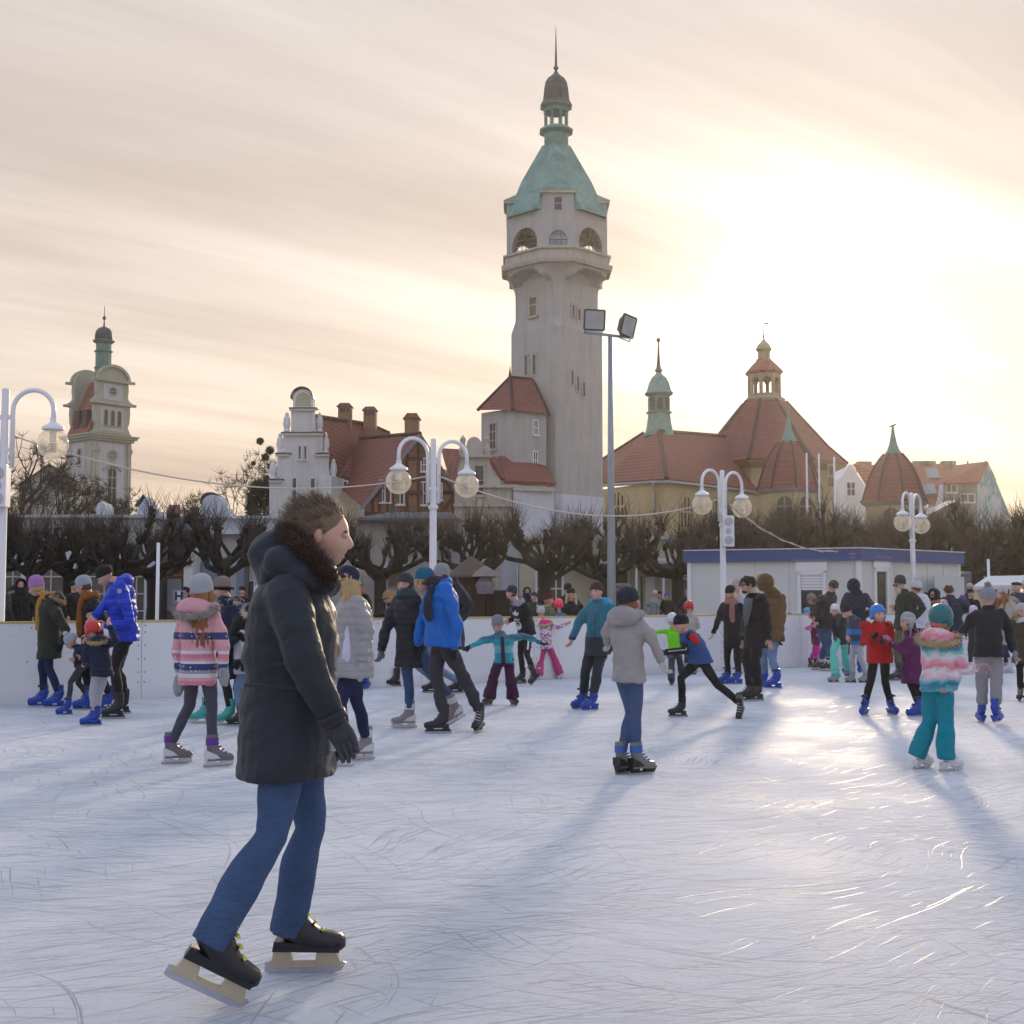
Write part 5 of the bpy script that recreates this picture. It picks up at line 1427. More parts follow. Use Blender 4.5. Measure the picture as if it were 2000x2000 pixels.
def conservatory():
    Y = 70.0; P = lambda px, py, d=0: at(px, py, Y + d)
    t = thing('glass_pavilion', 'pale pavilion with ribbed glass gable roof behind the trees, below the apartment house', 'building', (at(1855, 1000, Y).x, Y, 0))
    m = MB(); m.prism([P(x, y) for x, y in ((1815, 1160), (1895, 1160), (1895, 1000), (1867, 980), (1815, 1004))], (0, 6, 0)); m.build('wall', plaster('rose white render', (.45, .40, .40), .2), t)
    m = MB(); m.face([P(1810, 1006, -.3), P(1867, 978, -.3), P(1850, 978, 6), P(1795, 1004, 6)]); m.face([P(1867, 978, -.3), P(1900, 1002, -.3), P(1890, 1000, 6), P(1850, 978, 6)]); m.build('roof', plain('pale glass roof', (.36, .36, .36), .75), t, solid=.06)
conservatory()

# ------------------------------------------------------------------ trees
MBARK = plain('dark wet bark', (0.027, 0.024, 0.020), .9, .4, 9, .6, 40)
MTWIG = plain('brown twigs', (0.066, 0.048, 0.037), .9, .3, 5)

def twig(bm, p, d, L, r, rng):
    """a three-sided, slightly bent spike"""
    d = d.normalized(); s = d.orthogonal().normalized(); u = d.cross(s)
    bend = Vector((rng.uniform(-1, 1), rng.uniform(-1, 1), rng.uniform(-.2, .8))) * L * .14
    rings = []
    for f, rr in ((0, 1), (.5, .75)):
        q = p + d * L * f + bend * f * f
        rings.append([bm.verts.new(q + (s * math.cos(a) + u * math.sin(a)) * r * rr) for a in (0, 2.09, 4.19)])
    tip = bm.verts.new(p + d * L + bend)
    for i in range(3):
        j = (i + 1) % 3
        bm.faces.new((rings[0][i], rings[0][j], rings[1][j], rings[1][i])); bm.faces.new((rings[1][i], rings[1][j], tip))

def pollard(seed, dense=1.0):
    rng = random.Random(seed)
    tr = MB(); tw = MB()
    H0 = rng.uniform(2.25, 2.5)
    tr.tube([(0, 0, -.05), (0, 0, .3), (.03, .02, 1.2), (rng.uniform(-.08, .08), 0, H0), (0, 0, H0 + .35)], [.30, .23, .20, .21, .2], 10)
    knots = []
    n1 = rng.randint(8, 10)
    for i in range(n1):
        a = 2 * math.pi * (i + rng.uniform(-.3, .3)) / n1
        reach = rng.uniform(1.0, 2.0); up = rng.uniform(.25, 1.5) if i % 3 else rng.uniform(1.2, 1.8)
        if up > 1.2: reach *= .6
        z0 = H0 + rng.uniform(-.25, .3)
        d = Vector((math.cos(a), math.sin(a), 0))
        kink = Vector((rng.uniform(-.16, .16), rng.uniform(-.16, .16), rng.uniform(-.1, .15)))
        p0 = Vector((0, 0, z0)); p1 = p0 + d * reach * .45 + UP * up * .2 + kink; p2 = p0 + d * reach * .85 + UP * up * .5 - kink * .6
        tr.tube([p0, p1, p2], [.13, .095, .085], 7)
        nb = rng.randint(3, 4)
        for b in range(nb):
            a2 = a + rng.uniform(-1.1, 1.1); d2 = Vector((math.cos(a2), math.sin(a2), 0))
            L = rng.uniform(.4, .85)
            q0 = p2 if b else p1
            q1 = q0 + d2 * L * .5 + UP * rng.uniform(.1, .5) * L * 1.6; q2 = q1 + d2 * L * rng.uniform(.05, .4) + UP * rng.uniform(.5, 1.0) * L
            tr.tube([q0, q1, q2], [.075, .058, .05], 6); knots.append(q2)
            if rng.random() < .75:
                a3 = a2 + rng.choice((-1, 1)) * rng.uniform(.5, 1.2); d3 = Vector((math.cos(a3), math.sin(a3), 0))
                q3 = q1 + d3 * rng.uniform(.2, .45) + UP * rng.uniform(.2, .6); tr.tube([q1, q3], [.055, .045], 6); knots.append(q3)
    for k in knots:
        r = rng.uniform(.07, .13)
        tr.ball(k, (r, r, r * 1.5), 7)
        for j in range(rng.randint(2, 4)):
            o = Vector((rng.gauss(0, .06), rng.gauss(0, .06), rng.gauss(.05, .08))); tr.ball(k + o, r * rng.uniform(.4, .75), 6)
        for j in range(int(rng.randint(13, 23) * dense)):
            d = Vector((rng.gauss(0, .42), rng.gauss(0, .42), rng.uniform(.45, 1.2)))
            twig(tw.bm, k + Vector((rng.gauss(0, .06), rng.gauss(0, .06), rng.uniform(-.05, .12))), d, rng.uniform(.35, 1.05) * (1.2 if k.z > 3.6 else .7), rng.uniform(.006, .011), rng)
    # fine shoots along the limbs
    return tr, tw

def place_tree(protos, i, loc, s, rz, label, group):
    root = copy_tree(protos[i]); root.location = loc; root.scale = s; root.rotation_euler = (0, 0, rz)
    tag(root, label, 'tree', group); return root
protos = []
for s_ in range(4):
    t = thing('pollard_tree', 'x', 'tree'); tr, tw = pollard(40 + s_, 1.0)
    tr.build('trunk', MBARK, t, smooth=True); tw.build('crown', MTWIG, t); protos.append(t)
GRP = 'pollarded plane trees along the square'
TREES = [(67, 45, 1.0, 'pollarded bare tree with knobbly crown, nearest the church tower side of the row'), (134, 47, .97, 'pollarded bare tree behind the group in pale hats and blue jacket, slimmer trunk'),
         (243, 46, 1.03, 'pollarded bare tree standing above the black beanie of the blue-jacketed man'), (297, 50, 1.02, 'thick pollarded bare tree just behind the slim white pole'),
         (438, 45, 1.04, 'broad pollarded bare tree behind the girl in the pink striped jacket'), (-20, 46, 1.0, 'pollarded bare tree cut by the photo edge beside the nearest twin globe lamp'),
         (600, 48, 1.0, 'pollarded bare tree mostly hidden behind the tall man in the dark parka'), (745, 47, 1.02, 'pollarded bare tree beside the hanging white shop sign'),
         (925, 47.5, 1.03, 'pollarded bare tree rising right in front of the thatched kiosk'), (1063, 48, 1.06, 'pollarded bare tree with wide limbs in front of the tall shop windows'),
         (1183, 50, 1.04, 'pollarded bare tree directly behind the steel floodlight mast'), (1322, 50, 1.04, 'pollarded bare tree just beyond the hut corner, in front of the shop canopy'),
         (1420, 51, 1.08, 'pollarded tree crown above the hut roof, behind the lamp with speaker box'), (1505, 52, 1.1, 'pollarded tree crown above the hut roof, below the octagon hall'),
         (1585, 50, 1.08, 'pollarded tree crown above the hut roof, below the flagpoles'), (1665, 52, 1.1, 'pollarded tree crown above the hut corner, below the white gabled house'),
         (1745, 51, 1.08, 'pollarded tree crown above the hut roof, below the bell-roofed turret'), (1822, 53, 1.08, 'pollarded tree crown at the far end of the hut, before the glass pavilion'),
         (1908, 52, 1.12, 'pollarded tree with visible forked trunk between hut and market tent'), (1975, 55, 1.12, 'pollarded tree above the market tent roof, under the mural gable'), (2040, 53, 1.1, 'pollarded tree at the photo edge beyond the market tent')]
rt_ = random.Random(5)
for i, (px, Y, s, lab) in enumerate(TREES):
    p = at(px, 1120, Y)
    place_tree(protos, i % 4, (p.x, Y, 0), (s * 1.06, s * 1.06, s * 1.0), rt_.uniform(0, 6.28), lab, GRP)
# second, deeper row that thickens the east side
for i, (px, Y, s) in enumerate(((1465, 58, 1.15), (1625, 58, 1.15), (1785, 59, 1.15), (1935, 60, 1.2))):
    p = at(px, 1120, Y)
    place_tree(protos, (i + 2) % 4, (p.x, Y, 0), (s * 1.1, s * 1.1, s), rt_.uniform(0, 6.28), 'pollarded tree in the deeper row behind the hut, crown merging with its neighbours', 'deeper row of pollarded trees behind the hut')
for t in protos:
    for ch in list(t.children): bpy.data.objects.remove(ch)
    bpy.data.objects.remove(t)

def bare_tree(name, loc, H, spread, seed, label, r0=None, lv=5, lean=0.0, group=None, balls=0):
    rng = random.Random(seed); tr = MB(); cr = MB(); tips = []
    def grow(m, p, d, L, r, lev):
        q1 = p + d * L * .5 + Vector((rng.gauss(0, .06), rng.gauss(0, .06), 0)) * L; q2 = q1 + (d + UP * .12).normalized() * L * .5
        m.tube([p, q1, q2], [r, r * .85, r * .68], 6 if lev < 2 else (4 if lev < 4 else 3))
        if lev >= lv: tips.append(q2); return
        n_ = 3 if lev < 3 else rng.randint(2, 4)
        for i in range(n_):
            a = rng.uniform(0, 6.28); w_ = rng.uniform(.35, .85) * spread
            s = d.orthogonal().normalized(); s = Matrix.Rotation(a, 3, d) @ s
            dd = (d + s * w_ + UP * .12).normalized()
            grow(cr, q1.lerp(q2, rng.uniform(.4, 1.0)), dd, L * rng.uniform(.62, .85), max(r * rng.uniform(.45, .62), .012 * H / 10), lev + 1)
    x, y, z = loc
    t = thing(name, label, 'tree', loc, group)
    grow(tr, Vector((x, y, z)), Vector((lean, 0, 1)).normalized(), H * .32, r0 or H * .022, 0)
    for q in tips:
        for j in range(5): twig(cr.bm, q, Vector((rng.gauss(0, .7), rng.gauss(0, .7), rng.uniform(0, 1))), H * rng.uniform(.03, .07), H * .0012 + .004, rng)
    tr.build('trunk', MBARK, t); cr.build('crown', MTWIG, t)
    return t, tips
def far(px, py_top, Y, **k):
    p = at(px, 1100, Y); return (p.x, Y, 0), zat(py_top, Y)
for i, (px, top, Y, sp, lab, bl) in enumerate(((45, 768, 70, .9, 'big gnarled bare tree behind the nearest globe lamp, beside the church', 0), (112, 880, 72, 1.0, 'thin bare tree before the church tower', 0), (10, 850, 75, 1.0, 'bare tree at the photo edge behind the nearest lamp', 0), (180, 905, 80, 1.1, 'low spreading bare tree at the foot of the church tower', 0),
        (505, 868, 96, .95, 'bare tree hung with dark mistletoe balls beside the white scroll-gabled house', 1), (388, 955, 130, 1.0, 'small far bare tree over the round-gabled parapet', 0), (262, 955, 150, 1.0, 'small far bare tree just past the church tower', 0), (345, 975, 160, 1.0, 'tiny far bare tree over the low roofs', 0),
        (1700, 884, 175, 1.1, 'far bare tree crown behind the bell-roofed turret', 0), (1650, 905, 170, 1.0, 'far bare tree beside the octagon hall wall', 0), (1990, 985, 130, 1.1, 'far bare tree beyond the mural gable at the photo edge', 0))):
    loc, H = far(px, top, Y)
    t, tips = bare_tree('bare_tree', loc, H * (.92 if not bl else .98), sp, 70 + i, lab, lv=5 if Y < 100 else 4, r0=.42 if i == 0 else None)
    if bl:
        rng = random.Random(3)
        for (bx, by, br) in ((508, 862, 13), (527, 880, 15), (518, 893, 14), (530, 912, 14), (521, 935, 12), (529, 950, 16), (495, 905, 8)):
            m = MB(); c = at(bx, by, Y - .5); rr = br * Y / FPX * .62
            for j in range(420):
                d = Vector((rng.gauss(0, 1), rng.gauss(0, 1), rng.gauss(0, 1))).normalized(); twig(m.bm, c + d * rr * .15, d, rr * rng.uniform(.7, 1.05), .03, rng)
            m.build('mistletoe', plain('mistletoe green', (0.05, 0.055, 0.02), .9), t)
# bay tree / hedge beside the white house
m = MB(); rng = random.Random(8); c = at(516, 990, 92)
for j in range(2600):
    d = Vector((rng.gauss(0, 1), rng.gauss(0, .8), rng.gauss(0, 1))).normalized() * rng.random() ** .33
    twig(m.bm, c + Vector((d.x * 1.2, d.y * 1.2, d.z * 2.0)), Vector((d.x, d.y, d.z + .3)), .35, .04, rng)
t = thing('evergreen_shrub', 'dark evergreen bush under the mistletoe tree beside the white house', 'shrub', (c.x, 92, 0))
MB().tube([(c.x, 92, 0), (c.x, 92, c.z)], [.15, .1], 8).build('stem', MBARK, t); m.build('foliage', plain('dark evergreen leaves', (0.03, 0.045, 0.018), .8, .4, 3), t)
# ------------------------------------------------------------------ people: materials
SKIN = plain('skin', (0.50, 0.29, 0.21), .5, .08, 20, .1, 90, Subsurface_Weight=0.05)
SKINR = plain('rosy skin', (0.55, 0.30, 0.23), .5, .08, 20, .1, 90, Subsurface_Weight=0.05)
MEYE = plain('eye white', (.30, .28, .26), .35, .02); MIRIS = plain('dark iris', (.02, .015, .012), .2)
MLIP = plain('lips', (.36, .12, .11), .5, .1); MBROW = plain('brow hair', (.06, .04, .025), .8); MSTUB = plain('stubbled skin', (.455, .265, .20), .6, .25, 60, .2, 150); MTEETH = plain('teeth', (.62, .60, .55), .3, .05)
def hairmat(name, col): return fabric(name, col, .6, var=.45, soft=.2)
HB = hairmat('brown hair', (.085, .05, .03)); HD = hairmat('dark hair', (.02, .014, .011)); HL = hairmat('blonde hair', (.42, .28, .13)); HY = hairmat('pale blonde hair', (.50, .40, .24)); HG = hairmat('grey hair', (.40, .38, .36)); HR = hairmat('auburn hair', (.26, .11, .045)); HM = hairmat('greying tousled hair', (.17, .118, .075))
FURT = fabric('tan fur', (.36, .25, .14), .9, var=.5, soft=.6); FURD = fabric('dark brown fur', (.060, .032, .022), .9, var=.5, soft=.5); FURG = fabric('grey fur', (.25, .22, .20), .9, var=.5, soft=.6); FURC = fabric('cream fur', (.48, .38, .28), .9, var=.4, soft=.6)
FURW = fabric('white fur', (.6, .58, .56), .9, var=.25, soft=.6); FURR = fabric('red fur', (.42, .02, .018), .9, var=.5, soft=.6)

def F(name, col, **k): return fabric(name, col, **k)

def bands(name, stops, axis='Z', noise_=0.0, dots=None, interp='CONSTANT', lo=0.0, hi=2.0, rough=.85):
    """cloth printed in bands: stops are (height in metres above the ice, colour)"""
    if name in _mats: return _mats[name]
    n = N(name); v = n.coord(); sp = n.add('ShaderNodeSeparateXYZ'); n.lk(v, sp.inputs[0])
    z = sp.outputs[axis]
    if noise_: z = n.math('ADD', z, n.math('MULTIPLY', n.math('SUBTRACT', n.noise(v, 9, 3), .5), noise_))
    f = n.math('DIVIDE', n.math('SUBTRACT', z, lo), hi - lo)
    c = n.ramp(f, [((h - lo) / (hi - lo), col) for h, col in stops], interp)
    if dots:
        vo = n.add('ShaderNodeTexVoronoi', feature='F1'); vo.inputs['Scale'].default_value = dots[0]; vo.inputs['Randomness'].default_value = dots[2]; n.lk(v, vo.inputs['Vector'])
        c = n.mix(n.ramp(vo.outputs['Distance'], [(dots[3], (1, 1, 1)), (dots[3] + .05, (0, 0, 0))]), c, dots[1])
    nm = n.bump(n.noise(v, 26, 4), .35, .02); nm = n.bump(n.noise(v, 240, 2), .2, .004, nm)
    _mats[name] = n.done(c, rough, nm, Sheen_Weight=.3)
    return _mats[name]

def confetti(name):
    if name in _mats: return _mats[name]
    n = N(name); v = n.coord()
    vo = n.add('ShaderNodeTexVoronoi', feature='F1'); vo.inputs['Scale'].default_value = 34; n.lk(v, vo.inputs['Vector'])
    sp = n.add('ShaderNodeSeparateColor'); n.lk(vo.outputs['Color'], sp.inputs[0])
    c = n.ramp(sp.outputs[0], [(0, (.65, .62, .62)), (.32, (.60, .12, .30)), (.5, (.12, .14, .45)), (.62, (.65, .62, .62)), (.78, (.60, .28, .06)), (.9, (.25, .10, .38))], 'CONSTANT')
    _mats[name] = n.done(c, .8, n.bump(n.noise(v, 30, 4), .3, .02)); return _mats[name]

def tiedye(name):
    if name in _mats: return _mats[name]
    n = N(name); v = n.coord(); sp = n.add('ShaderNodeSeparateXYZ'); n.lk(v, sp.inputs[0])
    f = n.noise(n.coord(scale=(1, 1, 1.2)), 7, 4, .6, .6)
    z = n.math('ADD', n.math('MULTIPLY', sp.outputs['Z'], 1.0), n.math('MULTIPLY', n.math('SUBTRACT', f, .5), .22))
    W_, P_, K_, T_, D_ = (.62, .62, .63), (.62, .34, .42), (.62, .15, .20), (.10, .42, .44), (.01, .14, .24)
    c = n.ramp(n.math('DIVIDE', z, 1.4), [(.46, (.30, .50, .50)), (.50, T_), (.535, D_), (.56, T_), (.585, P_), (.62, W_), (.65, K_), (.685, P_), (.71, W_), (.74, T_), (.775, D_), (.80, P_), (.84, K_), (.9, W_)])
    _mats[name] = n.done(c, .8, n.bump(n.noise(v, 26, 4), .35, .02), Sheen_Weight=.3); return _mats[name]

# ------------------------------------------------------------------ head
def head_geo(bm, M4, skin_i=0, lip_i=1, eye_i=2, iris_i=3, brow_i=4, res=(40, 30), smile=0.0, ears=True):
    """a head in its own frame: x to the side, y to the face, z up; height 1 from chin to crown"""
    nu, nv = res
    def shape(u, v):
        th = math.pi * v; ph = 2 * math.pi * u
        x, y, z = math.sin(th) * math.sin(ph), math.sin(th) * math.cos(ph), math.cos(th)
        X, Y, Z = x * .365, y * .425, z * .5
        if Z < .02:
            q = min((.02 - Z) / .52, 1)
            X *= 1 - .36 * q ** 1.4
            Y = Y * (1 - .10 * q) + .075 * q * (1 if y > 0 else 1.3)
        if y < 0 and Z < -.1: Y += .30 * min((-.1 - Z) / .4, 1) * (-y)
        if y < -.1: Y -= .02
        if y > .3:
            g = lambda c0, c1, s0, s1: math.exp(-((X - c0) / s0) ** 2 - ((Z - c1) / s1) ** 2)
            prof = 0
            if -.20 < Z < .08: prof = .105 * (.08 - Z) / .20 if Z > -.12 else .105 * max(0, (Z + .20) / .08)
            Y += prof * math.exp(-(X / .062) ** 2)
            Y += .045 * g(-.07, -.13, .05, .045) * .6 + .045 * g(.07, -.13, .05, .045) * .6
            Y -= .050 * (g(-.15, .03, .085, .05) + g(.15, .03, .085, .05))
            Y += .022 * (g(-.15, .10, .12, .035) + g(.15, .10, .12, .035))
            Y += .032 * g(0, -.255, .10, .022) + .034 * g(0, -.315, .085, .025) - .022 * g(0, -.285, .11, .012)
            Y += .042 * g(0, -.43, .09, .06) - .030 * g(0, .085, .09, .035)
            Y += .02 * (g(-.20, -.12, .09, .08) + g(.20, -.12, .09, .08))
        return Vector((X, Y, Z))
    grid = [[None] * nu for _ in range(nv + 1)]
    for j in range(nv + 1):
        for i in range(nu):
            if j in (0, nv) and i > 0: grid[j][i] = grid[j][0]; continue
            # crowd the columns towards the face
            u = i / nu; u2 = u - .085 * math.sin(2 * math.pi * u) * 1.0
            grid[j][i] = bm.verts.new(M4 @ shape(u2, j / nv))
    for j in range(nv):
        for i in range(nu):
            k = (i + 1) % nu
            vs = [grid[j][i], grid[j + 1][i], grid[j + 1][k], grid[j][k]]
            vs = [a for n_, a in enumerate(vs) if a not in vs[:n_]]
            if len(vs) < 3: continue
            try: f = bm.faces.new(vs)
            except ValueError: continue
            f.material_index = skin_i; f.smooth = True
            c = M4.inverted() @ f.calc_center_median()
            if c.z < -.17 and c.y > -.22 and res[0] > 40: f.material_index = 5
        if abs(c.x) < .105 and -.335 < c.z < -.242 and c.y > .25: f.material_index = lip_i
    def ball(c, r, mi, seg=10):
        m = MB(); m.bm.free(); m.bm = bm
        n0 = len(bm.faces)
        bm.faces.ensure_lookup_table()
        before = set(bm.faces)
        m.ball(c, r, seg)
        for f in bm.faces:
            if f not in before:
                f.material_index = mi; f.smooth = True
                for v_ in f.verts: v_.tag = True
        vs = [v_ for v_ in bm.verts if v_.tag]
        for v_ in vs: v_.co = M4 @ v_.co; v_.tag = False
    for s in (-1, 1):
        ball((s * .15, .345, .025), (.062, .045, .034), eye_i, 8)
        ball((s * .147, .378, .025), (.028, .018, .030), iris_i, 8)
        ball((s * .150, .352, .052), (.070, .046, .022), skin_i, 8)
        ball((s * .155, .388, .105), (.085, .024, .020), brow_i, 8)
        if ears: ball((s * .385, -.03, -.02), (.042, .08, .125), skin_i, 10)

def Mhead(c, h, yaw, nod=0, tilt=0):
    """frame with y to the face; yaw 0 looks at the viewer, 90 towards the east, nod looks down"""
    return Matrix.Translation(c) @ Matrix.Rotation(R(yaw + 180), 4, 'Z') @ Matrix.Rotation(R(tilt), 4, 'Y') @ Matrix.Rotation(R(-nod), 4, 'X') @ Matrix.Scale(h, 4)

def shell_geo(bm, M4, prof, sx=.41, sy=.47, tilt=0.0, cy=-.02, seg=24, ribs=0.0):
    rings = []
    T = Matrix.Rotation(R(tilt), 4, 'X')
    for r0_, z in prof:
        ring = []
        for i in range(seg):
            a = 2 * math.pi * i / seg; r = r0_ * (1 + ribs * math.sin(a * 20))
            ring.append(M4 @ (T @ Vector((sx * max(r, .01) * math.sin(a), cy + sy * max(r, .01) * math.cos(a), z))))
        rings.append(ring)
    m = MB(); m.bm.free(); m.bm = bm; m.loft(rings)

def spikes(bm, c, n_, L, r, rng, dirs, spread=.5):
    for i in range(n_):
        p, d = dirs(rng)
        twig(bm, p, (d + Vector((rng.gauss(0, spread), rng.gauss(0, spread), rng.gauss(0, spread)))), L * rng.uniform(.6, 1.2), r, rng)

# ------------------------------------------------------------------ skates: one mesh per kind, copied
def skate_proto(kind):
    spec = {'blue': ((.012, .055, .36), (.012, .05, .30), (.45, .46, .48), (.02, .02, .03), 'box'), 'hockey': ((.014, .014, .017), (.04, .04, .045), (.45, .46, .48), (.35, .35, .36), 'post'),
            'cream': ((.012, .012, .015), (.46, .40, .28), (.48, .50, .56), (.55, .62, .06), 'post'), 'white': ((.60, .60, .62), (.58, .58, .60), (.50, .51, .53), (.55, .55, .56), 'fig'),
            'soft': ((.22, .20, .20), (.60, .60, .62), (.50, .51, .53), (.60, .60, .62), 'shell'), 'teal': ((.04, .32, .29), (.55, .52, .48), (.50, .51, .53), (.30, .5, .48), 'fig'),
            'purple': ((.13, .115, .125), (.58, .57, .58), (.42, .42, .44), (.10, .02, .24), 'shell'), 'bluegrey': ((.15, .16, .14), (.012, .012, .014), (.4, .41, .43), (.03, .10, .36), 'shell'),
            'redblack': ((.03, .02, .02), (.02, .02, .02), (.4, .41, .43), (.32, .03, .02), 'post'), 'grey': ((.24, .24, .25), (.03, .03, .033), (.4, .41, .43), (.12, .12, .13), 'post'),
            'green': ((.02, .02, .022), (.50, .52, .40), (.5, .52, .48), (.3, .3, .3), 'box'), 'lilac': ((.48, .47, .55), (.52, .51, .56), (.5, .51, .53), (.55, .28, .14), 'fig')}[kind]
    boot, hold, blade, acc, typ = spec
    bz = .028 if kind == 'cream' else 0.0
    mb = plain('skate boot ' + kind, boot, .35, .12, 20); mh = plain('skate frame ' + kind, hold, .4, .08); ml = plain('skate blade ' + kind, blade, .2, .05, Metallic=.6); ma = plain('skate laces ' + kind, acc, .5)
    m = MB()
    def ring(c, wx, wy, d):     # ring square to direction d in the y-z plane
        d = Vector(d).normalized(); s = Vector((1, 0, 0)); u = d.cross(s)
        out = []
        for i in range(14):
            a = 2 * math.pi * i / 14; ca, sa = math.cos(a), math.sin(a)
            out.append(Vector(c) + UP * bz + s * wx * math.copysign(abs(ca) ** .75, ca) + u * wy * math.copysign(abs(sa) ** .75, sa))
        return out
    m.loft(([] if kind == 'cream' else [ring((0, -.055, .335), .052, .060, (0, .05, -1)), ring((0, -.06, .30), .050, .060, (0, .05, -1))]) + [ring((0, -.058, .235), .047, .058, (0, 0.1, -1)), ring((0, -.045, .165), .047, .070, (0, .45, -1)),
            ring((0, .0, .125), .048, .062, (0, 1, -.8)), ring((0, .055, .105), .050, .044, (0, 1, -.35)), ring((0, .115, .097), .049, .038, (0, 1, -.12)), ring((0, .155, .094), .040, .033, (0, 1, 0)), ring((0, .172, .092), .020, .018, (0, 1, 0))])
    m.hexa([(-.04, -.115, .065 + bz), (.04, -.115, .065 + bz), (.045, .15, .06 + bz), (-.045, .15, .06 + bz)], [(-.044, -.108, .105 + bz), (.044, -.108, .105 + bz), (.046, .155, .085 + bz), (-.046, .155, .085 + bz)])
    root = m.build('skate', mb, None, smooth=True, angle=50)
    m = MB()
    if typ == 'fig':
        m.hexa([(-.03, -.115, .03), (.03, -.115, .03), (.03, -.05, .03), (-.03, -.05, .03)], [(-.036, -.12, .075), (.036, -.12, .075), (.036, -.045, .075), (-.036, -.045, .075)])
        m.box((0, .09, .052), (.05, .13, .02)); m.box((0, -.08, .034), (.018, .05, .05)); m.box((0, .07, .034), (.018, .035, .05)); m.box((0, .125, .034), (.018, .035, .05)); m.box((0, .01, .066), (.05, .25, .012))
    elif typ == 'post':
        m.hexa([(-.008, -.125, .028), (.008, -.125, .028), (.008, -.03, .028), (-.008, -.03, .028)], [(-.032, -.11, .075 + bz), (.032, -.11, .075 + bz), (.032, -.05, .075 + bz), (-.032, -.05, .075 + bz)])
        m.hexa([(-.008, .05, .028), (.008, .05, .028), (.008, .16, .028), (-.008, .16, .028)], [(-.032, .06, .068 + bz), (.032, .06, .068 + bz), (.032, .135, .065 + bz), (-.032, .135, .065 + bz)])
        m.box((0, .01, .036), (.015, .285, .026))
    else:
        m.hexa([(-.014, -.13, .02), (.014, -.13, .02), (.014, -.025, .02), (-.014, -.025, .02)], [(-.048, -.125, .10), (.048, -.125, .10), (.045, -.03, .085), (-.045, -.03, .085)])
        m.hexa([(-.014, .04, .02), (.014, .04, .02), (.014, .16, .02), (-.014, .16, .02)], [(-.045, .03, .085), (.045, .03, .085), (.045, .175, .085), (-.045, .175, .085)])
        m.box((0, .01, .032), (.022, .29, .022))
        if typ == 'box': MB().loft([ring((0, -.058, z_), .0545 * w_, .066 * w_, (0, .05, -1)) for z_, w_ in ((.18, .96), (.19, 1.0), (.235, 1.02), (.245, .98))]).build('cuff', mh, root, smooth=True, angle=40)
        else: m.hexa([(-.051, -.128, .095), (.051, -.128, .095), (.050, .02, .085), (-.050, .02, .085)], [(-.052, -.125, .175), (.052, -.125, .175), (.052, -.03, .13), (-.052, -.03, .13)])
    m.build('blade_frame', mh, root, bevel=.002)
    m = MB()
    m.prism([Vector((-.0022, y, z)) for y, z in ((-.15, .006), (-.13, 0.0), (.12, 0), (.155, .008), (.175, .024 + bz * .5), (.165, .03 + bz * .5), (-.148, .03 + bz * .5))], (.0044, 0, 0)); m.build('blade', ml, root)
    m = MB()
    for k in range(5):
        y, z = -.005 + .028 * k, .235 - .030 * k + bz
        m.beam((-.034, y - .004, z - .008), (.034, y + .006, z + .004), .011, .012, (0, .7, .7)); 
    if typ == 'box': m.box((0, -.035, .305), (.108, .12, .03)); m.beam((-.05, -.02, .17), (.05, .03, .19), .03, .02, (0, .7, .7))
    if typ == 'shell': m.loft([ring((0, -.058 + .0 * z_, z_), .0535 * w_, .064 * w_, (0, .05, -1)) for z_, w_ in ((.225, .96), (.235, 1.0), (.29, 1.02), (.30, .98))])
    m.build('laces', ma, root)
    return root
SK = {}
def skate(kind, parent, pos, yaw, s, pitch=0, roll=0):
    """pos: middle of the blade on the ice, yaw as for people, pitch > 0 toes down"""
    if kind not in SK: SK[kind] = skate_proto(kind)
    c = copy_tree(SK[kind], parent)
    c.matrix_local = Matrix.Translation(Vector(pos) - base_of(parent)) @ Matrix.Rotation(R(yaw + 180), 4, 'Z') @ Matrix.Rotation(R(-pitch), 4, 'X') @ Matrix.Rotation(R(roll), 4, 'Y') @ Matrix.Scale(s, 4)
    return Matrix.Translation(Vector(pos)) @ Matrix.Rotation(R(yaw + 180), 4, 'Z') @ Matrix.Rotation(R(-pitch), 4, 'X') @ Matrix.Rotation(R(roll), 4, 'Y') @ Matrix.Scale(s, 4)

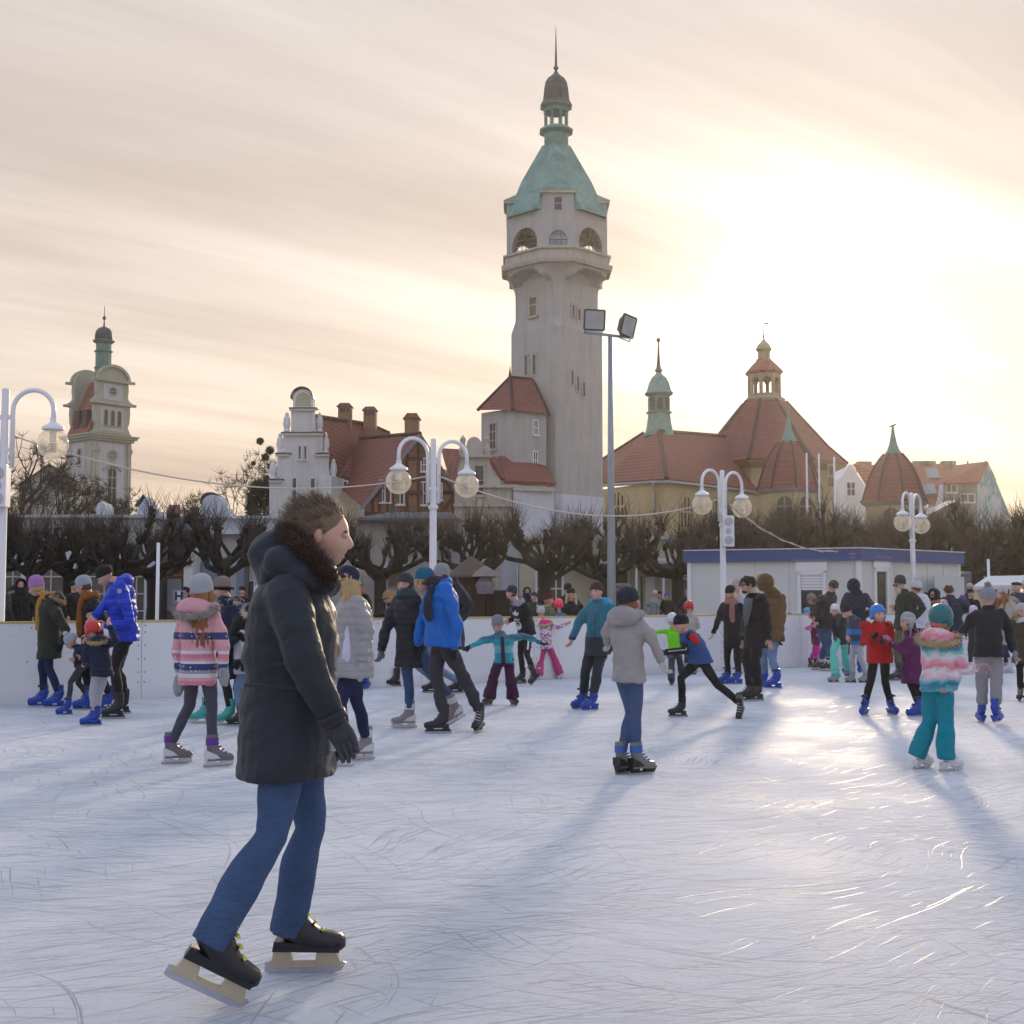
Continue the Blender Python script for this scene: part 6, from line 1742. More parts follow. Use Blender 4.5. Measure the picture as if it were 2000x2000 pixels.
# ------------------------------------------------------------------ soft bodies: union by voxel remesh, done in one go at the end
PENDING = []
def soft(mb, name, mat, parent, voxel, smooth=4, fold=0.006, extra=None, seed=0):
    bm = mb.bm
    bmesh.ops.recalc_face_normals(bm, faces=bm.faces)
    bm.transform(Matrix.Translation(-base_of(parent)))
    me = bpy.data.meshes.new(name); bm.to_mesh(me); bm.free()
    me.materials.append(mat)
    o = bpy.data.objects.new(name, me); link(o, parent)
    md = o.modifiers.new('r', 'REMESH'); md.mode = 'VOXEL'; md.voxel_size = voxel; md.use_smooth_shade = True
    if smooth:
        sm = o.modifiers.new('s', 'SMOOTH'); sm.factor = .5; sm.iterations = smooth
    PENDING.append((o, fold, extra, seed))
    return o
def finish_soft():
    bpy.context.view_layer.update()
    dg = bpy.context.evaluated_depsgraph_get()
    done = []
    for o, fold, extra, seed in PENDING:
        done.append((o, bpy.data.meshes.new_from_object(o.evaluated_get(dg)), fold, extra, seed))
    for o, me, fold, extra, seed in done:
        o.modifiers.clear()
        old = o.data; name = old.name; o.data = me; bpy.data.meshes.remove(old); me.name = name
        n = len(me.vertices)
        if fold and n:
            co = np.empty(n * 3); me.vertices.foreach_get('co', co); co = co.reshape(-1, 3)
            no = np.empty(n * 3); me.vertices.foreach_get('normal', no); no = no.reshape(-1, 3)
            rg = np.random.RandomState(seed + 17); d = np.zeros(n)
            w = co + .05 * np.sin(co[:, [1, 2, 0]] * 9 + rg.rand(3) * 6)
            for k in range(9):
                f = rg.randn(3) * np.array([.5, .5, 1.0]); f = f / np.linalg.norm(f) * rg.uniform(16, 62)
                s = np.sin(w @ f + rg.rand() * 6.28); d += (np.abs(s) ** 2.2 * np.sign(s)) * (20 / np.linalg.norm(f)) ** .7
            co = co + no * (d * fold * .42)[:, None]
            me.vertices.foreach_set('co', co.ravel())
        if extra:
            bm = bmesh.new(); bm.from_mesh(me); extra(bm); bm.to_mesh(me); bm.free()
        me.shade_smooth(); me.update()

def ell_ring(c, lat, fwd, w, dpt, n=20, p=.85):
    out = []
    for i in range(n):
        a = 2 * math.pi * i / n; ca, sa = math.cos(a), math.sin(a)
        out.append(c + lat * w * math.copysign(abs(ca) ** p, ca) + fwd * dpt * math.copysign(abs(sa) ** p, sa))
    return out

def ik(a, b, l1, l2, hint):
    d = b - a; L = max(d.length, 1e-4)
    if L > (l1 + l2) * .999:
        k = L / (l1 + l2) * 1.001; l1 *= k; l2 *= k
    x = (l1 * l1 - l2 * l2 + L * L) / (2 * L); h = math.sqrt(max(l1 * l1 - x * x, 0))
    u = d / L; hv = hint - u * hint.dot(u)
    hv = hv.normalized() if hv.length > 1e-5 else u.orthogonal()
    return a + u * x + hv * h

CROPS = {'A': (0, 1080, 500 / 1932), 'B': (280, 1080, 500 / 1932), 'C': (700, 1080, 400 / 1932), 'D': (900, 1100, 400 / 1932), 'E': (1250, 1100, 400 / 1932), 'F': (1500, 1100, 300 / 1932), 'G': (1650, 1100, 350 / 1932), 'H': (1700, 1180, 300 / 1656), 'S': (0, 0, 1)}

def hand_geo(m, wrist, d, k, palm_n, curl=.5, mitten=False):
    """palm, four unequal bent fingers and a thumb from the side of the palm"""
    d = d.normalized(); s = d.cross(palm_n).normalized(); n_ = s.cross(d)
    L = .085 * k
    m.loft([ell_ring(wrist + d * L * f, s, n_, w * k, t * k, 10, .8) for f, w, t in ((-.25, .026, .019), (.1, .034, .018), (.6, .041, .016), (1.0, .039, .013))])
    if mitten:
        m.tube([wrist + d * L * .3, wrist + d * L * 1.2 - n_ * .01 * k, wrist + d * L * 1.75 - n_ * .03 * k], [.042 * k, .04 * k, .026 * k], 9, True)
    else:
        for i, (o, fl) in enumerate(((-.027, .066), (-.009, .078), (.010, .072), (.027, .056))):
            p0 = wrist + d * L * .92 + s * o * k
            p1 = p0 + (d * math.cos(curl * .8) - n_ * math.sin(curl * .8)) * fl * .45 * k
            p2 = p1 + (d * math.cos(curl * 1.6) - n_ * math.sin(curl * 1.6)) * fl * .32 * k
            p3 = p2 + (d * math.cos(curl * 2.2) - n_ * math.sin(curl * 2.2)) * fl * .25 * k
            m.tube([p0 - d * .01 * k, p1, p2, p3], [.0115 * k, .0107 * k, .0098 * k, .0080 * k], 7, True)
    t0 = wrist + d * L * .25 - s * .030 * k
    t1 = t0 + (d * .6 - s * .8).normalized() * .038 * k - n_ * .006 * k; t2 = t1 + (d * .95 - s * .25 - n_ * .25).normalized() * .036 * k
    m.tube([t0, t1, t2], [.0145 * k, .0125 * k, .0095 * k], 7, True)

NP = [0]
def person(label, K, H, yaw, head, sh, hip, feet, hands, jacket, trousers, d=None, hat=None, hair=None, skates='blue', hy=None, nod=0, tilt=0, lean=0.0, hem=.14, puff=1.0, slim=1.0,
           leg=1.0, collar=None, hood=None, gloves=None, mitten=False, sleeve=None, scarf=None, elb=(None, None), knee=(None, None), skin=None, glasses=None, extras=None, voxel=None, hand_k=None, hs=1.0, hipw=1.0,
           group=None, flare=1.0, hemw=1.06):
    NP[0] += 1; seed = NP[0] * 13; rng = random.Random(seed)
    x0, y0, cs = CROPS[K]
    px = lambda p: (x0 + p[0] * cs, y0 + p[1] * cs)
    k = H / 1.72; kk = k ** .85
    f = Vector((math.sin(R(yaw)), -math.cos(R(yaw)), 0)); lat = Vector((math.cos(R(yaw)), math.sin(R(yaw)), 0))
    # feet: (x, y, yaw or None, lift, toe-down pitch)
    fw = []
    for q in feet:
        q = tuple(q) + (None, 0.0, 0.0, 0.0)[len(q) - 2:] if len(q) < 6 else q
        fw.append((on_ground(*px(q[:2]), z=q[3]), yaw if q[2] is None else q[2], q[4], q[5]))
    if d is None:
        d = sum(w[0].y for w in fw if True) / len(fw)
    Pt = lambda p, dz=0.0: at(*px(p), d + dz)
    hipc = Pt(hip, 0); shc = Pt(sh, lean)
    hd_h = (.095 + .076 * H) * hs
    headc = Pt(head, lean * 1.3)
    base = Vector((hipc.x, hipc.y, 0))
    root = thing('person', label, 'person', base, group)
    vx = voxel or max(.011, .0155 * kk)
    # left/right limbs by place in the picture
    sg = 1 if lat.x >= 0 else -1
    latL, latR = -lat * sg, lat * sg
    sw, hw = .170 * k * slim * puff ** .6, .088 * k * slim * hipw
    spine = (shc - hipc).normalized()
    latS = (lat - spine * lat.dot(spine)).normalized(); fS = latS.cross(spine); fS = fS if fS.dot(f) > 0 else -fS
    S = [shc + latL * sw, shc + latR * sw]; Hp = [hipc + latL * hw, hipc + latR * hw]
    # hidden feet stand under the hips
    if not fw:
        for i in (0, 1):
            q = Hp[i] + f * .03; fw.append((Vector((q.x, q.y, 0)), yaw + (-8, 8)[i] * sg, 0, 0))
    elif len(fw) == 1:
        q = Hp[1] if fw[0][0].x < hipc.x else Hp[0]
        fw.append((Vector((q.x, q.y + .1, 0)), yaw, 0, 0))
    if fw[0][0].x > fw[1][0].x and abs(lat.x) > .35: fw = fw[::-1]
    ss = .96 * (H / 1.72) ** .75
    ank = []
    for p, fy, pit, rol in fw:
        if skates:
            m4 = skate(skates, root, p, fy, ss, pit, rol); ank.append(m4 @ Vector((0, -.052, .20)))
        else:
            m = MB(); ff = Vector((math.sin(R(fy)), -math.cos(R(fy)), 0))
            m.tube([p - ff * .07 * k + UP * .06 * k, p + ff * .06 * k + UP * .045 * k, p + ff * .13 * k + UP * .035 * k], [.05 * k, .048 * k, .033 * k], 8, True); m.tube([p - ff * .05 * k + UP * .05 * k, p - ff * .05 * k + UP * .2 * k], [.052 * k, .05 * k], 8)
            m.build('shoe', plain('dark shoe leather', (.02, .018, .017), .5), root, smooth=True); ank.append(p - ff * .05 * k + UP * .10 * k)
    # ------------ arms
    aL, fL = .165 * H, .150 * H
    W_, E_ = [], []
    for i in (0, 1):
        hnd = hands[i]
        if hnd is None:
            w = S[i] + UP * -.44 * k + (latL, latR)[i] * .07 * k + f * .05 * k
        else:
            dz = hnd[2] if len(hnd) > 2 else (S[i].y - shc.y)
            w = Pt(hnd[:2], dz)
        v = w - S[i]; L = v.length
        if L > (aL + fL) * 1.12: w = S[i] + v * ((aL + fL) * 1.12 / L)
        if elb[i] is not None:
            e = Pt(elb[i][:2], elb[i][2] if len(elb[i]) > 2 else ((S[i].y + w.y) / 2 - d))
        else:
            e = ik(S[i], w, aL, fL, -f * .7 - UP * .5 + (latL, latR)[i] * .45)
        W_.append(w); E_.append(e)
    # ------------ knees
    Kn = []
    for i in (0, 1):
        if knee[i] is not None:
            kn = Pt(knee[i][:2], (Hp[i].y + ank[i].y) / 2 - d + f.y * (knee[i][2] if len(knee[i]) > 2 else .03))
        else:
            L = (ank[i] - Hp[i]).length
            kn = ik(Hp[i], ank[i], L * .515, L * .503, f + (latL, latR)[i] * .12)
        Kn.append(kn)
    # ------------ body (skin), one continuous surface with head and bare hands
    m = MB()
    neck0 = shc + spine * .045 * k; skull = Mhead(headc, hd_h, yaw if hy is None else hy, nod, tilt)
    nk1 = skull @ Vector((0, -.10, -.28))
    m.tube([neck0 - spine * .06 * k, neck0.lerp(nk1, .5), nk1], [.066 * kk, .056 * kk, .056 * kk], 10, True)
    m.loft([ell_ring(hipc.lerp(shc, q), latS, fS, w * k * slim, t * k * slim, 16) for q, w, t in ((-.05, .11, .08), (.25, .12, .085), (.6, .125, .09), (.9, .13, .085), (1.05, .07, .06))])
    for i in (0, 1):
        m.tube([S[i] * .8 + shc * .2, E_[i], W_[i]], [.042 * k, .036 * k, .026 * k], 8, True)
        m.tube([Hp[i], Kn[i], ank[i]], [.06 * k, .045 * k, .034 * k], 8, True)
    hk = hand_k or k ** .75
    def addhead(bm, M=Matrix.Translation(-base) @ skull):
        head_geo(bm, M, res=(44, 32) if voxel else (36, 28), ears=(hat is None or bool(voxel)))
    hm = []
    def addhands(bm):
        mm = MB(); mm.bm.free(); mm.bm = bm
        if gloves is None:
            for i in (0, 1):
                dd = (W_[i] - E_[i]).normalized(); hand_geo(mm, W_[i] + dd * .02 * k - base, dd, hk, (latL, latR)[i] * -1 + f * .01, .45)
    def extra_body(bm): addhead(bm); addhands(bm)
    sk = skin or SKINR
    bd = soft(m, 'body', sk, root, max(vx, .018), 3, 0.0, extra_body, seed)
    for mm_ in (MLIP, MEYE, MIRIS, MBROW, MSTUB): bd.data.materials.append(mm_)
    # ------------ trousers
    if trousers is not None:
        tm, loose = trousers
        m = MB()
        m.loft([ell_ring(hipc + UP * z_ * k, lat, f, w * k * slim * hipw, t * k * slim, 18) for z_, w, t in ((-.10, .12, .09), (-.04, .160, .120), (.03, .165, .125), (.12, .150, .112))])
        for i in (0, 1):
            r0, r1, r2 = .086 * k * slim * (1 + (loose - 1) * .3), .062 * k * slim * loose, .052 * k * loose * flare
            a2 = ank[i] + (ank[i] - Kn[i]).normalized() * .075 * k
            if flare < 1.05 and skates: a2 = Kn[i].lerp(ank[i], .92 if loose < 1.2 else .84)
            if K == 'S': a2 = Kn[i].lerp(ank[i], 1.10)
            sag = f * .004
            calf = Kn[i].lerp(ank[i], .35) - f * .012 * k
            m.tube([Hp[i], Hp[i].lerp(Kn[i], .5) + f * .012 * k, Kn[i], calf, a2], [r0, (r0 + r1) * .53, r1, (r1 * .6 + r2 * .45), r2], 14)
        soft(m, 'trousers', tm, root, vx, 3, .010 * kk * (1.0 if loose > 1.05 else .35), None, seed + 1)
    # ------------ jacket
    if jacket is not None:
        jm = jacket
        m = MB(); pf = puff
        down = (-UP * .75 - spine * .25).normalized()
        hemc = hipc + down * hem * k
        hl = hem
        rows = [(hemc, .178 * (1 + .3 * max(hl - .15, 0)), .152 * (1 + .4 * max(hl - .15, 0))), (hipc.lerp(hemc, .5), .174, .152), (hipc + spine * .05 * k, .168, .148), (hipc.lerp(shc, .38), .160, .142), (hipc.lerp(shc, .68), .174, .150), (hipc.lerp(shc, .88), .184, .138), (shc + spine * .02 * k, .150, .100), (shc + spine * .065 * k, .080, .075)]
        rings = []
        for j, (c, w, t) in enumerate(rows):
            fl = lat if j < 2 else latS; ff = f if j < 2 else fS
            rings.append(ell_ring(c, fl, ff, w * k * slim * pf ** .6 * (hipw if j < 3 else 1) * (hemw if j < 2 else 1), t * k * slim * pf, 22))
        m.loft(rings)
        cq = .55 if collar is None else min(.62 + .2 * collar, .9)
        m.loft([ell_ring((neck0 - spine * .03 * k).lerp(nk1, q), latS, fS, w * kk, t * kk, 16) for q, w, t in ((0, .115, .098), (cq * .5, .094, .090), (cq, .084, .086))])
        sleeves = m if sleeve is None else MB()
        for i in (0, 1):
            dd = (W_[i] - E_[i]).normalized()
            r0, r1, r2 = .070 * k * slim ** .5 * pf, .058 * k * pf, .043 * k * pf ** .7
            sleeves.tube([S[i] * .85 + shc * .15, S[i].lerp(E_[i], .5), E_[i], E_[i].lerp(W_[i], .55), W_[i] + dd * .012 * k], [r0, r0 * .96, r1, (r1 + r2) * .5, r2], 12, True)
        jk = soft(m, 'jacket', jm, root, vx, 3, .013 * kk if not voxel else .0075, None, seed + 2)
        if abs(yaw) < 80 and not scarf:
            zp = [c + (fS if j > 1 else f) * (t * k * slim * pf * 1.0 + .002) for j, (c, w, t) in enumerate(rows[:6])]
            MB().tube(zp, .0075 * k, 5).build('zip', plain('dark zip', (.02, .02, .024), .4), root, smooth=True)
        for i in (0, 1):
            dd = (W_[i] - E_[i]).normalized(); q = W_[i] + dd * .004 * k
            MB().tube([q - dd * .014 * k, q - dd * .012 * k, q + dd * .016 * k, q + dd * .018 * k], [.038 * k, .0475 * k * pf ** .7, .047 * k * pf ** .7, .036 * k], 12).build('cuff', sleeve or jm, root, smooth=True)
        if sleeve is not None: soft(sleeves, 'sleeves', sleeve, root, vx, 3, .008 * kk, None, seed + 3)
    # ------------ gloves
    if gloves is not None:
        for i in (0, 1):
            m = MB(); dd = (W_[i] - E_[i]).normalized()
            hand_geo(m, W_[i] + dd * .02 * k, dd, hk * 1.1, (latL, latR)[i] * -1 + f * .01, .62, mitten)
            m.tube([W_[i] - dd * .035 * k, W_[i] + dd * .03 * k], [.041 * k, .040 * k], 9)
            m.build('glove', gloves, root, smooth=True)
    # ------------ hood lying on the back, fur trims, scarf
    if hood:
        hmat, fur, size = hood
        m = MB(); c = shc + spine * .06 * k - fS * .085 * k * size
        m.ball(c, (.155 * k * size, .105 * k * size, .10 * k * size), 14, Matrix((latS, fS, spine)).transposed())
        arc = [shc + spine * (.07 + .012 * abs(math.cos(a))) * k + latS * .135 * k * size * math.cos(a) * -1 + fS * .12 * k * size * math.sin(a) for a in (math.pi * (-.06 + 1.12 * q / 14) + math.pi for q in range(15))]
        m.tube(arc, [.042 * k * size] * 15, 8, True)
        soft(m, 'hood', hmat, root, vx, 3, .008 * kk, None, seed + 4)
        if fur:
            m = MB(); arc2 = [shc + spine * (.085 + .03 * math.sin(2 * math.pi * q / 22)) * k - fS * .06 * k * size + latS * .165 * k * size * math.cos(2 * math.pi * q / 22) + fS * .115 * k * size * math.sin(2 * math.pi * q / 22) - spine * .03 * k * (1 - math.sin(2 * math.pi * q / 22)) for q in range(23)]
            m.tube(arc2, .030 * k * size, 8)
            def dirs(r):
                q = r.uniform(0, 21.99); a, b = arc2[int(q)], arc2[int(q) + 1]; p = a.lerp(b, q % 1); dv = Vector((r.gauss(0, 1), r.gauss(0, 1), r.gauss(.2, 1))).normalized(); return p + dv * .018 * k, dv
            spikes(m.bm, None, 520 if H < 1.6 else 420, .06 * k * size, .0065 * kk, rng, dirs, .4)
            m.build('fur_trim', fur, root, smooth=True)
    if scarf:
        smat, tail = scarf
        m = MB()
        for zz, rr in ((.075, .10), (.115, .09)):
            ring = [shc + spine * (zz + .012 * math.sin(3 * a + zz * 40)) * k + latS * rr * k * math.cos(a) + fS * rr * k * math.sin(a) + fS * .015 * k for a in (2 * math.pi * q / 16 for q in range(17))]
            m.tube(ring, .038 * k, 8)
        if tail:
            p = shc + spine * .06 * k + fS * .12 * k + latS * .03 * k
            m.tube([p, p + fS * .03 * k - UP * .12 * k, p + fS * .03 * k - UP * tail * k], [.04 * k, .05 * k, .055 * k], 8, True)
        soft(m, 'scarf', smat, root, vx, 2, .008 * kk, None, seed + 5)
    # ------------ hair and headwear
    Mh = skull
    hr = None
    if hair:
        hmat, style = hair
        m = MB()
        if style == 'short' or style == 'bangs':
            shell_geo(m.bm, Mh, [(.99, -.10), (1.05, .05), (1.05, .2), (.93, .38), (.66, .50), (.3, .555), (.02, .565)], .385, .445, 16, -.045)
            for j in range(260):
                a = rng.uniform(0, 6.28); z = rng.uniform(.05, .55) if not hat else rng.uniform(.0, .1); r_ = math.sqrt(max(1 - (z / .58) ** 2, .02)) * 1.0
                p = Matrix.Rotation(R(16), 4, 'X') @ Vector((.38 * r_ * math.sin(a), -.045 + .44 * r_ * math.cos(a), z)); dv = Vector((p.x, p.y + .1, p.z * .3 - .15))
                q = Mh @ p; dd = (Mh.to_3x3() @ dv).normalized(); twig(m.bm, q, dd, hd_h * rng.uniform(.12, .24), hd_h * .035, rng)
        elif style in ('long', 'longback', 'bob'):
            Ln = {'long': .40, 'longback': .48, 'bob': .20}[style] * k + .16 * k
            for j in range(64):
                a = rng.uniform(R(62), R(298)); z = rng.uniform(-.15, .42)
                p = Vector((.375 * math.sin(a) * math.sqrt(1 - (z / .6) ** 2), -.03 + .43 * math.cos(a) * math.sqrt(1 - (z / .6) ** 2), z))
                q0 = Mh @ p; q1 = Mh @ Vector((p.x * 1.16, p.y * 1.12 - .04, min(p.z, -.25) - .1))
                out = (q1 - headc); out.z = 0; out = out.normalized()
                q2 = q1 - UP * Ln * .45 + out * .03 * k; q3 = q1 - UP * Ln * rng.uniform(.75, 1.0) + out * rng.uniform(0, .035) * k + lat * rng.gauss(0, .012)
                q2 = q2 + (shc + spine * .08 * k - q2) * 0 
                m.tube([q0, q1, q2, q3], [.020 * kk, .024 * kk, .021 * kk, .006 * kk], 6)
            shell_geo(m.bm, Mh, [(1.0, -.12), (1.05, .05), (1.05, .2), (.93, .38), (.66, .50), (.3, .555), (.02, .565)], .385, .445, 18, -.05)
        elif style == 'ear':
            shell_geo(m.bm, Mh, [(.95, -.22), (1.02, -.08), (1.03, .1), (.9, .3)], .375, .43, 22, -.055)
        elif style == 'tousled':
            shell_geo(m.bm, Mh, [(.98, .0), (1.05, .08), (1.07, .22), (.96, .42), (.70, .55), (.3, .61), (.02, .62)], .385, .45, 24, -.055, 32)
            for j in range(3200):
                a = rng.uniform(0, 6.28); z = rng.uniform(-.28, .585)
                if math.cos(a) > .35 and z < .19: continue
                if abs(math.sin(a)) > .62 and z < .06 : continue
                r_ = math.sqrt(max(1 - (max(z, 0) / .61) ** 2, .02)) * (1.03 if z > -.1 else .92)
                p = Matrix.Rotation(R(14), 4, 'X') @ Vector((.385 * r_ * math.sin(a), -.05 + .45 * r_ * math.cos(a), z))
                dv = Vector((p.x * .7, p.y * .35 - .42, p.z * .42 + .02 + (.22 if p.y > .12 else 0))) if z > .1 else Vector((p.x * .35, -.25, -.55))
                dv += Vector((rng.gauss(0, .12), rng.gauss(0, .12), rng.gauss(0, .10)))
                twig(m.bm, Mh @ p, (Mh.to_3x3() @ dv), hd_h * (rng.uniform(.16, .36) if z > .2 else rng.uniform(.08, .16)), hd_h * .008, rng)
        hr = m.build('hair', hmat, root, smooth=True)
    if hat:
        kind, hm_ = hat[0], hat[1]
        m = MB()
        big = 1.0 if len(hat) < 4 else hat[3]
        if kind in ('beanie', 'slouch', 'pom', 'ears', 'beret', 'earflap'):
            prof = [(.99, .02), (1.05, .03), (1.07, .10), (1.06, .17), (1.03, .185), (1.04, .24), (1.0, .36), (.86, .49), (.62, .585), (.32, .635), (.05, .65)]
            if kind == 'slouch': prof = [(.99, .02), (1.05, .03), (1.07, .10), (1.06, .17), (1.03, .19), (1.05, .28), (1.0, .44), (.88, .58), (.66, .70), (.38, .765), (.05, .78)]
            if kind == 'beret': prof = [(.99, .17), (1.03, .18), (1.12, .24), (1.22, .32), (1.12, .42), (.75, .49), (.3, .52), (.05, .525)]
            shell_geo(m.bm, Mh, [(r * big, z + .045) for r, z in prof], .40, .46, 14 if kind != 'beret' else 4, -.04, 60, ribs=.018)
            if kind == 'earflap':
                for s in (-1, 1):
                    p = Mh @ Vector((s * .39, -.02, .1)); q = Mh @ Vector((s * .40, .0, -.30)); m.tube([p, q], [.055 * kk, .03 * kk], 8, True)
                    m.tube([q, q - UP * .20 * k + f * .03 * k], [.008, .008], 5)
            ht = m.build('hat', hm_, root, smooth=True)
            if kind == 'pom' or kind == 'ears':
                pm = hat[2]
                for s in ((0,) if kind == 'pom' else (-1, 1)):
                    m = MB(); c = Mh @ Vector((s * .33, -.05, .76 if s == 0 else .66)); rr = (.055 if s == 0 else .035) * kk
                    m.ball(c, rr * .7, 8)
                    for j in range(160):
                        dv = Vector((rng.gauss(0, 1), rng.gauss(0, 1), rng.gauss(0, 1))).normalized(); twig(m.bm, c + dv * rr * .4, dv, rr * rng.uniform(.5, .8), .004, rng)
                    m.build('pompom', pm, ht, smooth=True)
        elif kind == 'helmet':
            shell_geo(m.bm, Mh, [(.90, .05), (1.05, .03), (1.11, .10), (1.12, .22), (1.06, .40), (.88, .56), (.60, .665), (.25, .715), (.04, .72)], .415, .485, 22, -.05, 28)
            for s in (-1, 1):
                c = Mh @ Vector((s * .42, -.10, -.08)); m.ball(c, (.026 * kk, .05 * kk, .05 * kk), 10, Mh.to_3x3().normalized())
            ht = m.build('helmet', hm_, root, smooth=True)
            m = MB()
            for a, z in ((0, .45), (.7, .38), (-.7, .38), (1.6, .32), (-1.6, .32), (2.5, .36), (-2.5, .36), (3.14, .46)):
                r_ = 1.10 * math.sqrt(max(1 - (z / .74) ** 2, .05)) + .02
                p = Matrix.Rotation(R(19), 4, 'X') @ Vector((.415 * r_ * math.sin(a), -.04 + .485 * r_ * math.cos(a), z)); m.ball(Mh @ p, (.016 * kk, .016 * kk, .011 * kk), 7)
            m.build('vent', plain('helmet vent', (.02, .02, .022), .6), ht, smooth=True)
            m = MB()
            for s in (-1, 1): m.tube([Mh @ Vector((s * .41, -.02, -.1)), Mh @ Vector((s * .30, .10, -.40)), Mh @ Vector((0, .2, -.53))], .007 * kk + .002, 5)
            m.build('chin_strap', plain('black strap', (.015, .015, .017), .6), ht)
        elif kind == 'hoodup':
            seg = 26; rings = []
            for j in range(9):
                q = j / 8; y = .40 - .95 * q; rr = [.50, .56, .585, .585, .565, .53, .46, .33, .02][j]
                rings.append([Mh @ Vector((rr * .93 * math.sin(2 * math.pi * i / seg), y, .05 + rr * 1.06 * math.cos(2 * math.pi * i / seg) + .05 * q)) for i in range(seg)])
            m.loft(rings, cap=False)
            m.face([v_.co.copy() for v_ in m.bm.verts[-seg:]]) if False else None
            m.loft([ell_ring(shc + spine * .02 * k, latS, fS, .13 * k, .12 * k, 16), ell_ring(shc + spine * .10 * k, latS, fS, .105 * k, .115 * k, 16), ell_ring(headc - UP * hd_h * .25 - f * .02, latS, fS, .098 * k, .11 * k, 16)])
            ht = m.build('hood', hm_, root, smooth=True, solid=-.012)
            if len(hat) > 2 and hat[2]:
                m = MB(); ring = [Mh @ Vector((.5 * math.sin(2 * math.pi * i / 24), .40, .05 + .55 * math.cos(2 * math.pi * i / 24))) for i in range(25)]; m.tube(ring, .025 * kk, 7)
                def dirs(r):
                    q = r.uniform(0, 23.99); p = ring[int(q)].lerp(ring[int(q) + 1], q % 1); dv = Vector((r.gauss(0, 1), r.gauss(0, 1), r.gauss(0, 1))).normalized(); return p, dv
                spikes(m.bm, None, 380, .06 * kk, .006, rng, dirs, .4); m.build('fur_trim', hat[2], ht, smooth=True)
    if glasses:
        m = MB()
        for s in (-1, 1):
            c = Mh @ Vector((s * .16, .43, .02)); M3 = Mh.to_3x3().normalized(); m.ball(c, (.030 * kk, .006, .024 * kk), 10, M3)
            m.tube([Mh @ Vector((s * .28, .40, .04)), Mh @ Vector((s * .39, .0, .04))], .004, 5)
        m.tube([Mh @ Vector((-.05, .45, .04)), Mh @ Vector((.05, .45, .04))], .004, 5)
        m.build('glasses', glasses, root, smooth=True)
    info = dict(root=root, S=S, E=E_, W=W_, hip=hipc, sh=shc, spine=spine, f=f, fS=fS, lat=lat, latS=latS, k=k, Mh=Mh, hd=hd_h, Hp=Hp, Kn=Kn, ank=ank, rng=rng, d=d, P=Pt, vx=vx)
    if extras: extras(info)
    return info
# ------------------------------------------------------------------ cloth
BLK = F('black cloth', (.014, .014, .016)); CHAR = F('charcoal cloth', (.030, .031, .036)); NAVY = F('navy cloth', (.013, .019, .045)); NAVYQ = F('navy quilted cloth', (.013, .02, .045), quilt=5)
OLIVE = F('dark olive cloth', (.030, .036, .024)); JEAN = denim('blue denim', (.048, .085, .165)); JEAND = denim('dark blue denim', (.022, .034, .075)); JEANL = denim('light blue denim', (.13, .20, .31)); JEANN = denim('navy denim', (.020, .026, .065))
GREYL = F('light grey cloth', (.34, .34, .38)); GREYM = F('mid grey cloth', (.20, .20, .22)); GREYK = F('grey knit', (.32, .33, .35), knit=55); BLKK = F('black knit', (.014, .014, .018), knit=55); CHARK = F('charcoal knit', (.045, .048, .055), knit=55)
BLUEQ = F('royal blue quilted shell', (.012, .045, .46), quilt=4.2, rough=.5); BLUEJ = F('bright blue shell', (.006, .12, .46), rough=.55)
parts = {}
def badge(i, p, n_, shape, mat, name, s):
    m = MB(); n_ = Vector(n_).normalized(); r = UP.cross(n_).normalized(); u = n_.cross(r)
    for poly in shape: m.prism([Vector(p) + r * a * s + u * b * s for a, b in poly], n_ * .006)
    return m.build(name, mat, i['root'])
def mitt(i, px_, dz, mat, K, size=.05, name='mitten', drop=.1):
    c = i['P'](px_, dz); m = MB(); m.tube([c + UP * drop * .7, c, c - UP * drop * .5], [size * .8, size, size * .8], 9, True); m.build(name, mat, i['root'], smooth=True)

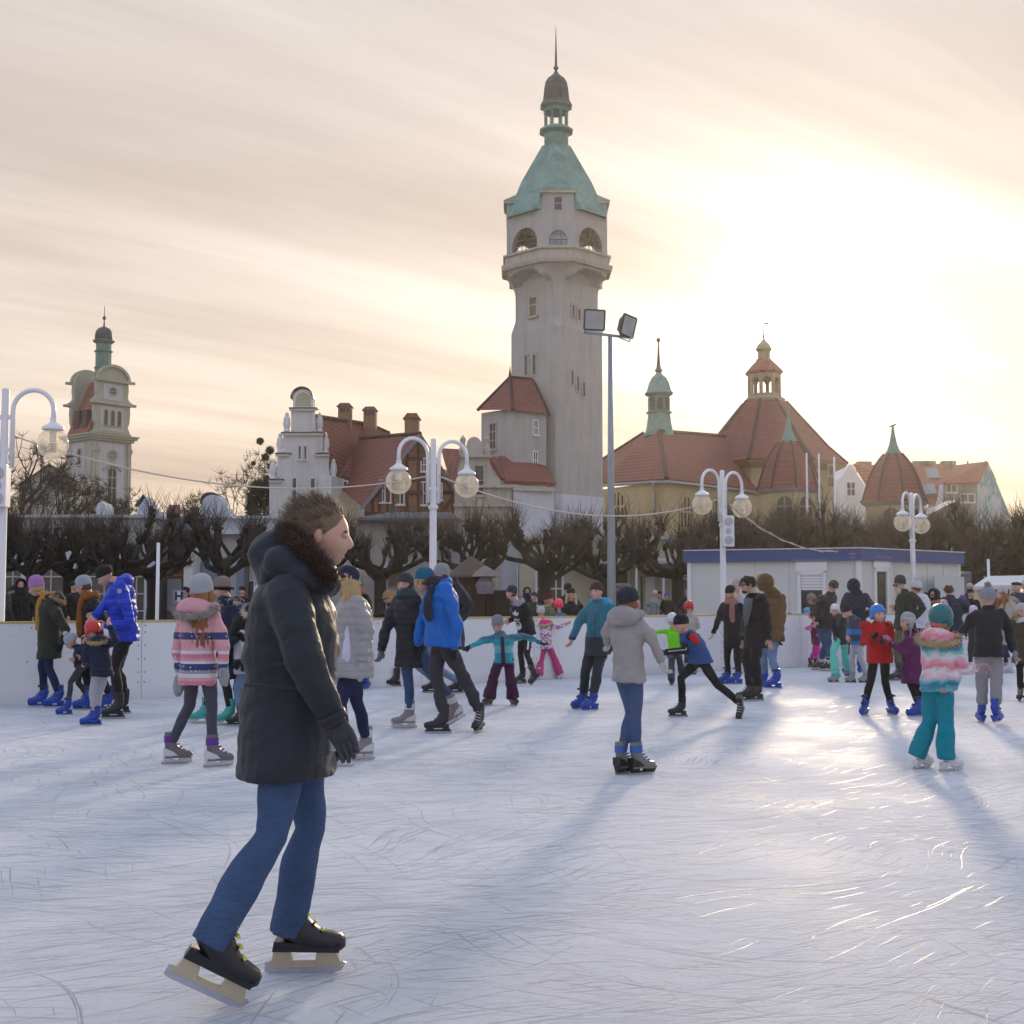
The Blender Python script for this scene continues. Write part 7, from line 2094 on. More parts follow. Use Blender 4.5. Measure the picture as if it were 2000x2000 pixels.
# ---- 1 the tall man in front
def man_extra(i):
    k, sh, sp, f, lat = i['k'], i['sh'], i['spine'], i['f'], i['lat']
    MP = _mats['dark parka shell']
    # hood lying on the back with a brown fur ring that runs up behind the head
    m = MB()
    P = lambda x, y, dz=0: at(x, y, i['d'] + dz)
    m.tube([P(535, 1085), P(548, 1100), P(575, 1112), P(610, 1125)], [.10, .135, .13, .11], 14, True); m.tube([P(548, 1095, -.12), P(590, 1120, -.13), P(640, 1140, -.08)], [.06, .07, .05], 10, True); m.tube([P(548, 1095, .12), P(590, 1120, .13), P(640, 1140, .08)], [.06, .07, .05], 10, True)
    soft(m, 'hood', MP, i['root'], .011, 4, .008, None, 5)
    m = MB()
    arcs = [[P(566, 1046, dz * .6), P(585, 1062, dz * 1.0), P(604, 1085, dz * 1.15), P(626, 1112, dz * 1.05), P(648, 1136, dz * .6)] for dz in (-.125, .125)]
    arcs.append([P(566, 1046, -.08), P(556, 1040, 0), P(566, 1046, .08)]); arcs.append([P(580, 1068, -.1), P(572, 1062, 0), P(580, 1068, .1)])
    arcs.append([P(600, 1080, -.12), P(625, 1110, -.15), P(645, 1135, -.1)])
    for a in arcs: m.tube(a, [.028] * len(a), 9, True)
    rng = i['rng']
    def dirs(r):
        a = r.choice(arcs); q = r.uniform(0, len(a) - 1.001); p = a[int(q)].lerp(a[int(q) + 1], q % 1); dv = Vector((r.gauss(-.1, .9), r.gauss(-.2, .9), r.gauss(.15, .9))).normalized(); return p + dv * .024, dv
    spikes(m.bm, None, 5600, .042, .0020, rng, dirs, .55)
    m.build('fur_trim', FURD, i['root'], smooth=True)
    # seams and pocket of the parka
    m = MB(); c = i['hip']
    m.tube([P(478, 1338, -.235), P(520, 1340, -.265), P(580, 1341, -.265), P(640, 1340, -.20)], .007, 6); 
    m.build('waist_seam', MP, i['root'])
    m = MB(); m.hexa([P(520, 1302, -.262), P(592, 1296, -.272), P(592, 1290, -.272), P(520, 1296, -.262)], [P(520, 1302, -.275), P(592, 1296, -.285), P(592, 1290, -.285), P(520, 1296, -.275)]); m.build('pocket_flap', MP, i['root'])
    m = MB(); q = P(655, 1452, -.20)
    m.box(q, (.035, .012, .055)); m.build('toggle', plain('steel toggle', (.4, .42, .46), .3, Metallic=.5), i['root'])
    MB().tube([q + UP * .07, q], .006, 6).build('draw_cord', BLK, i['root'])
MP = F('dark parka shell', (.019, .023, .029), rough=.55, var=.2)
person('tall man in dark parka with brown fur collar and blue jeans gliding in the foreground', 'S', 1.82, 90, (632, 1047), (573, 1158), (562, 1420), [(392, 1938, 100, .075, 27), (590, 1900, 92, 0, 0)],
       [(648, 1398, -.24), (640, 1400, .16)], MP, (JEAN, .96), hair=(HM, 'tousled'), skates='cream', hem=.17, puff=1.14, slim=1.0, hemw=1.22, collar=1.0, gloves=F('charcoal gloves', (.05, .05, .055)), elb=((606, 1318, -.26), (622, 1315, .24)), knee=((530, 1636, .03), (606, 1618, .03)), voxel=.0085, lean=0, nod=6, extras=man_extra, skin=SKIN, leg=1.0, hs=1.0, flare=1.42)

# ---- west group
person('person in lilac knit hat, mustard scarf and dark olive coat with tan fur hood', 'A', 1.66, -75, (272, 262), (378, 372), (375, 660), [(300, 1158, -80), (415, 1166, -80)], [(330, 640, .2), (470, 690, -.2)],
       OLIVE, (JEANN, 1.0), hat=('slouch', F('lilac knit', (.42, .20, .46), knit=55)), hair=(HL, 'ear'), hem=.26, puff=1.1, hood=(OLIVE, FURT, 1.05), scarf=(F('mustard scarf', (.45, .23, .04), knit=50), .42), nod=22, gloves=BLK, elb=(None, (500, 585, -.2)))
person('person in pale grey beanie and black coat with orange scarf, behind the blue-jacketed man', 'A', 1.70, -60, (630, 250), (690, 370), (700, 690), [(640, 1182, -70), (800, 1178, -60)], [(700, 470, -.25), None],
       BLK, (BLK, 1.0), hat=('beanie', F('pale grey knit', (.36, .38, .42), knit=55)), hair=(HB, 'ear'), hem=.3, nod=28, scarf=(F('rust scarf', (.25, .08, .02), knit=50), .5))
def blueman(i):
    c = i['S'][1].lerp(i['E'][1], .15) - Vector((0, .095, .0)); badge(i, c, (0.1, -1, 0), [[(.5 * math.cos(a), .5 * math.sin(a)) for a in (2 * math.pi * q / 12 for q in range(12))]], plain('grey badge', (.3, .32, .34), .5), 'badge', .06)
person('man in black beanie and royal blue quilted jacket bending over a child in red helmet', 'A', 1.76, -72, (792, 180), (905, 248), (940, 630), [(860, 1252, -80), (905, 1215, -70)], [(720, 470, -.28), (815, 545, -.35)],
       BLUEQ, (BLK, 1.1), hat=('beanie', BLKK), skates='hockey', hem=.06, puff=1.15, slim=1.05, nod=38, collar=.6, hood=(BLUEQ, None, .9), elb=(None, (985, 520, -.3)), lean=-.05, skin=SKIN, extras=blueman)
person('child in red helmet and navy puffer jacket with tan fur hood beside royal-blue-jacketed man', 'A', 1.12, -130, (690, 588), (725, 690), (770, 880), [(680, 1302, -80), (705, 1300, -85)], [(640, 830, .1), (835, 560, -.05)],
       NAVYQ, (GREYL, 1.25), hat=('helmet', plain('red helmet', (.48, .025, .03), .35)), hood=(NAVYQ, FURT, 1.15), puff=1.25, hem=.12, knee=((705, 1060), (740, 1060)), hs=1.05, nod=10, elb=(None, (880, 665, -.05)))
person('small child in pale grey pom-pom hat bending low beside the child in red helmet', 'A', 1.08, -50, (535, 672), (600, 730), (615, 850), [(490, 1222, -75), (640, 1160, -60)], [(560, 800, -.2), (620, 790, -.1)],
       NAVY, (CHAR, 1.0), hat=('pom', F('pale blue grey knit', (.40, .43, .50), knit=55), FURW), nod=38, hem=.05, hs=1.03, collar=.8)
def pinkgirl(i):
    for p_, dz in (((1345, 1010), .12), ((1690, 930), -.12)): mitt(i, p_, dz, GREYK, 'A')
    m = MB(); sh = i['sh']; k = i['k']
    MB().tube([i['P']((1400, 470), -.14), i['P']((1440, 560), -.2), i['P']((1490, 640), -.2)], [.03, .01, .004], 6).build('hood_tie', FURG, i['root'])
NVY, WH, PK, PK2, GR = (.02, .035, .13), (.55, .54, .60), (.56, .17, .24), (.58, .27, .30), (.26, .24, .26)
person('girl seen from behind in pink, white and navy striped jacket and light grey hat', 'A', 1.50, 160, (1530, 300), (1508, 470), (1500, 850), [(1325, 1590, 112), (1640, 1612, 120)], [(1360, 950, .1), (1685, 850, -.12)],
       bands('striped jacket cloth', [(0, PK2), (.62, NVY), (.66, PK2), (.70, PK), (.76, PK2), (.79, WH), (.825, GR), (.855, NVY), (.91, WH), (.935, PK2), (.96, PK), (1.0, WH), (1.03, PK2), (1.08, PK2), (1.13, NVY), (1.19, PK2)], dots=(26, (.52, .50, .52), .25, .16), hi=1.5), (F('slate leggings', (.055, .058, .080)), 1.0), hat=('slouch', F('light grey knit', (.38, .39, .42), knit=50), None, 1.06), hair=(HR, 'long'), skates='purple', hem=.20, puff=1.12,
       hood=(F('pink hood cloth', (.56, .28, .32)), FURG, 1.3), gloves=GREYK, mitten=True, elb=((1345, 760, .1), (1690, 720, -.1)), knee=((1432, 1150, .02), (1600, 1180, .02)), nod=0, scarf=(F('wine scarf', (.10, .02, .035)), 0), hs=1.05, extras=pinkgirl)
person('person with beige beanie and fur-hooded dark coat facing the girl in stripes, teal skates', 'A', 1.66, -65, (1672, 268), (1735, 420), (1720, 760), [(1520, 1285, -80), (1705, 1300, -75)], [(1690, 760, -.2), None],
       NAVY, (BLK, .95), hat=('beanie', F('taupe knit', (.24, .185, .17), knit=55)), hair=(HD, 'bangs'), skates='teal', hem=.30, hood=(NAVY, FURC, 1.0), scarf=(NAVY, 0), nod=14, gloves=BLK)
person('child in navy and white knit hat and white-blue jacket, partly behind the tall man', 'B', 1.22, -78, (722, 455), (745, 580), (750, 850), [(705, 1305, -80), (790, 1290, -70)], [(705, 850, -.2), (760, 820, -.2)],
       bands('white blue jacket cloth', [(0, (.40, .40, .44)), (.72, (.06, .10, .26)), (.78, (.44, .43, .46))], hi=1.5), (JEANL, 1.1), hat=('beanie', bands('navy white hat knit', [(0, (.02, .03, .10)), (1.14, (.55, .55, .60)), (1.20, (.02, .03, .10))], hi=1.5)), skates='hockey', collar=1, gloves=BLK, hair=(HB, 'ear'))
person('person in black coat with pale fur hood and white hat behind the tall man', 'B', 1.55, 160, (905, 330), (890, 470), (880, 760), [(830, 1300, 170), (930, 1310, 160)], [(760, 640, .2), None],
       BLK, (JEAND, 1.0), hat=('beanie', F('white knit', (.52, .50, .56), knit=55)), hood=(BLK, FURC, 1.1), hem=.1, puff=1.15, skates='hockey', d=13.9)

# ---- middle
def silver(i):
    m = MB(); c = i['hip']; f = i['f']
    P = i['P']
    m.loft([[P((x0_, y_), dz) for x0_, dz in ((a, -.16), ((a + b) / 2, -.19), (b, -.17), (b, -.12), (a, -.12))] for y_, a, b in ((540, 1525, 1550), (720, 1505, 1565), (905, 1480, 1580))])
    m.build('shirt', F('white shirt cloth', (.56, .54, .66)), i['root'], smooth=True)
person('person in silver grey quilted coat with long blonde hair, just past the tall man', 'B', 1.66, -70, (1530, 215), (1580, 375), (1590, 860), [(1470, 1612, -90), (1640, 1562, -70)], [(1500, 830, .2), (1655, 800, -.15)],
       F('silver quilted shell', (.30, .295, .29), quilt=4.5, rough=.5), (JEANN, 1.0), hat=('beanie', NAVY), hair=(HL, 'longback'), skates='soft', hem=.10, puff=1.2, elb=(None, (1690, 600, -.15)), gloves=F('silver quilted shell', (.30, .295, .29)), mitten=True, extras=silver, knee=(None, (1610, 1120, .02)))
person('person in navy cap and black jacket seen from behind, beyond the silver-coated skater', 'B', 1.72, 170, (1565, 215), (1610, 340), (1640, 620), [(1630, 1030, 175)], [None, (1690, 560, .1)],
       BLK, (JEAN, 1.05), hat=('beanie', NAVY), hem=.08, puff=1.1, collar=1, scarf=(F('magenta scarf', (.35, .02, .12)), 0))
person('person with tousled blonde hair and glasses in black, arm stretched out along the boards', 'C', 1.68, -20, (285, 420), (340, 560), (350, 800), [(335, 1262, -70), (395, 1215, -50)], [(110, 600, .1), (150, 650, -.1)],
       BLK, (BLK, 1.05), hair=(HL, 'short'), hy=-55, nod=22, skates='hockey', glasses=plain('thin glasses', (.05, .05, .055), .2), elb=((230, 590, .1), (230, 660, -.1)), collar=1, lean=-.1)
person('smiling person in charcoal beanie and long black quilted coat beside the man in bright blue', 'C', 1.70, -38, (438, 305), (470, 450), (500, 880), [(440, 1652, -80), (920, 1590, -60, .09, 25)], [(205, 950, -.05), (560, 940, -.1)],
       F('black quilted shell', (.017, .018, .024), quilt=4, rough=.6), (JEAN, 1.0), hat=('beanie', CHARK), hair=(HD, 'ear'), skates='soft', hem=.24, puff=1.12, collar=1.2, scarf=(F('dark teal scarf', (.03, .06, .07)), 0), gloves=F('grey gloves', (.17, .17, .19)), elb=((255, 720, -.05), None), knee=((470, 1200, .02), (745, 1210, .02)), nod=0, hy=-24)
def scarfman(i):
    m = MB(); P = i['P']; m.tube([P((690, 330), -.12), P((655, 440), -.22), P((650, 520), -.24), P((668, 615), -.24)], [.05, .05, .055, .05], 8, True); soft(m, 'scarf_tail', F('navy scarf', (.022, .028, .045), knit=45), i['root'], .012, 2, .006)
person('man in teal beanie and bright blue jacket with dark scarf, skating in grey trousers', 'C', 1.78, -68, (618, 262), (762, 342), (800, 830), [(760, 1702, -85), (1135, 1692, -15)], [(565, 830, .25), (905, 870, -.18)],
       BLUEJ, (F('charcoal trousers', (.040, .038, .048)), 1.12), hat=('beanie', F('teal knit', (.010, .13, .22), knit=50)), hair=(HB, 'ear'), skates='hockey', hem=.06, puff=1.18, slim=1.08, nod=12, gloves=BLK, scarf=(F('navy scarf', (.022, .028, .045), knit=45), 0), elb=((600, 680, .25), (935, 690, -.2)), knee=((735, 1180, .02), (985, 1160, .02)), glasses=plain('amber glasses', (.45, .30, .02), .2), skin=SKIN, hood=(BLUEJ, None, .8), extras=scarfman)
person('person in striped grey hat and dark coat just behind the man in bright blue', 'C', 1.72, -60, (768, 225), (860, 330), (870, 760), [(690, 1318, -70), (915, 1325, -70)], [None, (950, 640, -.1)],
       CHAR, (JEANL, 1.05), hat=('slouch', bands('striped grey hat knit', [(0, (.13, .13, .11)), (1.62, (.24, .25, .27)), (1.70, (.10, .105, .09)), (1.76, (.22, .23, .25))], hi=2.0)), skates='hockey', hem=.2, puff=1.12, d=16.6, scarf=(CHAR, 0))
def tealkid(i):
    P = i['P']
    m = MB(); m.hexa([P((1338, 790), -.17), P((1372, 790), -.17), P((1390, 1050), -.19), P((1350, 1050), -.19)], [P((1338, 790), -.185), P((1372, 790), -.185), P((1390, 1050), -.205), P((1350, 1050), -.205)]); m.build('zip_panel', F('plum cloth', (.055, .014, .045)), i['root'])
person('child in grey slouchy hat with arms spread wide, turquoise and plum ski suit', 'C', 1.28, -12, (1312, 690), (1365, 800), (1375, 1010), [(1225, 1438, -30), (1465, 1440, 22)], [(1062, 880, -.12), (1700, 840, .02)],
       bands('turquoise plum ski cloth', [(0, (.055, .014, .045)), (.60, (.008, .30, .36)), (.74, (.14, .45, .50)), (.84, (.008, .30, .36)), (.93, (.03, .14, .20))], hi=1.5, noise_=.02), (F('plum ski trousers', (.055, .014, .045)), 1.5), hat=('slouch', F('grey knit hat', (.24, .245, .255), knit=55)), skates='redblack', nod=16, gloves=BLK, hem=.08, puff=1.12, flare=1.6, elb=((1165, 830, -.05), (1580, 785, .03)), hs=1.05, collar=1.0, extras=tealkid)
def trefoil(i):
    P = i['P']; m = MB(); wm = plain('white print', (.62, .62, .64), .7)
    o = i['sh'].lerp(i['hip'], .28) + i['fS'] * .152 * i['k']; n_ = i['fS']; r = UP.cross(n_).normalized(); u = n_.cross(r)
    def leaf(ang, L, w):
        d_ = u * math.cos(ang) + r * math.sin(ang); s_ = n_.cross(d_)
        return [o + d_ * (L * t) + s_ * (w * math.sin(math.pi * t ** .8) * sgn) for t, sgn in ((0, 1), (.3, 1), (.6, 1), (.85, 1), (1, 1), (.85, -1), (.6, -1), (.3, -1))]
    for ang, L, w in ((0, .105, .026), (-.85, .10, .024), (.85, .10, .024)): m.prism(leaf(ang, L, w), n_ * .012)
    m.box(o - u * .012 + n_ * .006, (.10, .012, .010), 0, Matrix((r, n_, u)).transposed()); m.box(o - u * .032 + n_ * .006, (.08, .012, .010), 0, Matrix((r, n_, u)).transposed())
    e = m.build('emblem', wm, i['root'])
    text(i['root'], 'adidas', o - u * .062 + n_ * .012, .055, wm, n_, 'lettering', .004, .001)
    m = MB(); c = o - u * .17 + n_ * .004
    ring = lambda sx, sy, cy: [c + r * sx * math.cos(a) + u * (cy + sy * math.sin(a)) for a in (2 * math.pi * q / 18 for q in range(18))]
    m.prism(ring(.060, .034, -.045), n_ * .012)
    pr = [c + r * a * .06 + u * b * .06 for a, b in ((-1, -.6), (1, -.6), (1, .5), (.5, 1), (-.5, 1), (-1, .5))]
    for a, b in zip(pr, pr[1:] + pr[:1]): m.beam(a, b, .012, .014, n_)
    for q in (-.3, .1): m.beam(c - r * .045 + u * q * .06, c + r * .045 + u * q * .06, .010, .014, n_)
    m.build('front_print', wm, i['root'])
    for q, w_ in ((i['Hp'][1], 1),):
        m = MB(); a = i['Hp'][1].lerp(i['Kn'][1], .15); b = i['Hp'][1].lerp(i['Kn'][1], .75); off = Vector((0, -.085, 0)); m.beam(a + off + i['f'] * .0, b + off, .03, .01, (0, 1, 0)); m.build('side_stripe', wm, i['root'])
person('boy in black sweatshirt with white trefoil print and grey scarf pushing off by the boards', 'C', 1.52, -48, (1440, 378), (1525, 505), (1585, 740), [(1525, 1236, -75), (1680, 1205, -55, .10, 38)], [(1420, 640, -.05), (1640, 700, .15)],
       BLK, (BLK, 1.0), hat=('beanie', CHARK), hair=(HB, 'ear'), skates='hockey', hem=.06, puff=1.12, tilt=-12, nod=8, scarf=(F('pale grey scarf', (.32, .33, .38), knit=45), 0), knee=((1530, 960, .03), (1590, 965, .03)), extras=trefoil, lean=-.08)
person('girl in confetti-print jacket, pink trousers and white eared hat facing the boards', 'D', 1.10, 172, (755, 465), (795, 585), (805, 790), [(745, 1100, 170), (938, 1092, 150)], [(700, 720, .1), (985, 575, .05)],
       confetti('confetti print cloth'), (F('hot pink ski trousers', (.48, .05, .17)), 1.4), hat=('ears', F('white knit hat', (.56, .55, .56), knit=55), FURW), skates='white', hood=(F('neon pink hood', (.80, .03, .18)), FURC, 1.15), hem=.06, puff=1.15, flare=1.7, elb=(None, (915, 610, -.05)), hs=1.04)
person('child in neon pink helmet and blue jacket with brown fur hood facing the boards', 'D', 1.12, 178, (922, 398), (940, 520), (945, 745), [(905, 1080, 175), (985, 1078, 170)], [(860, 640, .15), (1015, 560, .15)],
       F('cyan blue shell', (.01, .15, .36)), (BLK, 1.35), hat=('helmet', plain('neon pink helmet', (.85, .03, .09), .35)), skates='grey', hood=(F('cyan blue shell', (.01, .15, .36)), FURD, 1.1), hem=.02, puff=1.15, flare=1.5, hs=1.06)
person('boy in brown beanie and teal jacket with bright blue hood, standing in blue skates', 'D', 1.56, -25, (1280, 275), (1322, 425), (1290, 800), [(1130, 1375, -55), (1225, 1388, -55)], [(1055, 700, -.05), (1400, 820, -.1)],
       bands('teal navy jacket cloth', [(0, (.014, .018, .028)), (.98, (.006, .12, .17))], noise_=.03, hi=1.8), (F('dark slate trousers', (.028, .036, .042)), 1.25), hat=('beanie', F('dark brown knit', (.045, .028, .028), knit=50)), hy=-32, hem=.10, puff=1.25, hood=(F('sky blue hood lining', (.02, .32, .55)), None, 1.1), collar=.8, elb=((1115, 565, .0), (1470, 690, -.12)), hs=1.02, tilt=4)
def greygirl(i):
    MB().tube([i['P']((1520, 470), .02), i['P']((1570, 478), .03), i['P']((1625, 480), .0)], [.035, .04, .035], 8, True).build('hood_lining', F('coral lining', (.75, .10, .11)), i['root'], smooth=True)
person('girl in dark beanie, heather grey hooded jacket and blue leggings standing on the ice', 'D', 1.42, 150, (1592, 375), (1568, 555), (1585, 1050), [(1545, 1985, 135), (1700, 1992, 118)], [(1385, 735, .15), (1885, 905, -.05)],
       F('heather grey fleece', (.30, .275, .27), var=.3), (F('steel blue leggings', (.050, .085, .17)), 1.0), hat=('beanie', F('navy charcoal knit', (.022, .026, .04), knit=50)), hair=(HR, 'ear'), skates='bluegrey', hem=.08, puff=1.08, slim=.93, hemw=1.12, hood=(F('heather grey fleece', (.30, .275, .27), var=.3), None, 1.15), elb=((1370, 660, .05), (1815, 740, -.05)), hy=120, knee=((1600, 1420, .02), (1655, 1430, .02)), gloves=F('pale knit gloves', (.42, .40, .38)), hs=1.05, extras=greygirl)

# ---- by the hut
person('child in white helmet and lime green jacket stretching an arm along the boards', 'E', 1.12, 165, (305, 535), (320, 650), (330, 860), [(300, 1155, 160), (400, 1140, 170)], [(150, 655, .1), (380, 760, .1)],
       F('lime green shell', (.16, .55, .012)), (F('dark grey ski trousers', (.05, .055, .065)), 1.35), hat=('helmet', plain('white helmet', (.56, .57, .60), .35)), skates='hockey', puff=1.12, hem=.02, elb=((230, 640, .1), None), flare=1.4, hs=1.06)
def vestboy(i):
    MB().tube([i['S'][1] + Vector((0, -.05, 0)), i['S'][1] + Vector((.05, -.06, -.06))], [.052, .04], 9, True).build('red_lining', F('red lining', (.45, .02, .02)), i['root'], smooth=True)
    m = MB(); a, b, c_ = i['S'][0] + Vector((0, -.08, .03)), i['E'][0] + Vector((0, -.07, .01)), i['W'][0] + Vector((0, -.055, .01)); m.tube([a, b, c_], .006, 5); m.build('piping', plain('white piping', (.5, .5, .52), .6), i['root'])
person('boy in black beanie and blue vest lunging in a deep side push', 'E', 1.38, -78, (385, 585), (455, 690), (575, 920), [(365, 1452, -85), (955, 1445, -25, .02, 30)], [(260, 838, -.15), (330, 850, .15)],
       F('steel blue vest shell', (.025, .075, .21), quilt=0), (F('black tights', (.012, .012, .013)), 1.05), hat=('beanie', BLKK), skates='hockey', sleeve=BLK, hem=.03, puff=1.22, nod=20, knee=((385, 1085, .02), (735, 1150, .0)), elb=((430, 820, -.2), (470, 800, .2)), gloves=F('blue grey gloves', (.12, .15, .22)), hs=1.05, lean=-.02, extras=vestboy)
person('child in shiny red helmet and beige jacket turned to the boards', 'E', 1.20, 150, (465, 415), (470, 520), (470, 740), [(440, 1058, 160), (510, 1052, 150)], [(380, 640, .2), (535, 590, .2)],
       F('beige grey shell', (.36, .34, .31)), (CHAR, 1.3), hat=('helmet', plain('shiny red helmet', (.5, .02, .018), .2)), skates='grey', puff=1.2, hs=1.05)
person('person with long blonde hair, black beanie and pink scarf in black coat, blue skates', 'E', 1.62, -18, (852, 285), (865, 405), (880, 720), [(805, 1138, -70), (905, 1142, -70)], [(695, 650, .05), (960, 640, .1)],
       BLK, (F('black tights', (.012, .012, .013)), 1.0), hat=('beanie', BLKK), hair=(HY, 'long'), hem=.16, puff=1.05, scarf=(F('rose scarf', (.34, .15, .15), knit=40), .32), nod=22, hy=-30, elb=((735, 545, .05), None))
person('person in pale lilac bobble hat and white skates, hidden behind the bearded man', 'E', 1.58, -10, (912, 225), (930, 350), (950, 700), [(965, 1040, -20)], [None, None], F('lilac shell', (.36, .33, .44)), (JEAND, 1.0), hat=('pom', F('pale lilac knit', (.40, .36, .46), knit=50), FURW), skates='white', hem=.05)
person('bearded man with dark hair and glasses in long open black coat over grey sweater', 'E', 1.82, -72, (1012, 205), (1095, 335), (1100, 690), [(1010, 1302, -80), (1085, 1300, -78)], [(985, 700, .22), (1215, 700, -.15)],
       BLK, (BLK, 1.15), hair=(HD, 'short'), skates='hockey', hem=.16, puff=1.12, skin=SKIN, glasses=plain('thin glasses', (.05, .05, .055), .2), nod=6,
       extras=lambda i: (MB().loft([[i['P']((x_, y_), dz) for x_, dz in ((a, .02), (a, -.13), (b, -.21), (b, -.05))] for y_, a, b in ((330, 985, 1065), (450, 968, 1050), (590, 985, 1012))]).build('sweater', F('grey sweater knit', (.13, .14, .15), knit=40), i['root'], smooth=True), MB().ball(i['Mh'] @ Vector((0, .225, -.405)), (.046, .034, .034), 10).build('beard', HD, i['root'], smooth=True)))
person('person in brown hooded parka seen from behind, light jeans and blue skates', 'E', 1.80, -155, (1190, 190), (1250, 330), (1245, 680), [(1145, 1170, -120), (1262, 1182, -110)], [(1130, 600, .2), (1315, 715, -.05)],
       F('brown parka shell', (.115, .068, .026)), (JEANL, 1.12), hat=('hoodup', F('brown parka shell', (.115, .068, .026)), FURT), hem=.10, puff=1.2, knee=(None, (1240, 880, .03)), gloves=BLK)
person('small child in sky-blue cap and violet jacket holding the boards with red glove', 'F', 1.02, 25, (500, 620), (500, 710), (510, 960), [(505, 1268, 20), (560, 1262, 30)], [(290, 645, .05), (560, 830, -.2)],
       F('violet shell', (.10, .05, .42)), (BLK, 1.2), hat=('helmet', plain('sky blue helmet', (.02, .30, .62), .3)), skates='white', gloves=F('red gloves', (.40, .03, .02)), elb=((370, 680, .08), None), hs=1.02, puff=1.1)
person('small child in hot pink snow trousers and pink sleeves clinging beside the bending adult', 'F', 1.0, 60, (575, 690), (575, 790), (600, 980), [(545, 1310, 40), (615, 1318, 50)], [(520, 830, -.15), (620, 900, -.1)],
       F('dark berry shell', (.10, .015, .06)), (F('magenta snow trousers', (.60, .03, .30)), 1.4), hat=('beanie', F('dark grey knit', (.10, .10, .11), knit=50)), skates='redblack', sleeve=F('pink sleeves', (.55, .12, .30)), hs=1.02)
person('adult in black puffer and blue jeans bending over small children at the boards', 'F', 1.74, -150, (815, 300), (745, 440), (705, 790), [(640, 1345, -100), (740, 1360, -95)], [(560, 640, .0), (600, 760, -.15)],
       F('black puffer shell', (.026, .027, .025), quilt=4, rough=.6), (JEAN, 1.25), hat=('beanie', F('dark grey ribbed knit', (.06, .065, .06), knit=50)), skates='green', hem=.05, puff=1.3, knee=((720, 1010, .03), (760, 1020, .03)), nod=-10, lean=-.12, collar=1)
person('adult in flat grey beanie bending behind the black puffer skater', 'F', 1.66, -70, (550, 460), (610, 560), (680, 820), [(590, 1290, -80), (690, 1290, -80)], [None, None], CHAR, (BLK, 1.1), hat=('beanie', F('flat grey knit', (.22, .22, .21), knit=50)), skates='hockey', nod=35, hair=(HB, 'ear'))
person('child in white helmet with brown scarf, dark coat and mint green snow trousers', 'F', 1.18, -30, (840, 600), (885, 710), (920, 960), [(830, 1500, -75), (1000, 1420, -40)], [(850, 1000, -.2), (960, 900, .1)],
       F('dark slate shell', (.022, .028, .034)), (F('mint snow trousers', (.10, .48, .40)), 1.5), hat=('helmet', plain('white helmet', (.56, .57, .60), .35)), skates='grey', scarf=(F('brown knit scarf', (.075, .06, .045), knit=40), .2), hem=.14, nod=8, flare=1.6, gloves=F('brown grey gloves', (.09, .08, .07)), hs=1.05)
person('child in pointed black hat with navy and bright blue jacket and grey joggers', 'F', 1.16, -68, (1000, 610), (1080, 720), (1130, 1000), [(1045, 1502, -75), (1210, 1505, -70)], [(1010, 900, -.15), (1040, 920, .1)],
       bands('navy blue block jacket', [(0, (.016, .03, .07)), (.60, (.01, .14, .42)), (.74, (.016, .03, .07)), (.86, (.01, .14, .42)), (.96, (.016, .03, .07))], hi=1.5), (GREYL, 1.35), hat=('slouch', BLKK), skates='grey', hem=.06, nod=30, puff=1.15, hs=1.04, collar=1)
person('adult in navy hooded jacket seen from behind, in front of the hut corner', 'F', 1.74, 176, (1080, 290), (1110, 420), (1110, 760), [(985, 1385, 140), (1165, 1378, 150)], [(985, 640, .1), (1240, 650, .1)],
       F('dark navy shell', (.016, .026, .045)), (BLK, 1.1), hat=('hoodup', F('dark navy shell', (.016, .026, .045)), None), hem=.12, puff=1.25)
def redgirl(i):
    P = i['P']
    m = MB(); rng = i['rng']
    for x_ in (1215, 1505):
        c = P((x_, 790), -.02); m.ball(c, .06, 8)
        for j in range(200):
            dv = Vector((rng.gauss(0, 1), rng.gauss(0, 1), rng.gauss(0, 1))).normalized(); twig(m.bm, c + dv * .04, dv, .05, .004, rng)
    m.build('fur_trim', FURR, i['root'], smooth=True)
person('laughing girl in blue helmet and bright red coat with red fur collar, blue skates', 'F', 1.36, 8, (1390, 655), (1385, 800), (1400, 1130), [(1215, 1910, -35), (1560, 1905, 12)], [(1315, 935, -.24), (1450, 985, -.26)],
       F('bright red coat cloth', (.40, .012, .012)), (F('black tights', (.012, .012, .013)), 1.05), hat=('helmet', plain('bright blue helmet', (.01, .17, .56), .3)), gloves=BLK, mitten=True, hem=.16, puff=1.28, hs=1.08, elb=((1215, 1000, -.05), (1545, 990, -.05)), knee=((1290, 1490, .02), (1475, 1490, .02)), collar=1, extras=redgirl, hy=14, nod=-4)
person('girl in grey patterned earflap hat and purple coat, facing the girl in red', 'G', 1.28, -72, (672, 640), (745, 790), (740, 1130), [(765, 1652, -75), (830, 1640, -70)], [(500, 850, -.08), (525, 880, .12)],
       F('deep purple coat cloth', (.105, .018, .085)), (F('black tights', (.012, .012, .013)), 1.0), hat=('earflap', bands('grey pattern hat knit', [(0, (.27, .29, .31)), (1.19, (.42, .30, .32)), (1.215, (.30, .32, .34)), (1.24, (.40, .36, .38)), (1.26, (.27, .29, .31))], hi=1.5)), hair=(HB, 'ear'), hem=.26, puff=1.2, gloves=F('lilac gloves', (.36, .17, .32)), elb=((650, 985, -.12), (600, 900, .15)), hs=1.06, hood=(F('deep purple coat cloth', (.105, .018, .085)), FURD, 1.0), nod=4)
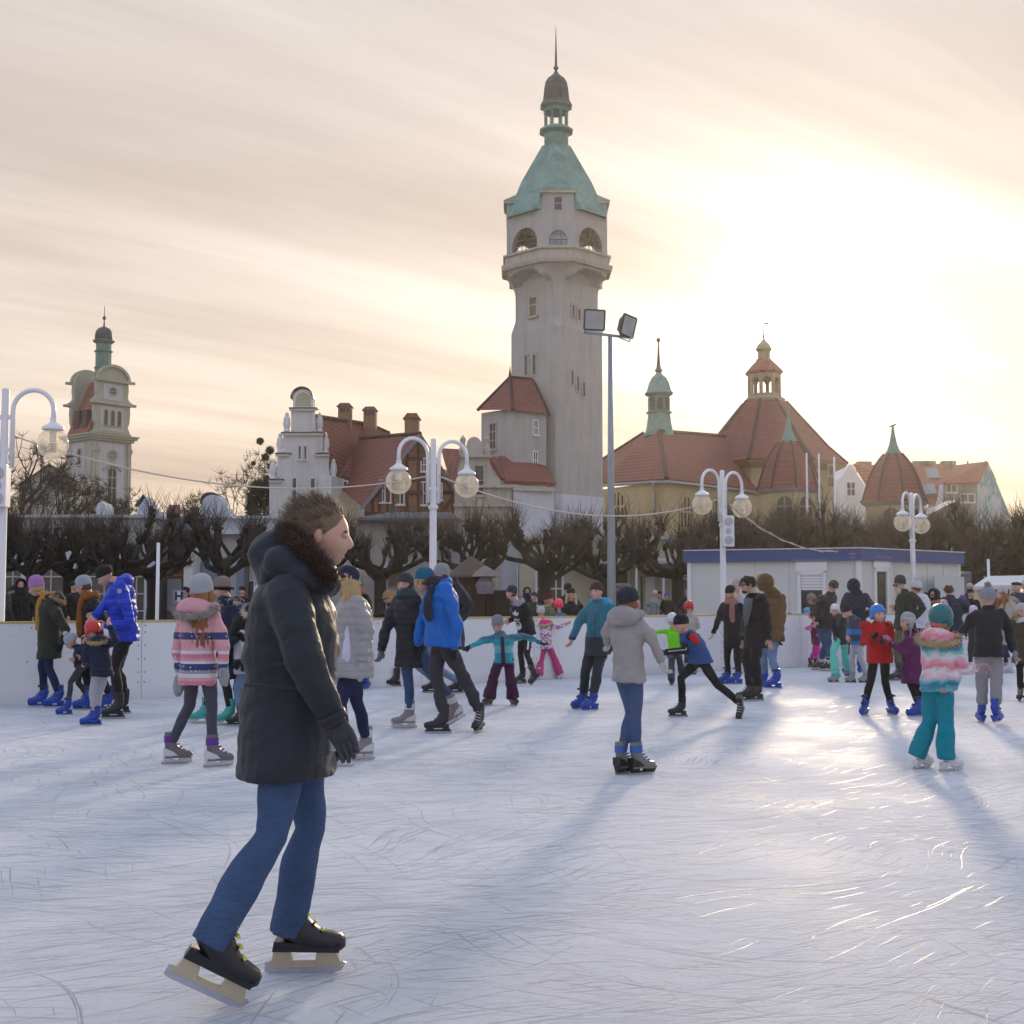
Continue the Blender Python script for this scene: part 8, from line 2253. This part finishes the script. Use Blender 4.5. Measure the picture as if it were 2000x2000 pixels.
person('bearded man in dark beanie and sunglasses, dark green jacket and olive trousers', 'G', 1.80, -72, (590, 232), (665, 350), (650, 680), [(560, 1270, -75), (640, 1240, -70)], [(545, 480, .1), (740, 600, -.1)],
       F('dark green shell', (.026, .034, .026)), (F('olive trousers', (.085, .085, .045)), 1.15), hat=('slouch', F('dark slate knit', (.045, .05, .052), knit=50)), skates='hockey', hem=.04, puff=1.15, glasses=plain('black sunglasses', (.01, .01, .011), .15), skin=SKIN, nod=10, collar=1,
       extras=lambda i: MB().ball(i['Mh'] @ Vector((0, .20, -.42)), (.06, .07, .075), 10).build('beard', HG, i['root'], smooth=True))
person('person in white pom-pom hat and white jacket with striped cuffs', 'G', 1.64, -125, (765, 265), (830, 370), (830, 690), [(800, 1210, -120), (870, 1200, -120)], [(790, 620, .1), (870, 620, -.1)],
       bands('white striped jacket cloth', [(0, (.50, .49, .56)), (.86, (.38, .24, .12)), (.875, (.50, .49, .56)), (.90, (.05, .06, .12)), (.915, (.50, .49, .56))], hi=2.0), (JEANL, 1.0), hat=('pom', F('white pom hat knit', (.56, .56, .56), knit=50), FURW), hair=(HB, 'ear'), skates='white', hem=.05, puff=1.15)
person('person in black hood with sunglasses and rose scarf, behind the teal-helmeted girl', 'G', 1.64, -70, (968, 345), (1000, 450), (1000, 720), [(960, 1120, -60), (1040, 1120, -60)], [None, None], BLK, (BLK, 1.0), hat=('hoodup', BLK, None), glasses=plain('black sunglasses', (.01, .01, .011), .15), scarf=(F('rose scarf', (.34, .15, .15), knit=40), 0), skates='hockey', hem=.12, puff=1.15)
person('man with short brown hair in navy quilted jacket seen from behind near the tent', 'G', 1.74, 165, (1122, 300), (1165, 410), (1180, 700), [(1140, 1110, 160), (1230, 1105, 165)], [None, (1280, 520, -.05)], F('navy puffer shell', (.018, .032, .06), quilt=4), (JEAND, 1.1), hair=(HB, 'short'), skates='hockey', hem=.06, puff=1.28, collar=1.2)
person('child in black hat with coloured diamonds and pom-pom, behind the teal-helmeted girl', 'G', 1.10, 180, (1065, 455), (1065, 590), (1065, 800), [(1035, 1180, 180), (1100, 1180, 180)], [None, None], CHAR, (CHAR, 1.2), hat=('pom', confetti('confetti print cloth'), BLKK), skates='hockey', hs=1.05)
def tealgirl(i):
    M = i['Mh']
    m = MB(); pts_ = [M @ Vector((x_, -.60, z_)) for x_, z_ in ((.10, .32), (.05, .24), (-.02, .20), (-.10, .20))]; m.tube(pts_, [.006, .011, .011, .004], 6); m.build('helmet_mark', plain('coral paint', (.70, .10, .08), .4), i['root'])
    MB().tube([M @ Vector((-.25, -.46, -.16)), M @ Vector((0, -.54, -.14)), M @ Vector((.25, -.46, -.16))], [.012, .02, .012], 6).build('helmet_strap', F('coral lining', (.75, .10, .11)), i['root'])
    badge(i, i['P']((705, 926), .0) + Vector((0, -.20, 0)), (0, -1, 0), [[(-.5, -.2), (.5, -.2), (.5, .2), (-.5, .2)]], F('coral lining', (.75, .10, .11)), 'hem_tag', .05)
person('girl in teal helmet, tie-dye pink and turquoise jacket and teal snow trousers, seen from behind', 'H', 1.30, 142, (782, 175), (748, 430), (720, 880), [(555, 1772, 122), (860, 1798, 108)], [(960, 985, -.15), (1120, 690, -.1)],
       tiedye('tie-dye cloth'), (F('teal snow trousers', (.004, .20, .26)), 1.45), hat=('helmet', plain('dark teal helmet', (.008, .12, .13), .3)), hair=(HL, 'ear'), skates='white', hem=.06, puff=1.22, hood=(tiedye('tie-dye cloth'), FURT, 1.35), hy=125, elb=((925, 800, -.16), (980, 715, -.06)), gloves=F('pink grey gloves', (.36, .25, .27)), flare=1.45, hs=1.12, knee=((640, 1270, .02), (815, 1280, .02)), extras=tealgirl)
person('boy in grey fur-pom hat, black jacket and grey joggers, arms held out, seen from behind', 'G', 1.50, 178, (1542, 385), (1545, 545), (1550, 960), [(1470, 1712, 175), (1640, 1715, 140, .02, 0)], [(1250, 750, .1), (1815, 930, -.05)],
       F('black softshell', (.016, .017, .022)), (F('grey jogger cloth', (.23, .225, .24)), 1.35), hat=('pom', F('grey blue knit', (.25, .27, .30), knit=55), FURG), hem=.06, puff=1.18, collar=1, gloves=F('grey gloves light', (.28, .29, .32)), elb=((1330, 660, .1), (1775, 740, .05)), hs=1.06, knee=((1480, 1290, .04), (1640, 1270, .04)))
person('person in pale pink hat and beige fur-hooded coat with long auburn hair', 'G', 1.66, -78, (1690, 330), (1755, 440), (1750, 790), [(1760, 1185, -75), (1720, 1180, -75)], [(1680, 700, .1), (1830, 700, -.1)],
       F('beige grey coat cloth', (.38, .34, .28)), (JEAND, 1.0), hat=('slouch', F('pale pink knit', (.48, .42, .45), knit=50)), hair=(HR, 'long'), skates='lilac', hem=.18, puff=1.12, hood=(F('beige grey coat cloth', (.38, .34, .28)), FURT, 1.1), extras=lambda i: MB().tube([i['P']((1690, 480), -.17), i['P']((1740, 570), -.19), i['P']((1810, 650), -.17)], .012, 6).build('bag_strap', BLK, i['root']))
person('girl in pale pink hat and olive coat with tan fur hood at the photo edge', 'G', 1.38, -5, (1915, 530), (1915, 665), (1925, 960), [(1890, 1490, -30), (1990, 1490, 20)], [(1850, 1000, -.1), None],
       F('olive brown coat cloth', (.055, .043, .028)), (F('black tights', (.012, .012, .013)), 1.0), hat=('beanie', F('pale pink knit', (.48, .42, .45), knit=50)), hair=(HL, 'ear'), skates='hockey', hem=.2, puff=1.15, hood=(F('olive brown coat cloth', (.055, .043, .028)), FURT, 1.3), scarf=(F('white scarf', (.46, .46, .52)), 0), hs=1.05)
person('elderly man in flat black beret and navy coat near the market tent', 'G', 1.72, -60, (1848, 262), (1885, 350), (1890, 640), [(1860, 1090, -60), (1930, 1090, -60)], [None, None], F('navy coat cloth', (.02, .045, .09)), (CHAR, 1.1), hat=('beret', BLKK), hair=(HG, 'ear'), skates='hockey', hem=.15, puff=1.15)
person('person in white knit hat and white fur-collared jacket at the far photo edge', 'G', 1.66, -60, (1945, 240), (1960, 340), (1970, 640), [(1940, 1085, -60), (2000, 1085, -60)], [None, None], F('white shell', (.5, .5, .56)), (JEAND, 1.0), hat=('beanie', F('white pom hat knit', (.56, .56, .56), knit=50)), skates='white')
person('small child in white and pink helmet peeking out beside the boy in black', 'G', 1.02, 170, (1385, 520), (1385, 640), (1385, 860), [(1360, 1180, 170), (1420, 1180, 175)], [None, None], CHAR, (CHAR, 1.2), hat=('helmet', plain('white pink helmet', (.58, .42, .56), .35)), skates='white', hs=1.06)

# ---- people outside the boards
def bystander(label, K, head, H, d, jk, hat, yaw=0, hair=None, tr=None, hem=.2, **k):
    x0, y0, cs = CROPS[K]; X, Y_ = x0 + head[0] * cs, y0 + head[1] * cs
    c = at(X, Y_, d); H2 = c.z + .10 * H / 1.7
    sc = FPX / d / cs
    kk = H2 / 1.72
    sh = (head[0], head[1] + (.235 * kk) * sc); hp = (head[0], head[1] + (.66 * kk) * sc)
    person(label, K, H2, yaw, head, sh, hp, [], [None, None], jk, (tr or BLK, 1.05), d=d, hat=hat, hair=hair, skates=None, hem=hem, puff=1.12, **k)
bystander('onlooker in dark coat at the photo edge before the glazed hall', 'A', (5, 245), 1.7, 27, CHAR, ('beanie', CHARK), 160)
bystander('onlooker in black hooded coat standing by the pale pilaster behind the boards', 'A', (155, 245), 1.7, 31, BLK, ('hoodup', BLK, None), 30)
bystander('small dark-clad child beside the hooded onlooker behind the boards', 'A', (92, 290), 1.3, 31, BLK, ('beanie', CHARK), 100)
bystander('dark-clad onlooker behind the person in pale grey beanie', 'A', (560, 255), 1.7, 34, BLK, ('beanie', BLKK), 60)
bystander('dark onlooker standing beside the letter sign', 'A', (1395, 295), 1.7, 36, BLK, ('beanie', BLKK), -60)
bystander('onlooker in black hood past the letter sign', 'B', (355, 305), 1.7, 38, BLK, ('hoodup', BLK, None), 20)
bystander('onlooker in black cap just above the child in navy and white hat', 'B', (745, 290), 1.68, 37, BLK, ('beanie', BLKK), 0)
bystander('onlooker in dark blue hood between sweatshirt boy and confetti girl', 'D', (622, 268), 1.72, 44, NAVY, ('hoodup', NAVY, None), 20)
bystander('onlooker in camouflage-dark jacket low behind the boards', 'D', (690, 320), 1.55, 36, OLIVE, ('beanie', CHARK), -30)
bystander('person in wine-red pom-pom hat and olive jacket leaning over the boards', 'D', (830, 350), 1.5, 25.6, F('olive green shell', (.12, .13, .08)), ('pom', F('wine red knit', (.13, .012, .025), knit=50), F('wine red pom', (.15, .01, .02))), 60, hair=(HL, 'ear'))
bystander('person with long pale blonde hair, black beanie and glasses behind the boards', 'D', (1040, 300), 1.64, 25.8, BLK, ('beanie', BLKK), 3, hair=(HY, 'long'), glasses=plain('gold glasses', (.30, .22, .10), .2))
bystander('onlooker in black bobble hat just behind the blonde onlooker', 'D', (1012, 245), 1.72, 32, BLK, ('beanie', BLKK), 160)
bystander('onlooker in long pale grey coat under the shop canopy', 'E', (142, 292), 1.66, 47, F('pale grey long coat', (.24, .26, .27)), ('beanie', F('white knit', (.52, .50, .56), knit=55)), 10, hem=.42)
bystander('onlooker in dark coat close behind the pale grey coat', 'E', (182, 300), 1.68, 48.5, BLK, ('beanie', BLKK), -20)
bystander('onlooker in violet-blue hat and dark fur-collared coat by the canopy post', 'E', (255, 312), 1.62, 47, BLK, ('beanie', F('violet blue knit', (.10, .08, .36), knit=50)), 10, hair=(HR, 'ear'), hem=.35, hood=(BLK, FURT, 1.0))
bystander('onlooker in grey cap at the dark doorway beside the hut', 'E', (448, 285), 1.66, 45, CHAR, ('beanie', F('flat grey knit', (.22, .22, .21), knit=50)), 0)
bystander('dark-clad onlooker by the floodlight mast, behind the girl in grey', 'D', (1470, 300), 1.66, 41, CHAR, ('beanie', CHARK), 30)
bystander('onlooker in black between hut screen and market tent', 'G', (1358, 330), 1.7, 38, BLK, ('beanie', BLKK), 0)
bystander('onlooker in white hat farther off between hut screen and market tent', 'G', (1350, 262), 1.75, 44, CHAR, ('beanie', F('white knit', (.52, .50, .56), knit=55)), 0)
bystander('small child in violet hat at the hut screen', 'G', (1268, 400), 1.2, 34, NAVY, ('beanie', F('violet blue knit', (.10, .08, .36), knit=50)), 180)
bystander('face in dark hood between white jacket and black-hooded person', 'G', (875, 385), 1.5, 31, BLK, ('hoodup', BLK, None), -30)

finish_soft()
for k_ in SK.values():
    for ch in list(k_.children): bpy.data.objects.remove(ch)
    bpy.data.objects.remove(k_)
